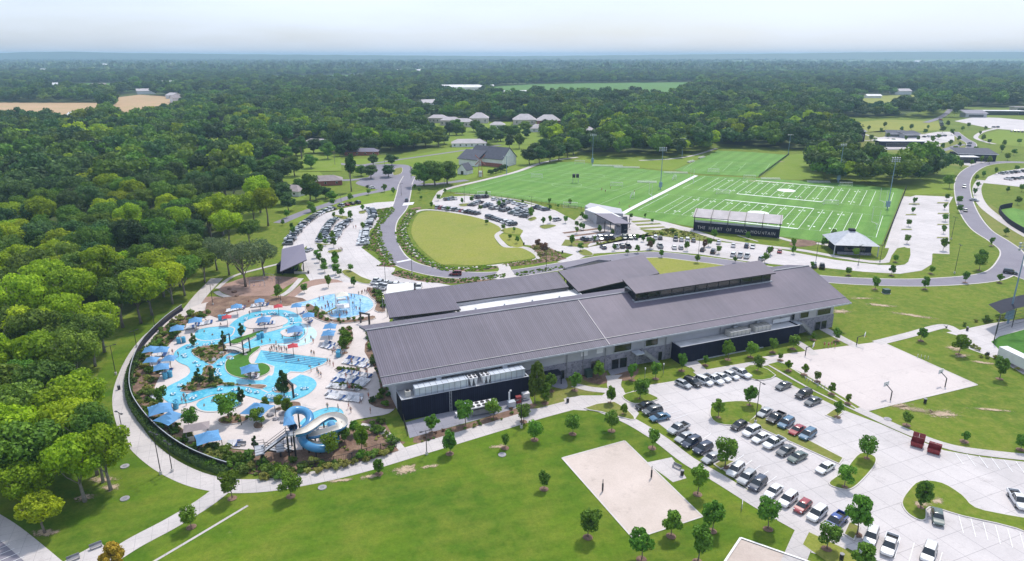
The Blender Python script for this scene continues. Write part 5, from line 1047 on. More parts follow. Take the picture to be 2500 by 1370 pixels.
# splash tower
so = G(838, 760, DZ); st = thing('splash_tower', 'white and cream climbing tower with dump buckets in the splash pool', 'play tower', so, rad(20))
rp(st, 'platform', lambda m: (m.box(-2, 2, -2, 2, 1.6, 1.8), m.box(-1.2, 1.2, -.2, 2, 3.6, 3.8)), MT['white_paint'])
rp(st, 'roof', lambda m: hip(m, -1.6, 1.6, -1.4, 1.4, 5.4, 6.4, .3), MT['cream'])
for x in (-1.9, 1.9):
    for y in (-1.9, 1.9): rp(st, 'post', lambda m: m.tube([(x, y, 0), (x, y, 5.2)], .12, 6), MT['white_paint'])
for (x, y, r_) in ((3.6, 1, .5), (-4, 2, .5), (5, -2.5, .4), (-2, -5, .4), (2.5, -4.5, .4)):
    sp = rp(st, 'spray_pipe', lambda m: m.tube([(x, y, 0), (x, y, 2.6), (x + .5, y, 3.0), (x + 1, y, 2.7)], .09, 5), MT['tube_blue']); 
rp(st, 'slide', lambda m: m.add([(-2, -1, 1.7), (-2, 0, 1.7), (-5.6, 0, .2), (-5.6, -1, .2), (-2, -1, 2.1), (-5.6, -1, .6)], [(0, 1, 2, 3), (0, 3, 5, 4)]), MT['yellow'])
# lifeguard chairs, tube racks and toys
def rack(px, py, label, n=3):
    o = thing('tube_rack', label, 'tube stack', G(px, py, DZ), rnd.uniform(0, 3), 'stacks of blue swim tubes')
    for i in range(n):
        for k in range(4):
            m = MB(); ring_(m, (i * 1.25, 0, .22 + k * .42), .42, .2); m.obj('swim_tube', MT['tube_blue'], o)
def ring_(m, c, R, r, n=12, k=6, mi=0):
    b = len(m.v)
    for i in range(n):
        a = 2 * pi * i / n
        for j in range(k): t = 2 * pi * j / k; m.v.append((c[0] + (R + r * cos(t)) * cos(a), c[1] + (R + r * cos(t)) * sin(a), c[2] + r * sin(t)))
    for i in range(n):
        for j in range(k): m.f.append([b + i * k + j, b + ((i + 1) % n) * k + j, b + ((i + 1) % n) * k + (j + 1) % k, b + i * k + (j + 1) % k]); m.m.append(mi if (i // 2) % 2 else 1 - mi if mi else 0)
for (x, y, lb) in ((404, 925, 'stack of blue swim tubes on the round deck'), (437, 838, 'stack of blue swim tubes right of the leftmost canopies'), (430, 998, 'stack of blue swim tubes beside the lower left canopy'), (538, 782, 'blue swim tubes stacked beside the red umbrella'), (826, 872, 'tall stack of blue swim tubes on the right deck'), (632, 828, 'blue swim tubes by the lawn between the pools')): rack(x, y, lb, 2)
tubem = MB(); ring_(tubem, (0, 0, .1), .45, .22, mi=1); tube_me = tubem.mesh('swim_tube', [MT['tube_white'], MT['tube_blue']], True)
def water_ring(px, py, k, w): o = link('swim_tube', tube_me, None, G(px, py, DZ + .12), rnd.uniform(0, 6)); tag(o, f'{ORD(k)} swim tube from the left afloat {w}', 'swim tube', 'swim tubes afloat in the lazy river')
R_ = random.Random(3)
for seg, n, w_ in (([(490, 468), (440, 495), (425, 525), (450, 555), (510, 582), (530, 620), (505, 660), (440, 700), (375, 735), (365, 770)], 14, 'in the left arm of the river'), ([(450, 800), (520, 775), (600, 750), (700, 738), (800, 742), (900, 765), (980, 788), (1080, 785), (1150, 760), (1190, 720)], 22, 'in the lower arm of the river'), ([(720, 545), (665, 575), (640, 615), (655, 660)], 8, 'left of the green island'), ([(765, 345), (850, 285), (1010, 266), (1070, 280), (1105, 310), (1095, 350)], 18, 'in the upper river loop'), ([(470, 455), (560, 462), (640, 448), (710, 425)], 4, 'below the round upper pool'), ([(960, 700), (1000, 740), (960, 780)], 5, 'right of the green island')):
    P = smooth_loop([tuple(q) for q in Z1(*seg)], 8, False)
    Q_ = sorted((lambda q: (q[0] + R_.uniform(-3, 3), q[1] + R_.uniform(-2, 2)))(P[R_.randrange(len(P))]) for k in range(n))
    for k, q in enumerate(Q_): water_ring(*q, k, w_)
# sun loungers
lm = MB()
for k in range(5): lm.box(-.32, .32, -.9 + k * .25, -.7 + k * .25, .3, .34, 0)
lm.add([(-.32, .35, .32), (.32, .35, .32), (.32, .95, .72), (-.32, .95, .72), (-.32, .37, .27), (.32, .37, .27), (.32, .97, .67), (-.32, .97, .67)], [(0, 1, 2, 3), (7, 6, 5, 4), (0, 4, 5, 1), (2, 6, 7, 3), (1, 5, 6, 2), (3, 7, 4, 0)], 0)
for x in (-.32, .28):
    lm.box(x, x + .04, -.92, .36, .24, .31, 1)
    for y in (-.8, .3): lm.box(x, x + .04, y, y + .04, 0, .24, 1)
LNG = {k: lm.mesh('sun_lounger', [MT[k], MT['light_metal']]) for k in ('white_paint', 'navy_fabric', 'light_metal')}
def lounge_rows(rows, label, grp, mixd=.3):
    for ri, (a, b, n, ax) in enumerate(rows):
        A, B = G(*a, DZ), G(*b, DZ)
        for k in range(n):
            p = A + (B - A) * (k + .5) / n + Vector((R_.uniform(-.12, .12), R_.uniform(-.12, .12), 0))
            kk = 'white_paint' if R_.random() > mixd else R_.choice(['navy_fabric', 'light_metal'])
            tag(link('sun_lounger', LNG[kk], None, p, GD(*a, *ax) - pi / 2 + R_.uniform(-.12, .12)), f'{ORD(k)} sun lounger from the left {label[ri]}', 'sun lounger', grp)
lounge_rows([((802, 945), (880, 952), 20, (14, -10)), ((796, 962), (884, 972), 22, (14, -10)), ((800, 970), (880, 980), 16, (14, -10))], ['just below the lower clipped hedge', 'in the middle of the rows nearest the slide', 'in the lowest row nearest the slide'], 'loungers in the rows nearest the slide')
lounge_rows([((818, 921), (900, 935), 18, (14, -8)), ((830, 910), (905, 922), 16, (14, -8)), ((812, 930), (890, 945), 14, (14, -8))], ['in the middle row between the hedges', 'just below the upper clipped hedge', 'just above the lower clipped hedge'], 'loungers between the clipped hedges')
lounge_rows([((838, 885), (900, 898), 14, (12, -8)), ((846, 876), (898, 886), 10, (12, -8)), ((790, 838), (815, 846), 8, (12, -8)), ((785, 846), (820, 854), 8, (12, -8))], ['just above the upper clipped hedge', 'in the top row above the upper hedge', 'under the right pair of canopies', 'just below the right pair of canopies'], 'loungers near the roof corner', .6)
lounge_rows([((440, 806), (478, 800), 9, (6, -12)), ((470, 798), (520, 788), 9, (6, -12)), ((380, 868), (412, 868), 6, (6, -8)), ((385, 892), (415, 888), 6, (6, -8)), ((392, 912), (420, 908), 6, (6, -8)), ((372, 962), (388, 978), 6, (12, -2)), ((552, 762), (600, 752), 9, (6, -10)), ((612, 750), (655, 745), 9, (6, -10)), ((735, 765), (760, 790), 7, (10, -4))], ['under the leftmost upper canopy', 'above the round upper pool', 'under the touching canopy pair', 'under the canopy below the touching pair', 'beside the blue tubes on the round deck', 'in the white bay by the lower left hedge', 'left under the playground edge canopy', 'right under the playground edge canopy', 'below the canopy by the splash pool'], 'loungers round the rim of the water park', .5)
lounge_rows([((630, 793), (672, 790), 9, (4, -10)), ((600, 915), (632, 922), 7, (6, -8)), ((552, 1088), (590, 1086), 5, (6, -8)), ((712, 820), (735, 818), 5, (6, -8))], ['on the white island in the river loop', 'under the canopy on the green island', 'beside the lowest blue canopy', 'on the rock island in the beach pool'], 'loungers on the islands and inner decks', .5)
# clipped hedges between the rows
# slide park people are placed further on
# ---- playground things by the mulch
def swing(px, py, ang, label):
    o = thing('climbing_frame', label, 'play equipment', G(px, py), ang)
    rp(o, 'frame', lambda m: (m.tube([(-2.5, 0, 2.2), (2.5, 0, 2.2)], .07, 5), [m.tube([(x, y, 0), (x * .96, 0, 2.2)], .06, 5) for x in (-2.5, 2.5) for y in (-1, 1)]), MT['light_metal'])
    for x in (-1, 1): rp(o, 'swing_seat', lambda m: (m.box(x - .3, x + .3, -.12, .12, .5, .56), m.tube([(x - .25, 0, .55), (x - .25, 0, 2.2)], .02, 3), m.tube([(x + .25, 0, .55), (x + .25, 0, 2.2)], .02, 3)), MT['navy_fabric'])
swing(628, 700, rad(10), 'metal swing frame in the middle of the mulched playground'); swing(658, 683, rad(-30), 'metal climbing frame near the thin tree at the playground edge')
for (x, y, lb) in ((560, 705, 'left boulder on the playground mulch'), (572, 712, 'middle boulder on the playground mulch'), (578, 722, 'smallest boulder on the playground mulch'), (520, 940 - 60, 'boulder in the river island bed'), (690, 1010, 'boulder beside the lime ball tree')):
    me = bpy.data.meshes.new('boulder'); bm = bmesh.new(); bmesh.ops.create_icosphere(bm, subdivisions=2, radius=1)
    for v in bm.verts: v.co *= 1 + R_.uniform(-.18, .18); v.co.z *= .6
    bm.to_mesh(me); bm.free(); me.materials.append(MT['mulch'] if 'playground' in lb else MT['rockwall']); tag(link('boulder', me, None, G(x, y, .3), 0, R_.uniform(.6, 1.1)), lb, 'boulder')
for i, (x, y) in enumerate(((700, 1000), (660, 1012), (672, 1022), (690, 1030), (575, 858), (600, 866), (540, 862), (560, 872))):
    me = bpy.data.meshes.new('boulder'); bm = bmesh.new(); bmesh.ops.create_icosphere(bm, subdivisions=2, radius=1)
    for v in bm.verts: v.co *= 1 + R_.uniform(-.2, .2); v.co.z *= .55
    bm.to_mesh(me); bm.free(); me.materials.append(MT['rockwall']); tag(link('boulder', me, None, G(x, y, .35), 0, R_.uniform(.5, 1.0)), 'grey brown boulder in the rockwork of the water park', 'boulder', 'boulders of the pool rockwork')
# ================================================= CARS
def ring_sec(x, w, zb, zt, tuck=.9): return [(x, -w * .86, zb), (x, -w, zb + .16), (x, -w, zt - .16), (x, -w * tuck, zt), (x, w * tuck, zt), (x, w, zt - .16), (x, w, zb + .16), (x, w * .86, zb)]
def car_parts(kind):
    """meshes of one car, nose towards +x; slot 0 of the body is its paint"""
    W = {'sedan': .9, 'suv': .95, 'pickup': 1.0, 'hatch': .88, 'van': .98}[kind]
    if kind == 'sedan': st = [(-2.35, .80, .42, .78), (-2.25, .88, .28, .92), (-1.5, .9, .22, .96), (0, .9, .2, .95), (1.1, .9, .22, .92), (1.9, .88, .26, .82), (2.3, .8, .32, .68), (2.4, .66, .4, .6)]; gh = (-1.75, -1.05, .35, 1.15, .94, 1.42)
    elif kind == 'hatch': st = [(-2.0, .8, .42, .9), (-1.95, .86, .28, 1.0), (0, .88, .2, .98), (1.0, .88, .22, .94), (1.75, .86, .28, .82), (2.1, .72, .36, .66)]; gh = (-1.92, -1.5, .3, 1.1, .96, 1.48)
    elif kind in ('suv', 'van'): st = [(-2.3, .86, .45, .95), (-2.25, .92, .32, 1.1), (-1, .95, .26, 1.1), (0, .95, .25, 1.08), (1.1, .95, .28, 1.04), (1.95, .92, .32, .94), (2.3, .82, .4, .78)]; gh = (-2.24, -1.95, .45, 1.2, 1.06, 1.74 if kind == 'suv' else 1.84)
    else: st = [(-2.85, .94, .5, .72), (-2.8, .98, .4, .74), (-.75, .98, .36, .74), (-.72, .98, .34, 1.14), (0, .98, .34, 1.14), (1.3, .98, .36, 1.1), (2.3, .96, .4, 1.0), (2.75, .86, .46, .86)]; gh = (-.7, -.5, .7, 1.45, 1.12, 1.82)
    b = MB(); b.loft([ring_sec(x, w * W / .9 if 0 else w, zb, zt) for x, w, zb, zt in st])
    xr0, xt0, xt1, xf1, zb, zt = gh; wb, wt = W * .93, W * .74
    if kind == 'pickup':
        for y0, y1 in ((-.98, -.86), (.86, .98)): b.box(-2.84, -.73, y0, y1, .74, 1.16)
        b.box(-2.84, -2.74, -.86, .86, .74, 1.16); b.box(-2.73, -.74, -.85, .85, .741, .76, 1)
    b.add([(xt0 - .04, -wt, zt - .03), (xt1 + .04, -wt, zt - .03), (xt1 + .04, wt, zt - .03), (xt0 - .04, wt, zt - .03), (xt0 + .1, -wt * .86, zt + .04), (xt1 - .12, -wt * .86, zt + .04), (xt1 - .12, wt * .86, zt + .04), (xt0 + .1, wt * .86, zt + .04)], [(4, 5, 6, 7), (0, 1, 5, 4), (1, 2, 6, 5), (2, 3, 7, 6), (3, 0, 4, 7)])
    def pil(x0, x1, w=.07):
        for s in (-1, 1): b.add([(x0 - w, s * (wb + .012), zb - .03), (x0 + w, s * (wb + .012), zb - .03), (x1 + w * .7, s * (wt + .012), zt - .02), (x1 - w * .7, s * (wt + .012), zt - .02)], [(0, 1, 2, 3) if s < 0 else (3, 2, 1, 0)])
    pil(xr0 + .04, xt0 + .02); pil(xf1 - .04, xt1 - .02); pil((xr0 + xf1) / 2, (xt0 + xt1) / 2, .05)
    if kind in ('suv', 'van'): pil(xr0 + .85, xt0 + .7, .05)
    g = MB(); g.add([(xr0, -wb, zb - .05), (xf1, -wb, zb - .05), (xf1, wb, zb - .05), (xr0, wb, zb - .05), (xt0, -wt, zt - .02), (xt1, -wt, zt - .02), (xt1, wt, zt - .02), (xt0, wt, zt - .02)], [(0, 1, 5, 4), (1, 2, 6, 5), (2, 3, 7, 6), (3, 0, 4, 7), (4, 5, 6, 7)])
    xw = (st[-1][0] * .6, st[0][0] * .6); R = .34 if kind in ('sedan', 'hatch') else .39
    wh = []
    for x in xw:
        for s in (-1, 1):
            m = MB(); y = s * (W - .1); m.tube([(x, y - .11, R), (x, y + .11, R)], R, 12); m.tube([(x, y + s * .112, R), (x, y + s * .13, R)], R * .6, 8, 1); wh.append(m)
    xf, xb = st[-1][0], st[0][0]; hl, tl = [], []
    zh = st[-2][3] - .16
    for s in (-1, 1):
        m = MB(); m.box(xf - .22, xf - .02, s * W * .72 - .16, s * W * .72 + .16, zh - .08, zh + .08); hl.append(m)
        m = MB(); m.box(xb - .015, xb + .1, s * W * .78 - .12, s * W * .78 + .12, st[0][3] - .25, st[0][3] - .05); tl.append(m)
    return b, g, wh, hl, tl
CARS = {}
for k in ('sedan', 'suv', 'pickup', 'hatch', 'van'):
    b, g, wh, hl, tl = car_parts(k)
    bm_ = b.mesh('body', [BODY['white'], MT['rubber']], True)
    try: bm_.set_sharp_from_angle(angle=rad(38))
    except Exception: pass
    recalc(bm_)
    allm = MB()
    for src, mi in [(b, None), (g, 1)] + [(w, None) for w in wh] + [(h, 4) for h in hl] + [(t, 5) for t in tl]:
        off = len(allm.v); allm.v += src.v
        for f, mm in zip(src.f, src.m): allm.f.append([off + i for i in f]); allm.m.append((mm if src is b else 2 + mm) if mi is None else mi)
    one = allm.mesh('parked_car', [BODY['white'], MT['car_glass'], MT['rubber'], MT['rim'], MT['headlamp'], MT['taillamp']]); recalc(one)
    CARS[k] = dict(body=bm_, win=g.mesh('windows', MT['car_glass']), wheels=[w.mesh('wheel', [MT['rubber'], MT['rim']]) for w in wh], hl=[h.mesh('headlight', MT['headlamp']) for h in hl], tl=[t.mesh('tail_light', MT['taillamp']) for t in tl], one=one)
NM = {'sedan': 'saloon', 'suv': 'estate', 'pickup': 'pickup', 'hatch': 'hatchback', 'van': 'minivan'}
def setpaint(o, col): o.material_slots[0].link = 'OBJECT'; o.material_slots[0].material = BODY[col]
def car(kind, col, p, rz, label, group, parts=True):
    D = CARS[kind]; cat = 'pickup' if kind == 'pickup' else 'car'
    if not parts:
        o = link('parked_car', D['one'], None, p, rz); setpaint(o, col); return tag(o, label, cat, group)
    o = thing('parked_car', label, cat, p, rz, group)
    setpaint(link('body', D['body'], o), col); link('windows', D['win'], o)
    for w in D['wheels']: link('wheel', w, o)
    for w in D['hl']: link('headlight', w, o)
    for w in D['tl']: link('tail_light', w, o)
    return o
def near_row(items, axis, where, group, z=.06):
    """items: (px, py, kind, colour); axis: image direction of the nose"""
    seen = {}
    cnt = {}
    for it in items: cnt[(it[2], it[3])] = cnt.get((it[2], it[3]), 0) + 1
    for px, py, k, c in items:
        i = seen.get((k, c), 0); seen[(k, c)] = i + 1
        cn = {'navy': 'dark blue', 'royal': 'bright blue', 'darkred': 'dark red', 'green': 'greenish grey', 'tan': 'tan'}.get(c, c)
        lb = f"{(ORD(i) + ' ') if cnt[(k, c)] > 1 else ''}{cn} {NM[k]}{' from the left' if cnt[(k, c)] > 1 else ''} {where}"
        car(k, c, G(px, py, 0.7) * 1 - Vector((0, 0, .7 - z)), GD(px, py, *axis), lb, group)
GN = 'cars in the near white car park'
near_row([(1668, 937, 'hatch', 'silver'), (1691, 933, 'suv', 'black'), (1719, 930, 'suv', 'white'), (1742, 926, 'pickup', 'white'), (1763, 920, 'sedan', 'white'), (1785, 916, 'hatch', 'white'), (1809, 911, 'pickup', 'white')], (30, 13), 'in the row nearest the building', GN)
near_row([(1576, 989, 'sedan', 'black'), (1593, 1003, 'suv', 'grey'), (1611, 1018, 'sedan', 'blue')], (-41, 9), 'in the left trio by the path', GN)
near_row([(1656, 1046, 'pickup', 'silver'), (1671, 1067, 'sedan', 'silver'), (1688, 1080, 'suv', 'navy'), (1716, 1095, 'suv', 'navy'), (1738, 1117, 'sedan', 'silver')], (-41, 20), 'in the row above the bay tree', GN)
near_row([(1796, 1147, 'suv', 'white'), (1823, 1166, 'suv', 'silver'), (1850, 1181, 'suv', 'navy'), (1889, 1198, 'sedan', 'white'), (1924, 1219, 'suv', 'white'), (1960, 1235, 'hatch', 'red'), (1995, 1254, 'suv', 'white'), (2041, 1272, 'pickup', 'royal')], (-30, 26), 'in the long row along the footpath', GN)
near_row([(2127, 1309, 'suv', 'white'), (2172, 1331, 'pickup', 'white'), (2268, 1350, 'van', 'white')], (-14, 40), 'at the bottom edge of the car park', GN)
near_row([(1804, 1038, 'hatch', 'black'), (1835, 1053, 'suv', 'white'), (1858, 1068, 'sedan', 'white'), (1889, 1081, 'pickup', 'white'), (1919, 1099, 'sedan', 'grey'), (1947, 1115, 'sedan', 'green')], (-36, 18), 'below the long grass strip', GN)
near_row([(1867, 1006, 'sedan', 'silver'), (1894, 1020, 'pickup', 'black'), (1919, 1033, 'suv', 'blue'), (1946, 1049, 'sedan', 'red'), (1972, 1061, 'suv', 'blue')], (-34, 22), 'above the long grass strip', GN)
near_row([(1913, 941, 'sedan', 'grey'), (1962, 962, 'suv', 'black'), (1985, 979, 'sedan', 'grey')], (-38, 16), 'beside the basketball court', GN)
car('sedan', 'white', G(2014, 1148, .06), GD(2014, 1150, -36, 22), 'lone white saloon left of the tree island', GN)
car('sedan', 'green', G(2288, 1268, .06), GD(2288, 1268, 6, 40), 'greenish saloon parked beside the curved grass island', GN)
car('pickup', 'white', G(2484, 1228, .06), GD(2480, 1228, 26, 40), 'white pickup at the right edge of the picture', GN)
CC = ['white'] * 6 + ['silver'] * 5 + ['grey'] * 4 + ['black'] * 5 + ['navy'] * 2 + ['blue', 'green', 'tan', 'red']
KK = ['sedan', 'sedan', 'suv', 'suv', 'hatch', 'pickup', 'van']
RC = random.Random(11)
def far_row(pl, n, where, group, skew=0, z=.06, cols=None, gaps=()):
    P = [G(*p) for p in pl]; L = [0]
    for a, b in zip(P, P[1:]): L.append(L[-1] + (b - a).length)
    items = []
    for k in range(n):
        if k in gaps: continue
        s = L[-1] * (k + .5) / n; i = max(j for j in range(len(P) - 1) if L[j] <= s); t = (s - L[i]) / (L[i + 1] - L[i]); p = P[i] + (P[i + 1] - P[i]) * t; d = P[i + 1] - P[i]
        c = cols[k % len(cols)] if cols else RC.choice(CC); items.append((p, math.atan2(d.y, d.x) + pi / 2 + skew + RC.choice((0, pi)) * (RC.random() < .25), RC.choice(KK), c))
    for k, (p, a, kk, c) in enumerate(items):
        p.z = z; car(kk, c, p, a, f"{ORD(k)} car counted from the left end {where}", group, False)
GL_ = 'cars in the left curved car park'
far_row([(702, 600), (712, 581), (728, 562), (745, 546), (766, 531), (788, 519), (815, 510)], 27, 'of the outer curved row', GL_)
far_row([(826, 506), (850, 501), (880, 496)], 4, 'of the short row near the junction', GL_, cols=['silver', 'red', 'black', 'black'])
far_row([(781, 592), (790, 574), (800, 556), (812, 541), (820, 536)], 16, 'of the left middle row', GL_)
far_row([(808, 592), (820, 573), (832, 556), (846, 543), (855, 540)], 16, 'of the right middle row', GL_)
far_row([(886, 600), (888, 582), (891, 565)], 10, 'of the inner row beside the planting', GL_, cols=['white', 'silver', 'white'])
far_row([(896, 558), (904, 541), (911, 530), (908, 518), (898, 512)], 13, 'of the inner row toward the junction', GL_)
car('sedan', 'silver', G(755, 613, .06), GD(755, 613, 20, -10), 'silver saloon beside the dark roofed pavilion', GL_, False)
far_row([(912, 690), (950, 697), (990, 702), (1030, 706)], 9, 'of the row behind the rear hall', GL_, .3, cols=['white', 'silver', 'white', 'grey'])
far_row([(918, 700), (945, 706)], 3, 'of the short row below the light pole', GL_, .3, cols=['white', 'silver'])
GM = 'cars in the car park above the oval lawn'
far_row([(1066, 509), (1100, 513), (1135, 518), (1170, 525)], 13, 'of the row above the oval lawn', GM)
far_row([(1192, 531), (1215, 538), (1240, 546), (1254, 552)], 12, 'of the row right of the pine', GM)
far_row([(1084, 489), (1114, 487)], 5, 'of the top left row', GM); far_row([(1160, 484), (1190, 482)], 6, 'of the row at the turf fence', GM)
far_row([(1148, 504), (1160, 499), (1172, 495)], 5, 'of the short slanted row', GM); far_row([(1176, 508), (1192, 503), (1190, 499)], 4, 'of the second slanted row', GM)
far_row([(1200, 488), (1225, 492), (1252, 497), (1285, 506)], 7, 'of the pale row along the fence', GM, cols=['white', 'silver'])
far_row([(1196, 512), (1215, 509), (1228, 503)], 6, 'of the row with the dark tree', GM, cols=['grey', 'silver', 'grey', 'black', 'black']); far_row([(1222, 517), (1243, 513)], 4, 'of the row below the dark tree', GM, cols=['black', 'grey'])
far_row([(1248, 524), (1262, 516), (1270, 512)], 6, 'of the left of the packed block', GM); far_row([(1262, 528), (1276, 520), (1286, 515)], 6, 'of the middle of the packed block', GM); far_row([(1276, 532), (1290, 525)], 5, 'of the right of the packed block', GM, cols=['black', 'grey', 'black'])
far_row([(1308, 508), (1336, 515)], 5, 'of the row left of the round tree', GM, cols=['navy', 'black', 'grey', 'silver']); far_row([(1355, 538), (1366, 541)], 1, 'of the small row right of the round tree', GM, cols=['silver'])
GS_ = 'cars in the long strip below the grandstand'
far_row([(1420, 588), (1435, 586), (1465, 585), (1498, 583)], 6, 'of the upper row left of the light pole', GS_, cols=['navy', 'silver', 'white', 'white', 'black', 'black'])
far_row([(1518, 583), (1532, 583), (1556, 582)], 3, 'of the upper trio right of the light pole', GS_, cols=['green', 'green', 'navy'])
far_row([(1594, 583), (1618, 584)], 2, 'of the upper pair beside the bare tree', GS_, cols=['white', 'black']); far_row([(1642, 587), (1700, 590)], 4, 'of the upper four left of the tall pole', GS_, cols=['navy', 'silver', 'white', 'grey'])
far_row([(1465, 607), (1480, 606)], 1, 'of the lower row near the round bed', GS_, cols=['navy']); far_row([(1496, 605), (1540, 604)], 3, 'of the lower trio above the asphalt road', GS_, cols=['white', 'black', 'black'])
far_row([(1604, 604), (1618, 604)], 1, 'of the lower row below the white estate', GS_, cols=['silver']); far_row([(1638, 607), (1670, 608)], 2, 'of the lower pair left of the small pine', GS_, cols=['white', 'silver'])
far_row([(1706, 612), (1724, 614)], 1, 'of the lower row at the tall pole', GS_, cols=['black']); far_row([(1732, 617), (1750, 619)], 1, 'of the lower row right of the tall pole', GS_, cols=['black'])
far_row([(1744, 594), (1765, 596)], 1, 'of the upper row below the lettering end', GS_, cols=['white']); far_row([(1784, 602), (1796, 603)], 1, 'of the upper row right of the grandstand', GS_, cols=['white']); far_row([(1815, 603), (1845, 606)], 2, 'of the dark and silver pair', GS_, cols=['navy', 'silver'])
far_row([(1782, 624), (1832, 630)], 3, 'of the white trio near the roof', GS_, cols=['white']); far_row([(1855, 634), (1866, 636)], 1, 'of the row above the clerestory', GS_, cols=['silver']); far_row([(1872, 612), (1882, 613)], 1, 'of the row by the brown tree', GS_, cols=['silver']); far_row([(1898, 616), (1908, 617)], 1, 'of the red end spot', GS_, cols=['red'])
far_row([(1978, 651), (2016, 655)], 2, 'of the pair at the right roof corner', GS_, cols=['grey', 'black'])
car('van', 'darkred', G(1112, 672, .1), GD(1112, 672, -30, 0), 'dark red minivan driving round the oval lawn', None)
car('suv', 'navy', G(993, 491, .12), GD(993, 491, 0, -10), 'dark car crossing the white crosswalk above the oval lawn', None, False)
car('suv', 'silver', G(2354, 458, .1), GD(2354, 458, 0, 12), 'dark windowed car coming down the right avenue', None, False)
car('sedan', 'black', G(2357, 516, .1), GD(2357, 516, 0, 10), 'black car below the crossing on the right avenue', None, False)
car('sedan', 'silver', G(2378, 491, .1), GD(2378, 491, 14, 2), 'silver car turning at the right avenue crossing', None, False)
car('suv', 'black', G(2466, 668, .1), GD(2466, 668, 14, 2), 'black car at the right road junction', None, False)
car('sedan', 'black', G(901, 458, .1), GD(901, 458, 10, 2), 'black car on the asphalt left of the roundabout', None, False)
car('suv', 'white', G(908, 461, .1), GD(830, 461, 10, -2), 'pale car parked near the brick house', None, False)
far_row([(2440, 426), (2500, 420)], 6, 'of the upper right car park row', 'cars in the upper right car park'); far_row([(2455, 440), (2500, 436)], 4, 'of the second upper right row', 'cars in the upper right car park')
far_row([(2420, 312), (2440, 312)], 2, 'of the far white lot', 'cars in the far white car park'); far_row([(2465, 322), (2500, 324)], 4, 'of the far lot edge', 'cars in the far white car park')
far_row([(2250, 336), (2310, 333)], 6, 'of the row beside the far playground', 'cars beside the far playground'); far_row([(2296, 292), (2302, 318)], 8, 'of the column at the avenue end', 'cars queued along the avenue end')
far_row([(2362, 362), (2368, 348)], 2, 'of the pair on the far bend', 'cars beside the far playground')
# trailer at the right edge
tr = thing('trailer', 'long white box trailer parked at the right edge by the ballpark', 'trailer', G(2490, 900, .06), GD(2490, 900, 20, 10))
rp(tr, 'body', lambda m: m.box(-6, 6, -1.25, 1.25, .9, 3.6), MT['siding_white'])
for x in (-4, -3, 3.6):
    for y in (-1.1, 1.1): rp(tr, 'wheel', lambda m: m.tube([(x, y - .12, .5), (x, y + .12, .5)], .5, 10), MT['rubber'])
# dumpsters
for i, (x, y, lb) in enumerate(((2238, 1090, 'left dark red skip with its lids open'), (2279, 1106, 'right dark red skip nearer the empty bays'))):
    o = thing('skip', lb, 'skip', G(x, y, .06), GD(x, y, 40, 12), 'dark red skips by the kerb', .88)
    rp(o, 'body', lambda m: (m.add([(-1.2, -.7, .2), (1.2, -.7, .2), (1.2, .8, .2), (-1.2, .8, .2), (-1.3, -.9, 1.35), (1.3, -.9, 1.35), (1.3, .95, 1.9), (-1.3, .95, 1.9)], [(0, 3, 2, 1), (0, 1, 5, 4), (1, 2, 6, 5), (2, 3, 7, 6), (3, 0, 4, 7)]), m.box(-1.36, -1.3, -.3, .4, .7, .9), m.box(1.3, 1.36, -.3, .4, .7, .9)), MT['maroon'])
    for s in (-.65, .65): rp(o, 'lid', lambda m: m.add([(s - .62, .95, 1.92), (s + .62, .95, 1.92), (s + .62, 1.2, 3.0 - i * .9), (s - .62, 1.2, 3.0 - i * .9), (s - .62, 1.0, 1.92), (s + .62, 1.0, 1.92), (s + .62, 1.26, 3.0 - i * .9), (s - .62, 1.26, 3.0 - i * .9)], [(0, 1, 2, 3), (7, 6, 5, 4), (0, 3, 7, 4), (1, 5, 6, 2), (2, 6, 7, 3)]), MT['maroon'])
    for xx in (-1, 1): rp(o, 'foot', lambda m: m.box(xx - .1, xx + .1, -.5, .6, 0, .2), MT['black_metal'])
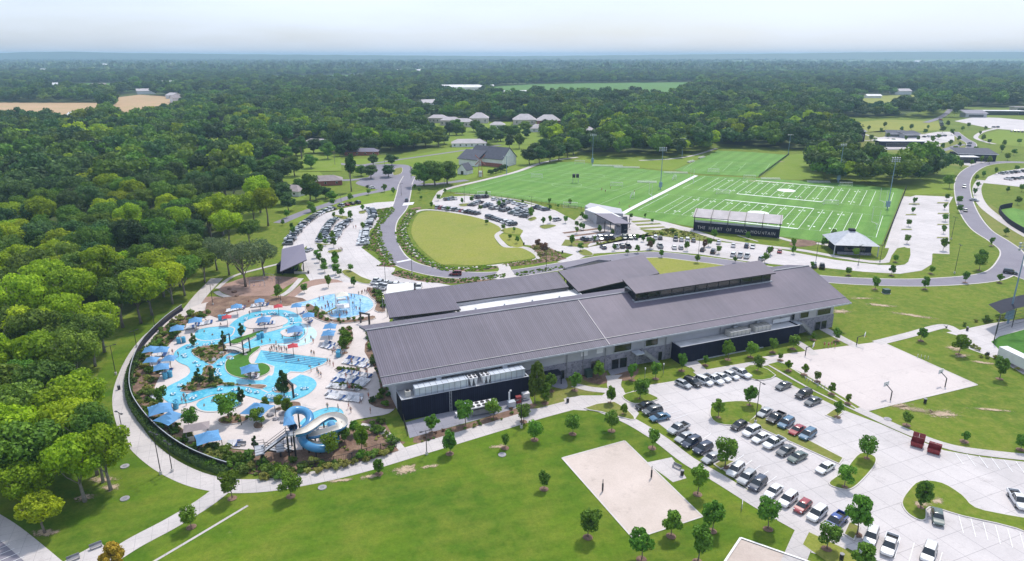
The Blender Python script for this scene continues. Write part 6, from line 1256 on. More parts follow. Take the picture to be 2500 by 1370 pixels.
# ================================================= POLES, LIGHTS, SIGNS
def lamp(px, py, h, label, mt='black_metal', heads=2, base=True, group='tall black area lights', r=.10):
    o = thing('light_pole', label, 'light pole', G(px, py), rnd.uniform(0, 3), group)
    m = MB(); m.tube([(0, 0, 0), (0, 0, h)], [r, r * .6], 7); m.obj('pole', MT[mt], o)
    if base: m = MB(); m.tube([(0, 0, 0), (0, 0, .7)], .28, 10); m.obj('footing', MT['kerb'], o)
    for s in ((-1, 1) if heads == 2 else (1,)): m = MB(); m.box(min(0, s * .9), max(0, s * .9), -.05, .05, h - .14, h - .06); m.box(min(s * .7, s * 1.3), max(s * .7, s * 1.3), -.2, .2, h - .16, h - .04); m.obj('lamp_head', MT[mt], o)
for (x, y, h, lb) in ((1844, 1033, 10, 'tall black light pole standing on the tree island end of the near car park'), (1006, 670, 9, 'black light pole on the curved bed below the road bend'), (942, 702, 8.5, 'black light pole behind the rear hall roof corner'), (1334, 655, 8, 'black light pole in the red shrub bed right of the oval lawn'), (1704, 632, 9.5, 'tall black light pole between car strip and road below the lettering'), (1530, 600, 7, 'black light pole in front of the entrance building'), (805, 573, 6, 'black light pole among the packed cars of the left lot'), (834, 508, 7, 'black light pole at the top of the left lot'), (980, 478, 7, 'black light pole at the roundabout exit'), (1134, 494, 8.5, 'black light pole at the left of the upper lot'), (1297, 518, 8, 'black light pole beside the pointed tree of the upper lot'), (1990, 650, 9.5, 'tall black light pole just beyond the right roof corner'), (2330, 668, 11, 'tall black light pole leaning in view on the right lawn'), (2322, 585, 10, 'tall black light pole beside the right white lot'), (393, 1158, 9, 'tall black light pole left of the curved path'), (421, 1152, 6.5, 'thin black lamp beside the tall pole at the curved path'), (300, 1058, 5, 'small lamp left of the path by the wood'), (283, 915, 8, 'black light pole at the upper left of the path'), (378, 800, 8.5, 'black light pole on the slope above the path'), (334, 848, 5, 'thin black lamp at the edge of the wood slope'), (686, 740, 8.5, 'black light pole at the right of the playground'), (520, 745, 7, 'thin light pole at the left of the playground'), (1042, 1110, 5.5, 'small black lamp on the path below the service yard'), (1273, 1045, 7.0, 'light pole beside the round tree at the service yard end'), (2148, 690 - 50, 7, 'thin black light pole by the concession stand'), (2095, 648, 8, 'thin black light pole near the concession stand front')): lamp(x, y, h, lb)
def mast(px, py, h, label, n=3):
    o = thing('floodlight_mast', label, 'floodlight', G(px, py), rnd.uniform(-.3, .3), 'floodlight masts round the turf'); m = MB(); m.tube([(0, 0, 0), (0, 0, h * .35), (0, 0, h)], [.30, .22, .12], 8); m.obj('pole', MT['pole_blue'], o)
    m = MB(); m.box(-.9, .9, -.5, .5, 1.5, 4.5); m.obj('cabinet', MT['pole_blue'], o) if h > 20 else None
    for k in range(n):
        m = MB(); m.box(-2.2, 2.2, -.08, .08, h - .2 - k * .9, h - .08 - k * .9); m.obj('cross_arm', MT['light_metal'], o)
        for i in range(4): m = MB(); m.tube([(-1.9 + i * 1.26, -.1, h - .2 - k * .9), (-1.9 + i * 1.26, -.45, h - .35 - k * .9)], .32, 7); m.obj('floodlight', MT['light_metal'], o)
mast(1612, 463, 25, 'blue grey floodlight mast on the white walk between the turf fields'); mast(2166, 512, 27, 'blue grey floodlight mast at the right end of the football turf'); mast(1446, 402, 22, 'floodlight mast at the far edge of the soccer field', 2); mast(1237, 425, 12, 'pale mast beside the white house hedge', 1)
mast(1665, 382, 14, 'small floodlight mast before the wood behind the turf', 1); mast(2460, 790, 25, 'blue grey floodlight mast at the ballpark on the right'); mast(1924, 378, 16, 'small floodlight mast at the right corner of the farthest turf', 1); mast(2046, 446, 24, 'floodlight mast before the trees above the football turf', 2)
def upole(px, py, h, label):
    o = thing('utility_pole', label, 'utility pole', G(px, py), 1.0, 'wooden utility poles'); m = MB(); m.tube([(0, 0, 0), (0, 0, h)], [.16, .11], 7); m.obj('pole', MT['bark_pale'], o)
    for z in (h - .5, h - 1.3): m = MB(); m.box(-1.2, 1.2, -.06, .06, z, z + .12); m.obj('cross_arm', MT['bark_pale'], o)
for (x, y, h, lb) in ((415, 590, 11, 'pale utility pole in the clearing of the left wood'), (940, 425, 10, 'thin pale utility pole on the meadow left of the roundabout'), (1085, 455, 10, 'pale utility pole beside the round tree near the path'), (818, 403, 10, 'utility pole at the lane fork'), (1004, 435, 8, 'thin utility pole right of the roundabout')): upole(x, y, h, lb)
# goals
def goal(px, py, ang, label, w=7.3, h=2.4):
    o = thing('soccer_goal', label, 'goal', G(px, py, .12), ang, 'white goals on the turf')
    m = MB(); m.tube([(-w / 2, 0, 0), (-w / 2, 0, h), (w / 2, 0, h), (w / 2, 0, 0)], .09, 5); [m.tube([(x, 0, h), (x, 1.2, h), (x, 2.2, 0), (x, 0, 0)], .05, 4) for x in (-w / 2, w / 2)]; m.tube([(-w / 2, 2.2, .05), (w / 2, 2.2, .05)], .05, 4); m.obj('frame', MT['white_paint'], o)
    m = MB()
    for k in range(13): x = -w / 2 + w * k / 12; m.tube([(x, .05, h), (x, 1.2, h), (x, 2.2, .05)], .02, 3)
    for k in range(6): t = k / 5; m.tube([(-w / 2, 1.2 + t, h * (1 - t) + .05), (w / 2, 1.2 + t, h * (1 - t) + .05)], .02, 3)
    m.obj('net', MT['white_paint'], o)
for (x, y, a, lb) in ((1182, 478, 175, 'at the near left touchline of the soccer turf'), (1392, 505, 175, 'near the entrance building'), (1310, 434, -10, 'left of the scoreboard'), (1505, 455, -10, 'in mid turf left of the white walk'), (1548, 482, 80, 'beside the lower white walk'), (1415, 400, -10, 'at the far edge of the soccer turf'), (1650, 438, 80, 'beside the upper white walk'), (2029, 500, -8, 'between the two gridirons at the right'), (1765, 474, -8, 'between the two gridirons at the left'), (2065, 455, -8, 'at the top edge of the far gridiron'), (1742, 421, -8, 'at the near edge of the farthest turf'), (1830, 437, -8, 'left of the far gridiron top line')): goal(x, y, rad(a), 'white soccer goal ' + lb)
def upright(px, py, ang, label):
    o = thing('goal_post', label, 'goal post', G(px, py, .12), ang, 'gridiron goal posts')
    m = MB(); m.tube([(0, 0, 0), (0, 0, 2.0), (0, 1.2, 3)], .14, 6); m.tube([(-2.8, 1.2, 3), (2.8, 1.2, 3)], .08, 5); [m.tube([(x, 1.2, 3), (x, 1.2, 9.5)], .07, 5) for x in (-2.8, 2.8)]; m.obj('frame', MT['white_paint'], o)
for (x, y, lb) in ((2158, 505, 'right end of the far gridiron'), (2140, 560, 'right end of the near gridiron'), (1693, 448, 'left end of the far gridiron'), (1592, 488, 'left end of the near gridiron')): upright(x, y, rad(95), 'white gridiron uprights at the ' + lb)
sb = thing('camera_tower', 'small black box tower on legs in the middle of the soccer turf', 'tower', G(1405, 446, .12), 0)
rp(sb, 'cabin', lambda m: (m.box(-2.0, -.3, -1, 1, 3.2, 5.4), m.box(.3, 2.0, -1, 1, 3.2, 5.4)), MT['black_metal'])
for x in (-1.7, 1.7): rp(sb, 'leg', lambda m: m.tube([(x, 0, 0), (x, 0, 3.2)], .12, 5), MT['light_metal'])
# basketball hoops
def hoop(px, py, ang, label):
    o = thing('basketball_hoop', label, 'basketball hoop', G(px, py, .07), ang, 'basketball hoops on the concrete court')
    m = MB(); m.tube([(0, 0, 0), (0, 0, 2.3)], .13, 6); m.tube([(0, 0, 2.3), (1.6, 0, 3.3)], .10, 6); m.obj('post', MT['black_metal'], o)
    m = MB(); m.box(1.6, 1.68, -.9, .9, 2.9, 4.0); m.obj('backboard', MT['white_paint'], o)
    m = MB(); ring_(m, (1.95, 0, 3.05), .23, .02, 10, 4); m.obj('rim', MT['red_fabric'], o)
hoop(2174, 977, rad(118), 'black basketball hoop at the near left of the court'); hoop(2307, 945, rad(118), 'black basketball hoop at the near right of the court'); hoop(1966, 868, rad(-35), 'basketball hoop with a white board at the far left of the court'); hoop(2091, 842, rad(-35), 'basketball hoop with a white board at the far right of the court')
# volleyball posts
for (x, y, lb) in ((1471, 1200, 'left black volleyball post on the pale sand court'), (1590, 1167, 'right black volleyball post on the pale sand court')):
    o = thing('volleyball_post', lb, 'net post', G(x, y, .06), 0, 'volleyball posts'); m = MB(); m.tube([(0, 0, 0), (0, 0, 2.6)], .07, 6); m.obj('post', MT['black_metal'], o); m = MB(); m.tube([(0, 0, .2), (0, 0, 1.7)], .17, 8); m.obj('padding', MT['black_metal'], o)
# small site furniture
def bench(px, py, ang, label):
    o = thing('park_bench', label, 'bench', G(px, py, .07), ang)
    rp(o, 'seat', lambda m: m.box(-.9, .9, -.25, .25, .42, .48), MT['grey_metal']); rp(o, 'backrest', lambda m: m.box(-.9, .9, .25, .31, .5, .9), MT['grey_metal'])
    for x in (-.8, .8): rp(o, 'leg', lambda m: m.box(x - .04, x + .04, -.22, .28, 0, .42), MT['grey_metal'])
bench(235, 1338, rad(40), 'grey park bench on the pale terrace at the bottom left'); bench(180, 1368, rad(40), 'grey bench at the bottom edge left of the terrace'); bench(1652, 1143, rad(-45), 'grey bench on the small terrace by the sand court'); bench(590, 1088, 0, 'grey picnic bench below the lowest canopy')
def bin_(px, py, label):
    o = thing('litter_bin', label, 'bin', G(px, py, .07), 0); m = MB(); m.tube([(0, 0, 0), (0, 0, .95), (0, 0, 1.0)], [.32, .34, .2], 12); m.obj('drum', MT['black_metal'], o); m = MB(); m.tube([(0, 0, 1.0), (0, 0, 1.12)], .36, 12); m.obj('lid', MT['grey_metal'], o)
for (x, y, lb) in ((1665, 1160, 'black litter bin on the terrace beside the sand court'), (2054, 1366, 'black litter bin at the bottom edge by the path'), (1386, 982, 'black post bin on the plaza by the building'), (291, 951, 'black litter bin on the path by the wood'), (2411, 869, 'black litter bin at the ballpark yard'), (2361, 807, 'black litter bin at the ballpark hedge'), (1279, 598, 'black litter bin at the oval lawn corner'), (1373, 618, 'small black bin at the lot entrance'), (753, 668, 'round black bin beside the pavilion'), (2258, 992 - 8, 'low box beside the court edge')): bin_(x, y, lb)
sg = thing('sign', 'small white sign board on the lawn beside the long row of cars', 'sign', G(1811, 1243), rad(70)); rp(sg, 'board', lambda m: m.box(-.7, .7, -.04, .04, .5, 1.5), MT['siding_white'])
for x in (-.6, .6): rp(sg, 'post', lambda m: m.box(x - .04, x + .04, .05, .1, 0, 1.4), MT['grey_metal'])
for (x, y, lb) in ((787, 1191, 'round manhole cover on the lawn below the curved path'), (1226, 1111, 'round manhole cover below the small tree'), (305, 1139, 'upper manhole cover on the left lawn'), (305, 1218, 'lower manhole cover on the left lawn'), (2167, 1024, 'round manhole cover beside the court path')):
    o = thing('manhole', lb, 'manhole', G(x, y, .03), 0); m = MB(); m.tube([(0, 0, 0), (0, 0, .14)], .8, 16); m.obj('ring', MT['rockwall'], o); m = MB(); m.tube([(0, 0, .141), (0, 0, .17)], .38, 12); m.obj('cover', MT['grey_metal'], o)
def rack_b(px, py, ang, label):
    o = thing('bike_rack', label, 'bike rack', G(px, py, .1), ang)
    for k in range(4): m = MB(); m.tube([(k * .8, -.3, 0), (k * .8, -.3, .8), (k * .8, .3, .8), (k * .8, .3, 0)], .05, 5); m.obj('hoop', MT['light_metal'], o)
rack_b(1966, 928, rad(-35), 'upper bicycle rack on the grass beside the court'); rack_b(1996, 943, rad(-35), 'lower bicycle rack on the grass beside the court'); rack_b(2240, 872, rad(-35), 'bicycle rack at the top right of the court')
for (x, y, lb) in ((1574, 925, 'slim pale bollard light left of the lime tree'), (1619, 914, 'slim pale bollard light right of the lime tree')):
    o = thing('bollard_light', lb, 'bollard', G(x, y), 0); m = MB(); m.tube([(0, 0, 0), (0, 0, 2.6)], .07, 6); m.obj('post', MT['grey_metal'], o); m = MB(); m.tube([(0, 0, 2.6), (0, 0, 3.0)], .16, 8); m.obj('lamp', MT['white_paint'], o)
ubox = thing('utility_box', 'green utility box on the slope right of the roof corner', 'utility box', G(2163, 716), .1); rp(ubox, 'body', lambda m: m.box(-1, 1, -.8, .8, .1, 1.5), MT['green_box']); rp(ubox, 'plinth', lambda m: m.box(-1.2, 1.2, -1, 1, 0, .098), MT['kerb'])
# ballpark cage and field at the right edge
sheet('ballpark', [(2420, 835), (2440, 822), (2520, 800), (2640, 780), (2700, 900), (2520, 880), (2440, 855)], .09, MT['lawn_artificial'])
O = G(2425, 838); cg = thing('batting_cage', 'dark netted ballpark backstop on poles at the right edge', 'backstop', O, 0)
cp = [G(x, y) - O for x, y in ((2425, 838), (2432, 815), (2470, 800), (2530, 785), (2620, 770))]
for q in cp: rp(cg, 'post', lambda m: m.tube([(q.x, q.y, 0), (q.x, q.y, 6)], .12, 5), MT['black_metal'])
for z in (1, 2, 3, 4, 5, 6): rp(cg, 'cable', lambda m: m.tube([(q.x, q.y, z) for q in cp], .05, 4), MT['black_metal'])
rp(cg, 'roof', lambda m: m.add([(q.x, q.y, 6.1) for q in cp[1:]] + [(q.x + 1, q.y + 7, 6.4) for q in cp[1:]], [(i, i + 1, 5 + i - 0, 4 + i) for i in range(3)]), MT['dark_navy'])
sheet('ballpark', [(2440, 512), (2475, 508), (2560, 530), (2560, 590), (2480, 555), (2448, 535)], .09, MT['turf'])
FQ = [tuple(G(x, y)[:2]) for x, y in ((2470, 506), (2442, 512), (2440, 522), (2460, 545), (2500, 570), (2560, 600))]
fo = thing('ballpark_fence', 'dark curved wall round the small turf at the right edge', 'fence', (0, 0, 0)); wall_strip('panel', smooth_loop(FQ, 4, False), .2, .02, 2.4, MT['dark_navy'], fo)
# ================================================= PEOPLE
def body_mesh(pose, name):
    V = {}; E_ = []; Rr = {}
    def pt(k, co, r, par=None): V[k] = (len(V), Vector(co)); Rr[k] = r; E_.append((par, k)) if par else None
    if pose == 'sit': hz, lean = .55, -.35
    else: hz, lean = .92, 0
    pt('pel', (0, 0, hz), .14); pt('tor', (lean * .4, 0, hz + .25), .13, 'pel'); pt('che', (lean, 0, hz + .47), .15, 'tor'); pt('nek', (lean * 1.2, 0, hz + .60), .055, 'che'); pt('hd', (lean * 1.3 + .02, 0, hz + .70), .095, 'nek'); pt('top', (lean * 1.35, 0, hz + .83), .075, 'hd')
    for s, t in ((1, 'l'), (-1, 'r')):
        sw = s * (.16 if pose == 'walk' else .03)
        pt('sh' + t, (lean, s * .19, hz + .50), .055, 'che'); pt('el' + t, (lean - sw * .8, s * .27, hz + .24), .042, 'sh' + t); pt('wr' + t, (lean + .10 - sw, s * .27, hz + .02), .032, 'el' + t); pt('ha' + t, (lean + .13 - sw, s * .27, hz - .07), .036, 'wr' + t)
        if pose == 'sit': pt('hp' + t, (.02, s * .1, hz - .04), .095, 'pel'); pt('kn' + t, (.45, s * .12, hz - .02), .062, 'hp' + t); pt('an' + t, (.85, s * .12, hz - .12), .04, 'kn' + t); pt('ft' + t, (.9, s * .12, hz + .02), .035, 'an' + t)
        else: pt('hp' + t, (0, s * .09, hz - .07), .095, 'pel'); pt('kn' + t, (sw * .9 + .03, s * .1, .48), .06, 'hp' + t); pt('an' + t, (sw * 1.3, s * .1, .08), .04, 'kn' + t); pt('ft' + t, (sw * 1.3 + .15, s * .1, .04), .035, 'an' + t)
    me = bpy.data.meshes.new('sk'); me.from_pydata([v for _, v in V.values()], [(V[a][0], V[b][0]) for a, b in E_], [])
    o = bpy.data.objects.new('sk', me); COL.objects.link(o); md = o.modifiers.new('s', 'SKIN'); md.use_smooth_shade = True
    for k, (i, _) in V.items(): me.skin_vertices[0].data[i].radius = (Rr[k], Rr[k])
    me.skin_vertices[0].data[0].use_root = True
    o.modifiers.new('b', 'SUBSURF').levels = 1
    dg = bpy.context.evaluated_depsgraph_get(); r = bpy.data.meshes.new_from_object(o.evaluated_get(dg)); bpy.data.objects.remove(o); r.name = name
    r.materials.clear()
    for m in ('skin', 'swim', 'hair'): r.materials.append(MT[m])
    for p in r.polygons:
        c = p.center; mi = 0
        if hz - .22 < c.z < hz + .12 and abs(c.y) < .2 and c.x < .3: mi = 1
        if c.z > hz + .76 or (c.z > hz + .66 and c.x < lean * 1.3 - .02): mi = 2
        p.material_index = mi
    return r
mat('skin', (.50, .30, .21), (.42, .25, .17), 3, .6, obj=True); mat('swim', (.03, .06, .2), (.02, .04, .14), 3, .8, obj=True); mat('hair', (.05, .03, .02), (.08, .05, .03), 3, .8, obj=True)
SW = [MT['swim'], mat('swim_red', (.5, .05, .06), None, 2, .8, obj=True), mat('swim_black', (.02, .02, .02), None, 2, .8, obj=True), mat('swim_pink', (.6, .15, .3), None, 2, .8, obj=True), mat('swim_white', (.7, .7, .7), None, 2, .8, obj=True), mat('swim_teal', (.03, .3, .35), None, 2, .8, obj=True)]
SN = ['navy', 'red', 'black', 'pink', 'white', 'teal']
PM = {p: body_mesh(p, 'person') for p in ('stand', 'walk', 'sit')}
def people(pts, where, group, pose=None, z=.13, wade=0):
    for i, (x, y) in enumerate(sorted(pts)):
        po = pose or R_.choice(['stand', 'walk']); k = R_.randrange(6); g = G(x, y, z - wade); g.z = z - wade
        o = link('person', PM[po], None, g, R_.uniform(0, 6.2), R_.uniform(.9, 1.05)); o.material_slots[1].link = 'OBJECT'; o.material_slots[1].material = SW[k]
        tag(o, f"{ORD(i)} person from the left {where}, {SN[k]} swimwear", 'person', group)
people([(664, 857), (670, 855), (676, 860), (682, 856), (688, 860), (695, 857), (700, 861), (660, 862)], 'beside the red umbrella', 'people by the lap pool')
people([(761, 868), (767, 869), (812, 865), (816, 858), (832, 868), (838, 866), (800, 888), (806, 892), (814, 896), (778, 918), (784, 922), (775, 912), (760, 908), (880, 985), (900, 972)], 'between lap pool and loungers', 'people on the right deck')
people([(610, 770), (608, 742), (640, 778), (760, 832), (765, 838), (746, 838), (620, 815), (548, 772)], 'round the river loop', 'people on the upper deck')
people([(445, 985), (455, 990), (450, 975), (425, 1048), (422, 865), (436, 872)], 'on the lower left deck', 'people on the lower left deck')
people([(790, 735), (800, 745), (812, 752), (825, 742), (850, 735), (862, 748), (870, 758), (846, 770), (830, 778), (806, 770), (880, 740), (795, 755), (858, 728), (842, 724), (770, 750)], 'playing in the splash pool', 'people in the splash pool', wade=.2)
people([(R_.uniform(760, 890), R_.uniform(722, 772)) for _ in range(14)] + [(R_.uniform(870, 905), R_.uniform(712, 722)) for _ in range(8)], 'in the crowd round the climbing tower', 'people round the climbing tower', wade=.15)
people([(R_.uniform(836, 905), R_.uniform(880, 960)) for _ in range(16)], 'among the rows of loungers', 'people among the loungers')
people([(R_.uniform(470, 660), 745 + R_.uniform(0, 10) + (660 - 0) * 0) for _ in range(0)] + [(480, 792), (492, 788), (505, 786), (444, 806), (452, 803), (585, 757), (596, 755), (626, 749), (640, 747), (652, 745)], 'under the upper rim canopies', 'people under the rim canopies', 'sit')
people([(R_.uniform(600, 628), R_.uniform(912, 922)) for _ in range(7)] + [(R_.uniform(636, 668), R_.uniform(785, 795)) for _ in range(7)], 'sitting on the pool islands', 'people on the pool islands', 'sit', z=.4)
people([(700, 815), (690, 830), (660, 838), (735, 812), (720, 826), (745, 820), (675, 845), (640, 842)], 'wading in the beach pool', 'people in the beach pool', wade=.5)
people([(478, 815), (500, 818), (540, 800), (520, 826), (585, 1000 - 6), (520, 990), (500, 1000), (545, 985)], 'bathing in the two round pools', 'people in the round pools', wade=.9)
people([(700, 895), (730, 890), (756, 905), (690, 880), (780, 900), (745, 888)], 'swimming in the lap pool', 'people in the lap pool', wade=1.1)
people([(800, 1000), (826, 1003), (857, 1008), (852, 998), (905, 1010)], 'standing at the edge of the slide pool', 'people by the slide pool')
people([(1945 + 67, 847), (2022, 848), (2030, 846), (2038, 849)], 'on the far court edge', 'people on the court', z=.07)
people([(863, 558), (869, 558), (828, 614), (833, 613), (836, 615)], 'crossing the left curved car park', 'people in the car park', z=.06)
people([(1469, 466), (1478, 470), (1549, 470), (1490, 462), (1512, 500), (1536, 508), (1945, 486), (1952, 487), (1957, 487)], 'training on the turf', 'people on the turf', z=.11)
people([(706, 1060), (712, 1058), (680, 1078)], 'waiting on the slide tower', 'people on the slide tower') if 0 else None
print('p5', len(bpy.data.objects))
# ================================================= TREES
def crown_np(rs, R, zc, Hh, nl, nf, size, core=.72, up=.15, shape='round'):
    """leaf clumps over the lobes of a crown; returns verts, quads"""
    g = np.random.RandomState(rs); L = []
    for i in range(nl):
        while True:
            p = g.uniform(-1, 1, 3)
            if np.linalg.norm(p) < 1: break
        p = p / max(np.linalg.norm(p), .3) * g.uniform(.35, .72)
        if shape == 'egg': p[:2] *= 1 - .45 * max(0, p[2])
        if shape == 'cone': t = (p[2] + 1) / 2; p[:2] *= 1.25 * (1 - t) + .1
        r = (g.uniform(.30, .46) if nl < 20 else g.uniform(.20, .38)) * (1 if shape == 'round' else .85)
        if shape == 'cone': r *= 1.1 - .6 * (p[2] + 1) / 2
        L.append((p[0] * R, p[1] * R, zc + p[2] * Hh, r * R))
    L = np.array(L); k = g.randint(0, nl, nf); d = g.normal(size=(nf, 3)); d[:, 2] += up * 2; d /= np.linalg.norm(d, axis=1)[:, None]
    sq = np.array([1, 1, .8 if shape == 'round' else min(1.2, Hh / R)])
    c = L[k, :3] + d * L[k, 3:4] * g.uniform(.78, 1.17, (nf, 1)) * sq
    # drop clumps buried in other lobes
    keep = np.ones(nf, bool)
    for l in L: keep &= ~((np.linalg.norm((c - l[:3]) / sq, axis=1) < l[3] * .72))
    c, d = c[keep], d[keep]; n = len(c)
    nn = d + g.normal(size=(n, 3)) * .55; nn /= np.linalg.norm(nn, axis=1)[:, None]
    a = np.cross(nn, g.normal(size=(n, 3))); a /= np.linalg.norm(a, axis=1)[:, None]; b = np.cross(nn, a)
    s = size * g.uniform(.55, 1.3, (n, 1)); q = g.uniform(.6, 1, (n, 1))
    V = np.stack([c + a * s * .5, c + b * s * q * .5 + nn * s * .1, c - a * s * .5, c - b * s * q * .5 + nn * s * .1], 1).reshape(-1, 3)
    F = [tuple(range(4 * i, 4 * i + 4)) for i in range(n)]; V = [tuple(v) for v in V]
    if core:
        bm = bmesh.new(); bmesh.ops.create_icosphere(bm, subdivisions=1, radius=1); iv = [v.co.copy() for v in bm.verts]; fi = [[v.index for v in f.verts] for f in bm.faces]; bm.free()
        for l in L:
            o = len(V); V += [(l[0] + v.x * l[3] * core, l[1] + v.y * l[3] * core, l[2] + v.z * l[3] * core * sq[2]) for v in iv]; F += [tuple(o + i for i in f) for f in fi]
    return V, F
def crown_mesh(name, m, *a, **k):
    V, F = crown_np(*a, **k); me = bpy.data.meshes.new(name); me.from_pydata(V, [], F); me.materials.append(m); me.update(); return me
def trunk_mesh(rs, H, r, zc, R, limbs=5, bend=.3, m='bark', twigs=0):
    g = random.Random(rs); mb = MB(); P = [(0, 0, -.15)]; x = y = 0
    for i in range(1, 6): x += g.uniform(-bend, bend); y += g.uniform(-bend, bend); P.append((x, y, zc * i / 5))
    mb.tube(P, [r * 1.35, r, r * .85, r * .75, r * .6, r * .4], 8)
    for i in range(limbs):
        a = g.uniform(0, 2 * pi); k = g.randint(2, 4); s = Vector(P[k]); e = Vector((cos(a) * R * .62, sin(a) * R * .62, zc + g.uniform(-.1, .45) * R)); mid = (s + e) / 2 + Vector((0, 0, -.12 * R))
        mb.tube([s, mid, e], [r * .42, r * .28, r * .12], 5)
        for t in range(twigs):
            q = mid.lerp(e, g.random()); mb.tube([q, q + Vector((g.uniform(-1, 1), g.uniform(-1, 1), g.uniform(.2, 1.2))) * R * .28], [r * .12, r * .05], 4)
    return mb.mesh('trunk', MT[m], True)
BIG = [dict(crown=crown_mesh('crown', MT['leaf_mid'], 10 + i, 6.6, 10.2, 4.9, [24, 28, 20, 32][i], [7400, 8200, 6600, 8600][i], .62, core=.66), trunk=trunk_mesh(50 + i, 16, .33, 9.5, 6.6, 6, .25, 'bark_pale' if i % 2 else 'bark', 2)) for i in range(4)]
LOW = [dict(crown=crown_mesh('crown', MT['leaf_mid'], 24 + i, 6.6, [8.4, 8.6, 8.2][i], [6.4, 6.2, 6.6][i], [24, 26, 22][i], 5200, .8, core=.74), trunk=trunk_mesh(55 + i, 16, .33, 7.5, 6.2, 6, .25, 'bark', 1)) for i in range(3)]
THIN = dict(crown=crown_mesh('crown', MT['leaf_grey'], 31, 6.2, 11.2, 5.4, 18, 4600, .6, core=0), trunk=trunk_mesh(71, 16, .36, 10.5, 6.6, 12, .2, 'bark', 6))
PINE = dict(crown=crown_mesh('crown', MT['leaf_dark'], 41, 4.2, 13.0, 6.5, 13, 3200, .7, shape='egg'), trunk=trunk_mesh(81, 20, .32, 14, 4, 6, .15))
YNG = [dict(crown=crown_mesh('crown', MT['leaf_young'], 60 + i, [1.9, 1.75, 2.1, 1.5, 2.0][i], 3.05, [2.15, 2.45, 1.9, 2.5, 2.1][i], [20, 22, 24, 16, 12][i], [2100, 2300, 2000, 1500, 1700][i], .36, shape=['egg', 'egg', 'round', 'egg', 'round'][i], core=[.6, .7, .5, .6, .4][i]), trunk=trunk_mesh(90 + i, 5, .075, 3.2, 1.5, 4, .1)) for i in range(5)]
CONE = dict(crown=crown_mesh('crown', MT['leaf_dark'], 77, 1.5, 2.6, 2.6, 12, 1500, .34, shape='cone'), trunk=trunk_mesh(97, 5, .09, 2.6, 1, 0, .03))
SHR = [crown_mesh('shrub', MT['shrub_green'], 100 + i, .95, .55, .6, 7, 420, .26) for i in range(3)]
def tree(D, name, p, label, cat='tree', group=None, s=1.0, sz=1.0, m=None, mulch=False):
    o = thing(name, label, cat, p, rnd.uniform(0, 2 * pi), group); o.scale = (s, s, s * sz)
    if D in YNG: o.rotation_euler = (rnd.uniform(-.05, .05), rnd.uniform(-.05, .05), rnd.uniform(0, 6.28))
    c = link('crown', D['crown'], o); link('trunk', D['trunk'], o)
    if m: c.material_slots[0].link = 'OBJECT'; c.material_slots[0].material = MT[m]
    if mulch:
        link('mulch_ring', MULCH, o, (0, 0, .0), 0, (1 / s, 1 / s, 1 / (s * sz)))
    return o
_m = MB(); _m.tube([(0, 0, .03), (0, 0, .16)], [.85, .5], 14); MULCH = _m.mesh('mulch_ring', MT['mulch'])
# --- young trees planted on the lawns and islands: (foot x, foot y, height)
def young_set(L, where, group, m='leaf_young', mulch=True, fam=None, name='young_tree'):
    for i, t in enumerate(sorted(L)):
        x, y, h = t[:3]; D = YNG[(i * 2 + int(x)) % 5] if fam is None else fam; top = 5.3 if fam is None else 5.4
        tree(D, name, G(x, y, .08), f"{ORD(i)} young tree from the left {where}" if len(L) > 1 else f'young tree {where}', 'tree', group, h / top * rnd.uniform(.9, 1.08), rnd.uniform(.9, 1.14), t[3] if len(t) > 3 else m, mulch)
young_set([(567, 1217, 5.9, 'leaf_lime'), (710, 1212, 6.2, 'leaf_lime'), (467, 1287, 4.6, 'leaf_lime'), (925, 1157, 4.3), (1098, 1108, 5.2), (1233, 1094, 3.8), (1305, 1074, 5.8), (1398, 1060, 4.6), (1493, 1052, 4.8)], 'along the lawn side of the curved path', 'young trees along the curved path')
young_set([(1328, 1194, 4), (1435, 1312, 5.2), (1566, 1366, 6.6), (1638, 1309, 6.0), (1592, 1094, 4.6), (1703, 1372, 7)], 'around the pale sand court', 'young trees round the sand court')
young_set([(1703, 1207, 6.3), (1738, 1297, 6.2), (1875, 1292, 6.0), (2018, 1340, 5.6), (2108, 1400, 6.4)], 'between sand courts and long car row', 'young trees beside the long car row')
young_set([(1770, 1140, 7.0), (2092, 1305, 7.2), (1753, 1020, 5.4), (1829, 990, 5.0), (2116, 1120, 5.6), (2062, 1190, 5.6), (2248, 1240, 5.2), (2043, 1018, 4.6), (1562, 975, 5.8), (1850, 905, 5.6)], 'on the grass islands of the near car park', 'young trees on the near car park islands')
young_set([(1925, 905, 3.6), (1963, 915, 3.0), (1995, 932, 3.2), (2030, 962, 3.0), (2070, 985, 3.0)], 'in the strip beside the basketball court', 'young trees beside the basketball court', 'leaf_lime')
young_set([(1055, 1058, 5.4), (1137, 1040, 6.2), (1205, 1020, 5.2), (1278, 1030, 5.8), (1345, 955, 5.4), (1403, 953, 5.2), (1462, 925, 6), (1331, 985, 3.6, 'leaf_lime'), (1490, 985, 4.6, 'leaf_lime'), (1523, 1012, 3.4, 'leaf_lime')], 'in front of the left half of the building', 'young trees before the building front')
young_set([(1543, 928, 4.6), (1601, 925, 5.0), (1664, 905, 5.0), (1722, 892, 3.8), (1777, 878, 5.2), (1832, 872, 5.4), (1886, 860, 5.0), (1936, 852, 5.4), (1905, 880, 2.4, 'leaf_lime'), (2043, 832, 4.2), (1985, 830, 2.6)], 'in front of the right annex', 'young trees before the right annex')
young_set([(2213, 1038, 4.0), (2354, 1078, 3.2), (2492, 1098, 3.6), (2440, 925, 6.4), (2340, 865, 6, 'leaf_lime'), (2248, 832, 4.4), (2300, 1040, .8)][:6], 'on the grass right of the court', 'young trees right of the court')
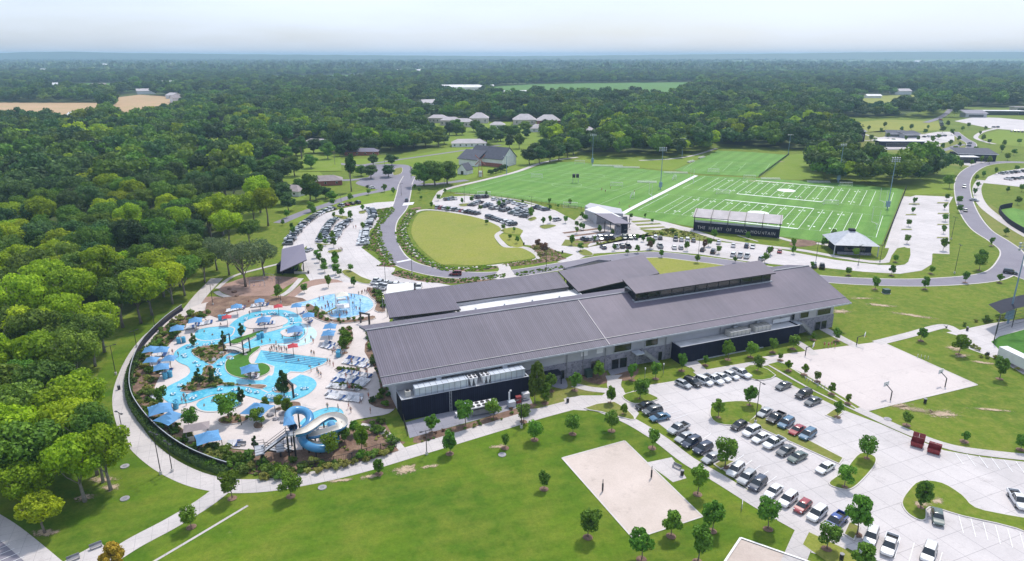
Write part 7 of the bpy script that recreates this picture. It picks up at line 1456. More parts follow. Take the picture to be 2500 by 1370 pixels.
young_set([(2072, 672, 4), (2150 - 14, 706, 4.8), (2176, 672, 4), (2258, 706, 4.6), (2356, 690, 4.6), (2272, 668, 3.4), (2390, 660, 7.4), (2393, 640, 6), (2440, 690, 4), (2420, 600, 4), (2186, 640, 3.4)], 'along the asphalt road right of the building', 'young trees along the right road')
young_set([(2232, 499, 4.4), (2229, 521, 4), (2217, 553, 4.4), (2214, 595, 4.2), (2311, 489, 4.4), (2306, 512, 4), (2308, 541, 4.6), (2303, 570, 4.2), (2302, 612, 5)], 'between bays of the right white lot', 'young trees in the right white lot', mulch=False)
young_set([(2340, 498, 6), (2343, 520, 5), (2317, 460, 9), (2386, 460, 5), (2384, 440, 5), (2378, 476, 5), (2400, 432, 5), (2455, 575, 4), (2459, 470, 4), (2483, 500, 5), (2494, 468, 5), (2480, 418, 5), (2430, 425, 5), (2372, 405, 5), (2345, 410, 6)], 'lining the right avenue', 'young trees along the right avenue', mulch=False)
young_set([(1556, 618, 3.6), (1615, 628, 3.8), (1702, 642, 4.2), (1532, 622, 3), (1795, 642, 3), (1500, 612, 3)], 'on the green verge behind the roof', 'young trees on the verge behind the roof', mulch=False)
young_set([(1396, 598, 4.6), (1417, 613, 4.6), (1588, 606, 5), (1583, 596, 4), (1677, 612, 3.8), (1729, 602, 4.4), (1755, 620, 4), (1743, 585, 4.4), (1825, 585, 4), (1878, 625, 4.2), (1866, 640, 4), (1936, 605, 4.4), (1937, 620, 3.6), (2012, 604, 4.6), (2035, 580, 5), (2090, 628, 4.2), (1982, 655, 3.6)], 'around the strip car park below the turf', 'young trees of the strip car park', mulch=False)
young_set([(1330, 620, 6, 'leaf_red'), (1314, 606, 4.6, 'leaf_red'), (1586, 610, 4.4, 'leaf_red'), (1720, 608, 4, 'leaf_red'), (1881, 622, 4, 'leaf_red')], 'with thin reddish leaves between car parks', 'thin red leaved trees', mulch=False)
young_set([(1262, 594, 3.4), (1245, 585, 2.8), (1256, 566, 2.6), (1229, 562, 3.4), (1188, 548, 3.4), (1326, 549, 4.2), (1343, 545, 4.2), (1296, 532, 6.2), (1230, 500, 3.4), (1217, 507, 4), (1172, 515, 4), (1128, 498, 3.6), (1152, 495, 4), (1343, 513, 3.6), (1380, 545, 4.4), (1407, 555, 3.4), (1424, 562, 3.4), (1420, 535, 4), (1086, 472, 3.4), (1070, 490, 3.6), (1053, 508, 3.6), (1187, 480, 3.2), (1342, 498, 4), (1392, 502, 4), (1093, 515, 3.4), (1276, 497, 2.8), (1362, 508, 2.8)], 'in the car park above the oval lawn', 'young trees of the upper car park', mulch=False)
young_set([(1430, 540, 4), (1418, 560, 4), (1408, 570, 3.6), (1463, 570, 4), (1495, 545 + 30, 3), (1555, 585, 3.6), (1570, 590, 3.2), (1650, 585, 3.4), (1540, 535, 3.4), (1575, 532, 3), (1592, 545, 2.8), (1452, 590, 3)], 'around the entrance building', 'young trees by the entrance building', mulch=False)
young_set([(795, 600, 4), (784, 590, 4), (815, 605, 4.6), (812, 588, 4.4), (717, 575, 4.4), (886, 560, 4.2), (885, 515, 4.4), (836, 530, 4.6), (855, 536, 4.6), (816, 533, 4), (767, 526, 4.4), (700, 532, 4.4), (691, 550, 3.6), (712, 560, 3.4), (759, 518, 6), (811, 502, 4.6), (857, 492, 5), (900, 476, 4.4), (939, 469, 6), (960, 475, 4.4), (1013, 462, 4), (1025, 470, 3.6), (1028, 488, 3)], 'around the left curved car park', 'young trees of the left car park', mulch=False)
young_set([(780, 640, 4.6), (791, 655, 4.6), (793, 665, 4.4), (818, 645, 5.2), (820, 670, 4.8), (819, 650, 4.6), (783, 620, 4.6), (773, 630, 4), (856, 662, 3.4), (802, 702, 4.8), (863, 700, 3.6), (743, 716, 4), (681, 728, 5), (830, 675, 3.6), (718, 665, 4.8)], 'between the pavilion and the splash pool', 'young trees near the pavilion', mulch=False)
young_set([(2085, 338, 7), (2105, 330, 6), (2125, 345, 7), (2150, 325, 6), (2168, 338, 6), (2200, 322, 7), (2210, 345, 6), (2240, 345, 6), (2258, 328, 7), (2275, 350, 7), (2290, 340, 6), (2300, 325, 8), (2312, 310, 7), (2322, 330, 7), (2340, 345, 6), (2330, 372, 7), (2350, 320, 6), (2365, 312, 6), (2392, 330, 5), (2405, 318, 5), (2135, 352, 6), (2100, 350, 7), (2300, 365, 6), (2400, 345, 6), (2415, 352, 6), (2450, 358, 6), (2380, 372, 6), (2445, 372, 7), (2475, 380, 7), (2460, 392, 6), (2488, 352, 6), (2095, 322, 7), (2120, 320, 6), (2180, 350, 6), (2230, 356, 5), (2160, 312, 7), (2140, 362, 6), (2075, 350, 7), (2225, 318, 7), (2265, 316, 6), (2320, 356, 6), (2342, 360, 5), (2415, 400, 6), (2395, 398, 6)], 'around the far playground and club', 'young trees of the far playground', 'leaf_mid', mulch=False)
# trees within the water park
young_set([(560, 1028, 9, 'leaf_mid'), (628, 1042, 5.2, 'leaf_lime'), (398, 995, 5.6), (470, 1048, 4.8), (648, 1000, 3.6, 'leaf_lime'), (704, 1012, 4.4, 'leaf_lime'), (682, 998, 3.4, 'leaf_lime'), (882, 1100, 5.6, 'leaf_lime'), (810, 1118, 6.0, 'leaf_lime'), (842, 1080, 4.0), (868, 1062, 4.2), (846, 850, 6, 'leaf_lime'), (842, 862, 5, 'leaf_lime')], 'inside the water park', 'broad young trees inside the water park')
for i, (x, y, h) in enumerate(sorted([(488, 940, 5), (517, 938, 5), (694, 965, 7.2), (590, 822, 4.6), (546, 842, 4.6), (473, 845, 4.2), (589, 985, 4.6), (625, 1098, 3.6)])):
    tree(CONE, 'conifer', G(x, y, .2), f'{ORD(i)} dark cone shaped conifer from the left among the pools', 'conifer', 'cone shaped conifers among the pools', h / 5.2)
for x, y, h, m_, lb in ((280, 1400, 6, 'leaf_gold', 'golden yellow small tree at the bottom edge beside the path'),): tree(YNG[0], 'young_tree', G(x, y), lb, 'tree', None, h / 5.3, 1, m_)
tree(YNG[1], 'young_tree', G(1306, 985, .1), 'tall narrow tree at the right end of the left annex', 'tree', None, 1.35, 1.65, 'leaf_mid')
tree(YNG[3], 'young_tree', G(1328, 975, .1), 'bright green bush tree right of the tall narrow tree', 'tree', None, 1.2, .85, 'leaf_lime')
# --- large trees set out one by one: (x, y, height, radius scale, leaf)
def big_set(L, where, group, fam=None, nm='broadleaf_tree', low=False):
    for i, (x, y, h, s, m_) in enumerate(sorted(L)):
        D = fam or (LOW[(i + int(y)) % 3] if low else BIG[(i * 3 + int(y)) % 4]); tree(D, nm, G(x, y), f"{ORD(i)} {'tree' if not fam else 'thin tree'} from the left {where}" if len(L) > 1 else where, 'tree', group, s, h / 15.6 / s, m_)
big_set([(110, 1302, 8, .62, 'leaf_bright'), (208, 1225, 15, .85, 'leaf_bright'), (238, 1160, 16, .85, 'leaf_mid'), (252, 1178, 15, .7, 'leaf_mid'), (271, 1197, 15, .8, 'leaf_bright'), (190, 1150, 16, .95, 'leaf_bright'), (95, 1215, 17, 1.1, 'leaf_mid'), (25, 1190, 18, 1.15, 'leaf_bright'), (150, 1110, 16, 1.0, 'leaf_bright'), (60, 1110, 17, 1.1, 'leaf_mid'), (-30, 1270, 18, 1.1, 'leaf_mid'), (215, 1060, 15, .95, 'leaf_bright'), (130, 1030, 16, 1.05, 'leaf_mid'), (20, 1055, 17, 1.1, 'leaf_mid'), (75, 1255, 12, .8, 'leaf_bright')], 'in the grove at the bottom left corner', 'trees of the bottom left grove')
big_set([(233, 895, 15, .95, 'leaf_mid'), (255, 860, 15, 1.0, 'leaf_bright'), (345, 790, 18, 1.15, 'leaf_bright'), (372, 770, 17, 1.05, 'leaf_bright'), (300, 800, 17, 1.1, 'leaf_mid'), (422, 742, 15, .95, 'leaf_bright'), (452, 722, 15, 1.0, 'leaf_mid'), (400, 725, 17, 1.1, 'leaf_bright'), (500, 690, 13, .85, 'leaf_mid'), (475, 665, 15, 1.0, 'leaf_mid'), (190, 950, 16, 1.05, 'leaf_mid'), (120, 960, 17, 1.1, 'leaf_bright'), (330, 745, 16, 1.0, 'leaf_mid'), (440, 700, 15, 1, 'leaf_bright')], 'on the wood edge above the left slope', 'trees on the wood edge above the slope')
big_set([(655, 552, 20, 1.15, 'leaf_bright'), (622, 552, 18, 1.0, 'leaf_bright'), (545, 575, 20, 1.35, 'leaf_bright'), (516, 580, 18, 1.2, 'leaf_bright'), (590, 560, 18, 1.2, 'leaf_bright'), (560, 600, 16, 1.1, 'leaf_bright'), (636, 520, 20, 1.25, 'leaf_bright'), (498, 540, 14, 1, 'leaf_bright'), (610, 600, 12, .8, 'leaf_mid')], 'in the lime green clump left of the curved car park', 'lime green clump by the left car park')
big_set([(600, 700, 15, 1.05, 'leaf_grey'), (645, 672, 13, .85, 'leaf_grey'), (560, 672, 13, .9, 'leaf_grey'), (530, 660, 12, .8, 'leaf_grey')], 'beside the mulched playground', 'thin leaved trees beside the playground', THIN, 'thin_tree')
big_set([(858, 468, 19, 1.0, 'leaf_dark')], 'tall dark pine left of the roundabout', None, PINE, 'pine_tree'); big_set([(737, 388, 15, 1.6, 'leaf_dark')], 'dark cone shaped pine left of the lane fork', None, PINE, 'pine_tree')
big_set([(1035, 454, 16, 1.35, 'leaf_mid'), (1063, 454, 17, 1.5, 'leaf_mid'), (1092, 450, 16, 1.3, 'leaf_mid'), (757, 490, 17, 1.1, 'leaf_mid'), (911, 404, 9, .7, 'leaf_dark'), (957, 404, 9, .85, 'leaf_dark'), (948, 432, 9, .85, 'leaf_dark'), (905, 436, 9.5, .9, 'leaf_dark'), (882, 430, 8, .7, 'leaf_mid'), (690, 500, 13, 1.0, 'leaf_dark'), (705, 515, 9, .7, 'leaf_dark'), (795, 484, 7, .6, 'leaf_dark'), (812, 490, 6, .6, 'leaf_mid'), (772, 490, 11, .8, 'leaf_dark'), (720, 430, 14, 1.1, 'leaf_mid'), (690, 445, 15, 1.2, 'leaf_dark'), (665, 470, 15, 1.2, 'leaf_dark'), (668, 430, 15, 1.2, 'leaf_mid')], 'on the lawns round the left roundabout', 'trees round the left roundabout', low=True)
big_set([(1293, 402, 13, 1.1, 'leaf_dark'), (1318, 400, 14, 1.2, 'leaf_dark'), (1342, 396, 15, 1.2, 'leaf_dark'), (1364, 391, 14, 1.1, 'leaf_dark'), (1385, 386, 13, 1.0, 'leaf_dark'), (1330, 380, 15, 1.2, 'leaf_dark'), (1360, 375, 15, 1.2, 'leaf_mid'), (1305, 385, 13, 1.0, 'leaf_dark'), (1400, 378, 15, 1.2, 'leaf_mid')], 'in the dark clump at the soccer field corner', 'dark clump at the soccer field corner', low=True)
big_set([(1243, 362, 13, .8, 'leaf_dark'), (1268, 363, 14, .8, 'leaf_mid'), (1187, 352, 17, 1.9, 'leaf_dark'), (1198, 427, 4, .4, 'leaf_dark'), (1210, 424, 4, .4, 'leaf_dark'), (1222, 420, 4.4, .42, 'leaf_dark'), (1232, 416, 4.6, .45, 'leaf_dark')], 'around the white house on the meadow', 'trees round the white house', low=True)
gN = random.Random(17); LN = []
for k in range(46):
    x = gN.uniform(985, 1410); y = gN.uniform(322, 347)
    if 1095 < x < 1190 and y > 335: continue
    LN.append((x, y, gN.uniform(10, 15), gN.uniform(.8, 1.3), gN.choice(['leaf_mid', 'leaf_dark', 'leaf_mid'])))
big_set(LN, 'between the pale houses and the lane', 'trees between the houses and the lane', low=True)
big_set([(x, y, h, s_, m_) for x, y, h, s_, m_ in ((830, 372, 13, 1.1, 'leaf_mid'), (800, 378, 12, 1, 'leaf_dark'), (860, 380, 14, 1.2, 'leaf_dark'), (905, 372, 14, 1.2, 'leaf_dark'), (925, 368, 13, 1.1, 'leaf_mid'), (955, 366, 14, 1.2, 'leaf_mid'), (985, 362, 13, 1.2, 'leaf_mid'), (1010, 362, 15, 1.4, 'leaf_mid'), (1040, 360, 16, 1.5, 'leaf_mid'), (1070, 358, 15, 1.4, 'leaf_mid'), (1085, 352, 12, 1, 'leaf_dark'), (760, 412, 11, .9, 'leaf_mid'), (640, 440, 14, 1.1, 'leaf_mid'), (628, 480, 15, 1.2, 'leaf_dark'), (650, 500, 15, 1.2, 'leaf_mid'), (735, 470, 9, .8, 'leaf_mid'))], 'in the belt along the lane above the roundabout', 'belt of trees along the lane', low=True)
big_set([(gN.uniform(600, 850), gN.uniform(372, 392), gN.uniform(10, 15), gN.uniform(.8, 1.3), gN.choice(['leaf_mid', 'leaf_dark'])) for k in range(14)], 'around the houses at the lane fork', 'trees round the lane fork houses', low=True)
# --- scattered woods: nearest as things, the rest as one wood
def inside(p, poly):
    x, y = p; c = False; j = len(poly) - 1
    for i in range(len(poly)):
        if (poly[i][1] > y) != (poly[j][1] > y) and x < (poly[j][0] - poly[i][0]) * (y - poly[i][1]) / (poly[j][1] - poly[i][1]) + poly[i][0]: c = not c
        j = i
    return c
def wpoly(px): return [tuple(G(*q)[:2]) for q in px]
CLR = [[(-130, 0), (500, 0), (500, 160), (-40, 160), (-70, 104), (-130, 96)], *OPEN] + [wpoly(q) for q in (LAWN, [(2330, 290), (2640, 300), (2640, 262), (2360, 262)], [(2250, 300), (2290, 290), (2340, 212), (2352, 212), (2330, 270), (2300, 305)], [(395, 560), (430, 545), (440, 600), (400, 610)], [(1055, 312), (1150, 318), (1148, 334), (1060, 330)], [(1260, 312), (1350, 314), (1345, 330), (1265, 328)], [(1100, 352), (1180, 346), (1182, 360), (1100, 366)], [(750, 360), (800, 358), (820, 385), (760, 388)], [(190, 285), (225, 285), (225, 300), (190, 300)], [(1160, 230), (1400, 234), (1400, 242), (1160, 238)])]
LAWN_W = CLR[len(OPEN) + 1]
HOUSES = [tuple(o.location[:2]) for o in bpy.data.objects if o.name.startswith(('house', 'shed')) and o.parent is None]
def clear(p, pad=0):
    if any(inside(p, q) for q in CLR): return False
    return all((p[0] - h[0]) ** 2 + (p[1] - h[1]) ** 2 > 17 ** 2 and not (abs(p[0] - h[0]) < 16 and 0 < h[1] - p[1] < (40 if h[1] < 400 else 90)) for h in HOUSES)
IN = [wpoly(q) for q in ([(1405, 380), (1440, 388), (1560, 386), (1700, 384), (1742, 364), (1744, 350), (1400, 350)], [(1965, 400), (1985, 440), (2060, 449), (2198, 456), (2212, 440), (2170, 415), (2080, 408), (1990, 385)], [(2200, 455), (2240, 458), (2292, 425), (2280, 408), (2220, 425)], [(1750, 360), (1950, 368), (2060, 392), (2090, 345), (2010, 300), (1960, 330), (1760, 345)])]
gR = np.random.RandomState(5)
def poisson(x0, x1, y0, y1, step, jit=.42):
    X, Y = np.meshgrid(np.arange(x0, x1, step), np.arange(y0, y1, step)); P = np.stack([X.ravel(), Y.ravel()], 1); return P + gR.uniform(-jit, jit, P.shape) * step
def inview(P, pad=25): return (np.abs(P[:, 0]) < P[:, 1] * .77 + pad) & (P[:, 1] > 60)
P1 = poisson(-760, 760, 60, 900, 9.2); P1 = P1[inview(P1)]
sel = [tuple(p) for p in P1 if clear(p) or any(inside(p, q) for q in IN)]
taken = [tuple(o.location[:2]) for o in bpy.data.objects if o.name.startswith(('broadleaf', 'thin_tree')) and o.parent is None]
sel = [p for p in sel if all((p[0] - t[0]) ** 2 + (p[1] - t[1]) ** 2 > 30 for t in taken)]
_s = [p for p in sel if math.hypot(*p) < 330]; _f = [p for p in sel if math.hypot(*p) >= 330]; sel = _s + [p for p in _f if gR.rand() < .62]
sel.sort(key=lambda p: p[0] ** 2 + p[1] ** 2)
NIND = 190
def leaf_for(p):
    d = math.hypot(*p); u = gR.rand(); py = 685 + 0
    if d < 270 and p[0] < 0: return 'leaf_bright' if u < .6 else 'leaf_mid'
    if p[0] > 0: return 'leaf_mid' if u < .72 else 'leaf_bright' if u < .86 else 'leaf_dark'
    if d < 420: return 'leaf_bright' if u < .15 else 'leaf_mid' if u < .6 else 'leaf_dark'
    return 'leaf_mid' if u < .3 else 'leaf_dark'
for i, p in enumerate(sel[:NIND]):
    s = gR.uniform(.8, 1.25); tree(LOW[gR.randint(3)] if p[0] > 0 else BIG[gR.randint(4)], 'woodland_tree', (p[0], p[1], 0), 'tall leafy tree standing in the dense wood left of the water park' if p[0] < 0 else 'tall leafy tree in the wood behind the turf fields', 'tree', 'trees of the wood left of the water park' if p[0] < 0 else 'trees of the wood behind the turf', s, gR.uniform(.9, 1.12), leaf_for(p))
print('woodland', len(sel))
# sources for the scattered wood live in a collection outside the scene
def src_collection(name, items):
    c = bpy.data.collections.new(name)
    for i, (me) in enumerate(items): o = bpy.data.objects.new(f'{name}_{i:02d}', me); c.objects.link(o)
    return c
def scatter(name, pts, col, nsrc, kind='stuff', label=None, cat=None):
    """pts: rows x, y, z, scale, zscale, rot, index"""
    pts = np.asarray(pts, float); me = bpy.data.meshes.new(name); me.vertices.add(len(pts)); me.vertices.foreach_set('co', pts[:, :3].ravel())
    for nm, tp_, a in (('scl', 'FLOAT_VECTOR', np.stack([pts[:, 3], pts[:, 3], pts[:, 3] * pts[:, 4]], 1)), ('rot', 'FLOAT_VECTOR', np.stack([0 * pts[:, 5], 0 * pts[:, 5], pts[:, 5]], 1)), ('idx', 'INT', pts[:, 6].astype(np.int32))):
        at = me.attributes.new(nm, tp_, 'POINT'); at.data.foreach_set('vector' if tp_ != 'INT' else 'value', a.ravel())
    o = link(name, me); ng = bpy.data.node_groups.new(name, 'GeometryNodeTree')
    ng.interface.new_socket('Geometry', in_out='INPUT', socket_type='NodeSocketGeometry'); ng.interface.new_socket('Geometry', in_out='OUTPUT', socket_type='NodeSocketGeometry')
    n, l = ng.nodes, ng.links; gi, go = n.new('NodeGroupInput'), n.new('NodeGroupOutput'); ci = n.new('GeometryNodeCollectionInfo'); ci.inputs[0].default_value = col; ci.inputs['Separate Children'].default_value = True; ci.inputs['Reset Children'].default_value = True
    ip = n.new('GeometryNodeInstanceOnPoints'); ip.inputs['Pick Instance'].default_value = True
    def na(nm, t): a = n.new('GeometryNodeInputNamedAttribute'); a.data_type = t; a.inputs[0].default_value = nm; return a.outputs[0]
    l.new(gi.outputs[0], ip.inputs['Points']); l.new(ci.outputs[0], ip.inputs['Instance']); l.new(na('scl', 'FLOAT_VECTOR'), ip.inputs['Scale']); l.new(na('rot', 'FLOAT_VECTOR'), ip.inputs['Rotation']); l.new(na('idx', 'INT'), ip.inputs['Instance Index']); l.new(ip.outputs[0], go.inputs[0])
    md = o.modifiers.new('scatter', 'NODES'); md.node_group = ng; tag(o, label, cat, None, kind); return o
def dup_mesh(me, m): q = me.copy(); q.materials.clear(); q.materials.append(MT[m]); return q
midc = [crown_mesh('woods', MT['leaf_dark'], 200 + i, 6.6, 9.2, 5.6, [12, 14, 10][i], 1100, 1.45, core=.86) for i in range(3)]
srcA = [dup_mesh(midc[i], m) for m in ('leaf_mid', 'leaf_dark', 'leaf_bright') for i in range(3)]
colA = src_collection('wood_source', srcA)
rest = sel[NIND:]
ptsA = [(p[0], p[1], 0, gR.uniform(.9, 1.65), gR.uniform(.75, 1.05), gR.uniform(0, 6.28), gR.choice([0, 3, 6], p=[.42, .48, .10]) + gR.randint(3)) for p in rest]
# neighbourhood thinning between 900 m and 3 km, then clumps to the horizon
def fnoise(P, s, seed=0):
    x, y = P[:, 0] / s + seed, P[:, 1] / s - seed; return (np.sin(x * 1.7 + 1.3 * np.sin(y * 1.1)) + np.sin(y * 2.3 + 1.7 * np.sin(x * .9 + seed)) + .7 * np.sin((x + y) * 3.1) + .5 * np.sin((x * 2 - y) * 4.7)) / 3.2
P2 = poisson(-2400, 2400, 900, 3100, 18); P2 = P2[inview(P2)]; P2 = P2[fnoise(P2, 130) > -.55]; P2 = np.array([p for p in P2 if not any(inside(p, q) for q in [q for q in CLR if q is not LAWN_W])])
P2 = np.array([p for p in P2 if all(abs(p[0] - h[0]) > 30 or not (-130 < p[1] - h[1] < 30) for h in HOUSES)])
ptsA += [(p[0], p[1], 0, gR.uniform(1.0, 2.1), gR.uniform(.6, .95), gR.uniform(0, 6.28), (0 if gR.rand() < .35 else 3) + gR.randint(3)) for p in P2]
scatter('woods', ptsA, colA, 9, label='dense mixed woodland spreading behind the park and town', cat='wood')
farc = [crown_mesh('woods', MT['leaf_far'], 300 + i, 20, 5, 6.5, 9, 150, 8, core=.9) for i in range(3)]
colB = src_collection('far_wood_source', farc)
P3 = poisson(-7500, 7500, 3050, 8800, 40); P3 = P3[inview(P3)]; P3 = P3[fnoise(P3, 420, 3) > -.56]
P3 = np.array([p for p in P3 if all(abs(p[0] - h[0]) > 330 or abs(p[1] - h[1]) > 200 for h in HOUSES if h[1] > 3000)])
scatter('woods', [(p[0], p[1], 0, gR.uniform(.8, 1.9), gR.uniform(.6, 1.5), gR.uniform(0, 6.28), gR.randint(3)) for p in P3], colB, 3, label='distant continuous woodland running to the horizon', cat='wood')
print('far', len(P2), len(P3))
# ================================================= SHRUBS AND COVER
def in_poly_pts(P, n, seed, mind=0):
    g = np.random.RandomState(seed); A = np.array(P); lo, hi = A.min(0), A.max(0); out = []; tries = 0
    while len(out) < n and tries < n * 200:
        tries += 1; p = tuple(g.uniform(lo, hi))
        if inside(p, P) and (not mind or all((p[0] - q[0]) ** 2 + (p[1] - q[1]) ** 2 > mind ** 2 for q in out)): out.append(p)
    return out
def shrub(p, z, s, m, label, group, sz=1):
    o = link('shrub', SHR[rnd.randrange(3)], None, (p[0], p[1], z), rnd.uniform(0, 6), (s, s, s * sz)); o.material_slots[0].link = 'OBJECT'; o.material_slots[0].material = MT[m]
    return tag(o, label, 'shrub', group)
def px_x(p): v = Vector((p[0], p[1], -CH)); return 1250 + FOC * v.x / (v.y * _cp - v.z * _sp)
OUTW = wpoly(OUT)
BARE = wpoly(Z1((600, 1075), (900, 1050), (1120, 1095), (1300, 1085), (1430, 1005), (1520, 965), (1670, 1060), (1700, 1100), (1450, 1172), (1150, 1195), (900, 1190), (720, 1160)))
L_ = sorted([p for p in in_poly_pts(OUTW, 100, 3, 2.0) if not inside(p, BARE)], key=px_x)
for i, p in enumerate(L_): shrub(p, DZ, rnd.uniform(.9, 1.7), rnd.choice(['shrub_green', 'shrub_green', 'shrub_olive', 'leaf_mid']), 'rounded shrub in the outer planting of the water park', 'shrubs of the outer water park planting')
def shrub_set(poly, n, seed, where, group, mats, s0=.7, s1=1.2, mind=1.2, z=.3):
    for i, p in enumerate(sorted(in_poly_pts(wpoly(poly), n, seed, mind), key=px_x)): shrub(p, z, rnd.uniform(s0, s1), rnd.choice(mats), f'{ORD(i)} shrub from the left {where}', group)
SG = ['shrub_green', 'shrub_olive', 'shrub_green', 'leaf_mid']
shrub_set(Z1((408, 748), (470, 700), (540, 650), (560, 600), (610, 600), (620, 660), (680, 700), (800, 715), (940, 722), (800, 725), (600, 732), (500, 756)), 16, 11, 'on the long island between the river arms', 'shrubs on the long river island', SG, .5, .95, .9)
shrub_set(Z1((478, 500), (520, 480), (600, 470), (680, 462), (700, 500), (690, 530), (640, 560), (600, 590), (540, 560), (490, 530)), 14, 12, 'on the upper river island', 'shrubs on the upper river island', SG, .5, .95, .9)
shrub_set(Z1((640, 930), (700, 905), (780, 905), (835, 925), (790, 950), (700, 962), (650, 955)), 9, 13, 'round the broad tree on the deck', 'shrubs round the broad deck tree', SG, .5, .9, .8)
shrub_set(Z1((1195, 210), (1240, 230), (1300, 290), (1350, 310), (1320, 330), (1220, 290), (1180, 240)), 9, 14, 'left of the splash pool', 'shrubs left of the splash pool', SG, .7, 1.3, .9); shrub_set(Z1((1560, 110), (1640, 130), (1665, 180), (1680, 260), (1610, 255), (1620, 200), (1580, 165)), 9, 15, 'right of the splash pool', 'shrubs right of the splash pool', SG, .8, 1.5, 1)
shrub_set(Z1((1330, 310), (1480, 310), (1600, 285), (1600, 310), (1400, 335)), 9, 16, 'below the splash pool', 'shrubs below the splash pool', SG, .5, 1, .8); shrub_set(Z1((1380, 470), (1400, 400), (1450, 345), (1480, 400), (1470, 460), (1420, 485)), 7, 17, 'in the pointed bed on the right deck', 'shrubs in the pointed deck bed', ['shrub_olive', 'leaf_lime', 'shrub_green'], .7, 1.5, .8)
for poly, nm_, k in ((Z1((1380, 610), (1520, 625), (1510, 640), (1375, 625)), 'upper', 18), (Z1((1365, 705), (1555, 735), (1545, 750), (1365, 722)), 'lower', 19)): shrub_set(poly, 13, k, f'of the {nm_} clipped hedge between loungers', f'shrubs of the {nm_} clipped hedge', ['shrub_green'], .5, .75, .6)
shrub_set([(900, 835), (935, 850), (945, 880), (955, 930), (975, 990), (940, 1000), (905, 985), (935, 960), (915, 900)], 18, 20, 'under the left gable of the main roof', 'shrubs under the left gable', ['leaf_dark', 'shrub_green', 'leaf_mid'], .9, 1.8, 1.3, .1)
shrub_set([(900, 800), (925, 800), (925, 870), (895, 860)], 7, 21, 'beside the main roof corner', 'tall shrubs beside the roof corner', ['leaf_mid', 'leaf_dark'], 1.2, 2.2, 1.2, .1)
shrub_set([(885, 1035), (930, 1028), (958, 1065), (985, 1080), (965, 1088), (940, 1060)], 10, 22, 'in the mulch right of the slide', 'shrubs right of the slide', SG, .6, 1.3, 1, .06)
shrub_set([(1010, 1068), (1150, 1032), (1295, 985), (1296, 1002), (1150, 1055), (1040, 1085)], 16, 23, 'along the front of the service yard', 'shrubs before the service yard', ['shrub_olive', 'shrub_green', 'leaf_red'], .35, .7, 1, .06)
shrub_set([(2345, 822), (2360, 815), (2380, 845), (2440, 880), (2500, 905), (2500, 915), (2420, 885), (2365, 860)], 12, 24, 'along the ballpark yard edge', 'shrubs along the ballpark yard', ['shrub_olive', 'shrub_green'], .6, 1.0, 1, .06)
shrub_set([(2345, 795), (2440, 770), (2470, 772), (2450, 785), (2370, 805)], 14, 25, 'in the tall grass bed above the ballpark yard', 'shrubs above the ballpark yard', ['shrub_olive', 'shrub_green'], .6, 1.1, 1, .06)
shrub_set([(1440, 600), (1640, 560), (1700, 575), (1600, 575), (1530, 580)], 12, 26, 'on the slope right of the entrance building', 'shrubs on the entrance slope', ['shrub_olive', 'leaf_mid', 'leaf_lime'], .7, 1.5, 2, .06)
shrub_set([(520, 1100), (700, 1150), (690, 1165), (600, 1160), (500, 1120)], 18, 27, 'along the inside of the lower railing', 'shrubs inside the lower railing', SG, .9, 1.9, 1.4, .1)
shrub_set([(690, 1155), (850, 1130), (950, 1103), (960, 1110), (850, 1142), (700, 1172), (600, 1172)], 20, 28, 'between the picket fence and the path', 'shrubs outside the picket fence', ['shrub_olive', 'shrub_olive', 'shrub_green'], .8, 1.3, 1.2, .1)
# clipped hedge outside the curved railing: one long plant
HP = [Vector((a, b, 0)) for a, b in smooth_loop([tuple(G(*q)[:2]) for q in Z1((150, 530), (106, 620), (88, 710), (100, 812), (150, 905), (232, 1003), (342, 1098), (462, 1173), (602, 1233), (700, 1262))], 6, False)]
g_ = np.random.RandomState(9); V, F = [], []
mb = MB(); L, Rr = strip_poly([tuple(p[:2]) for p in HP], 1.5); rings = [[(l.x, l.y, 0), (l.x + .05, l.y, 1.15), (r.x, r.y, 1.15), (r.x, r.y, 0)] for l, r in zip(L, Rr)]; mb.loft(rings)
for i in range(5200):
    k = g_.randint(len(HP) - 1); t = g_.rand(); p = HP[k].lerp(HP[k + 1], t); d = (HP[k + 1] - HP[k]).normalized(); n_ = Vector((-d.y, d.x, 0)); w = g_.uniform(-.85, .85); z = 1.2 + g_.uniform(-.05, .15) if abs(w) < .75 else g_.uniform(.1, 1.25); c = p + n_ * w + Vector((0, 0, z))
    a = Vector(g_.normal(size=3)).normalized() * .16; b = a.cross(Vector(g_.normal(size=3))).normalized() * .16; mb.add([c + a, c + b, c - a, c - b], [(0, 1, 2, 3)])
tag(mb.obj('hedge', MT['leaf_dark']), 'long dark clipped hedge between the curved path and the railing', 'hedge')
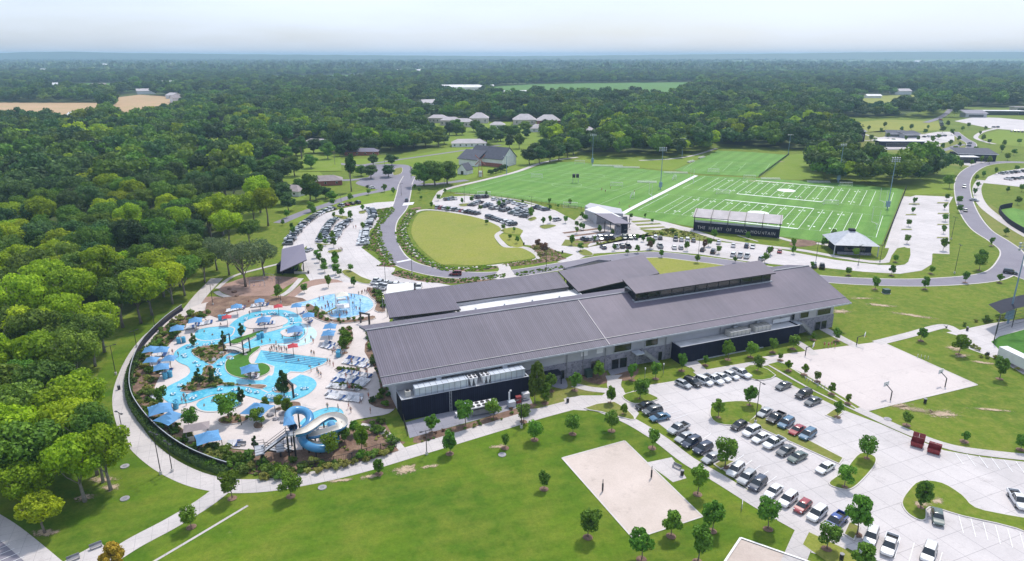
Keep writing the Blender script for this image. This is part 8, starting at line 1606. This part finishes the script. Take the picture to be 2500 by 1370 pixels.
# ground cover in the planting beds (uncountable): one scattered object each
cov = [crown_mesh('ground_cover', MT[m], 400 + i, .55, .22, .3, 5, 70, .26, core=.8) for i, m in enumerate(('shrub_cover', 'shrub_green', 'shrub_olive'))]
colC = src_collection('cover_source', cov)
def cover(poly, dens, seed, label, idx=(0, 1), s=(.7, 1.3), z=.08, world=None):
    P = world or wpoly(poly); ar = abs(sum(P[i][0] * P[(i + 1) % len(P)][1] - P[(i + 1) % len(P)][0] * P[i][1] for i in range(len(P)))) / 2
    g = np.random.RandomState(seed); pts = [(p[0], p[1], z, g.uniform(*s), g.uniform(.45, .8), g.uniform(0, 6.28), g.choice(idx)) for p in in_poly_pts(P, int(ar * dens), seed) if not (world and inside(p, BARE))]
    scatter('ground_cover', pts, colC, 3, label=label, cat='ground cover')
cover(Z7((955, 400), (1010, 300), (1060, 225), (1130, 225), (1060, 320), (1040, 400), (1080, 490), (1180, 590), (1280, 650), (1450, 670), (1700, 650), (1735, 670), (1500, 700), (1300, 690), (1150, 630), (1050, 560), (970, 480)), 1.3, 1, 'bright green low planting between road and oval lawn', (0, 0, 0, 1), (.8, 1.5))
cover(Z7((780, 235), (940, 205), (950, 230), (835, 355), (870, 500), (960, 650), (860, 660), (800, 655), (860, 640), (800, 545), (700, 520), (745, 470), (830, 290)), 1.2, 2, 'bright green low planting beside the left car park', (0, 0, 0, 1), (.8, 1.5))
cover(Z7((920, 715), (1000, 690), (1150, 735), (1400, 755), (1600, 740), (1790, 715), (1800, 740), (1500, 785), (1200, 780), (1000, 745)), 1.2, 3, 'low green planting behind the rear hall', (0, 1, 1), (.7, 1.2)); cover(Z7((1850, 715), (2000, 690), (2230, 655), (2240, 670), (1900, 735)), 1.2, 4, 'low green planting right of the crosswalk', (1, 1, 0), (.7, 1.2))
cover(Z7((1760, 640), (2060, 600), (1980, 510), (2050, 490), (2160, 530), (2240, 590), (2220, 610), (1780, 665)), .9, 5, 'olive and green low planting right of the oval lawn', (2, 2, 0), (.7, 1.2), .1)
cover(None, .5, 6, 'low mixed planting of the outer water park bed', (1, 2, 1), (.7, 1.3), DZ + .04, OUTW)
cover(Z1((408, 748), (470, 700), (540, 650), (560, 600), (610, 600), (620, 660), (680, 700), (800, 715), (940, 722), (800, 725), (600, 732), (500, 756)), 1.2, 7, 'low mixed planting on the long river island', (1, 2), (.5, 1), .36); cover(Z1((478, 500), (520, 480), (600, 470), (680, 462), (700, 500), (690, 530), (640, 560), (600, 590), (540, 560), (490, 530)), 1.2, 8, 'low mixed planting on the upper river island', (1, 2), (.5, 1), .36)
cover([(1430, 605), (1640, 556), (1760, 588), (1720, 590), (1600, 575), (1530, 572)], .5, 9, 'olive low planting on the entrance slope', (2, 2, 1), (.8, 1.4), .08)
cover([(720, 1100), (870, 1110), (960, 1085), (930, 1045), (880, 1050), (850, 1075)], .12, 10, 'sparse tufts on the mulch right of the slide', (2, 1), (.6, 1.1), .15)
# ================================================= HILLS AND HAZE
def ridge(name, y0, depth, prof, seed):
    """long low wooded ridge; prof: (x, height) pairs"""
    xs = np.linspace(-11000, 11000, 200); h = np.interp(xs, [p[0] for p in prof], [p[1] for p in prof]); g = np.random.RandomState(seed); h = h + np.convolve(g.uniform(-1, 1, 206), np.ones(7) / 7, 'valid') * 5 * (h > 5); h = np.clip(h, .5, 116)
    V, F = [], []; K = 8
    for j in range(K + 1):
        t = j / K; s = sin(pi * t)
        for x, hh in zip(xs, h): V.append((x, y0 + depth * t + 120 * sin(x / 900), hh * s + 1.5 * sin(x / 70 + j) * s - .5))
    n = len(xs)
    for j in range(K):
        for i in range(n - 1): F.append((j * n + i, j * n + i + 1, (j + 1) * n + i + 1, (j + 1) * n + i))
    mb = MB(); mb.add(V, F); tag(mb.obj(name, MT['leaf_far'], smooth=True), kind='structure')
k = 12600 / FOC
ridge('hills', 7600, 900, [(-11000, 90), (-5700, 100), (-5400, 113), (-4900, 114), (-4600, 102), (-3900, 98), (-3300, 90), (-1600, 78), (0, 66), (1500, 78), (2400, 92), (3200, 98), (4200, 110), (5600, 114), (11000, 114)], 2)
ridge('hills', 5600, 600, [(-11000, 26), (-6000, 18), (-3000, 26), (0, 14), (2000, 34), (3500, 48), (4500, 52), (11000, 55)], 5)
mh = bpy.data.materials.new('haze'); mh.use_nodes = True; hn, hl_ = mh.node_tree.nodes, mh.node_tree.links; hn.clear()
pv_ = hn.new('ShaderNodeVolumePrincipled'); pv_.inputs['Color'].default_value = (.52, .78, 1, 1); pv_.inputs['Density'].default_value = HAZE; pv_.inputs['Anisotropy'].default_value = .1
ho = hn.new('ShaderNodeOutputMaterial'); hl_.new(pv_.outputs[0], ho.inputs['Volume'])
mb = MB(); mb.box(-HALF - 20, HALF + 20, -170, FARY + 20, -1, 119); hz_ = mb.obj('haze', mh); tag(hz_, kind='stuff')
print('objects', len(bpy.data.objects))
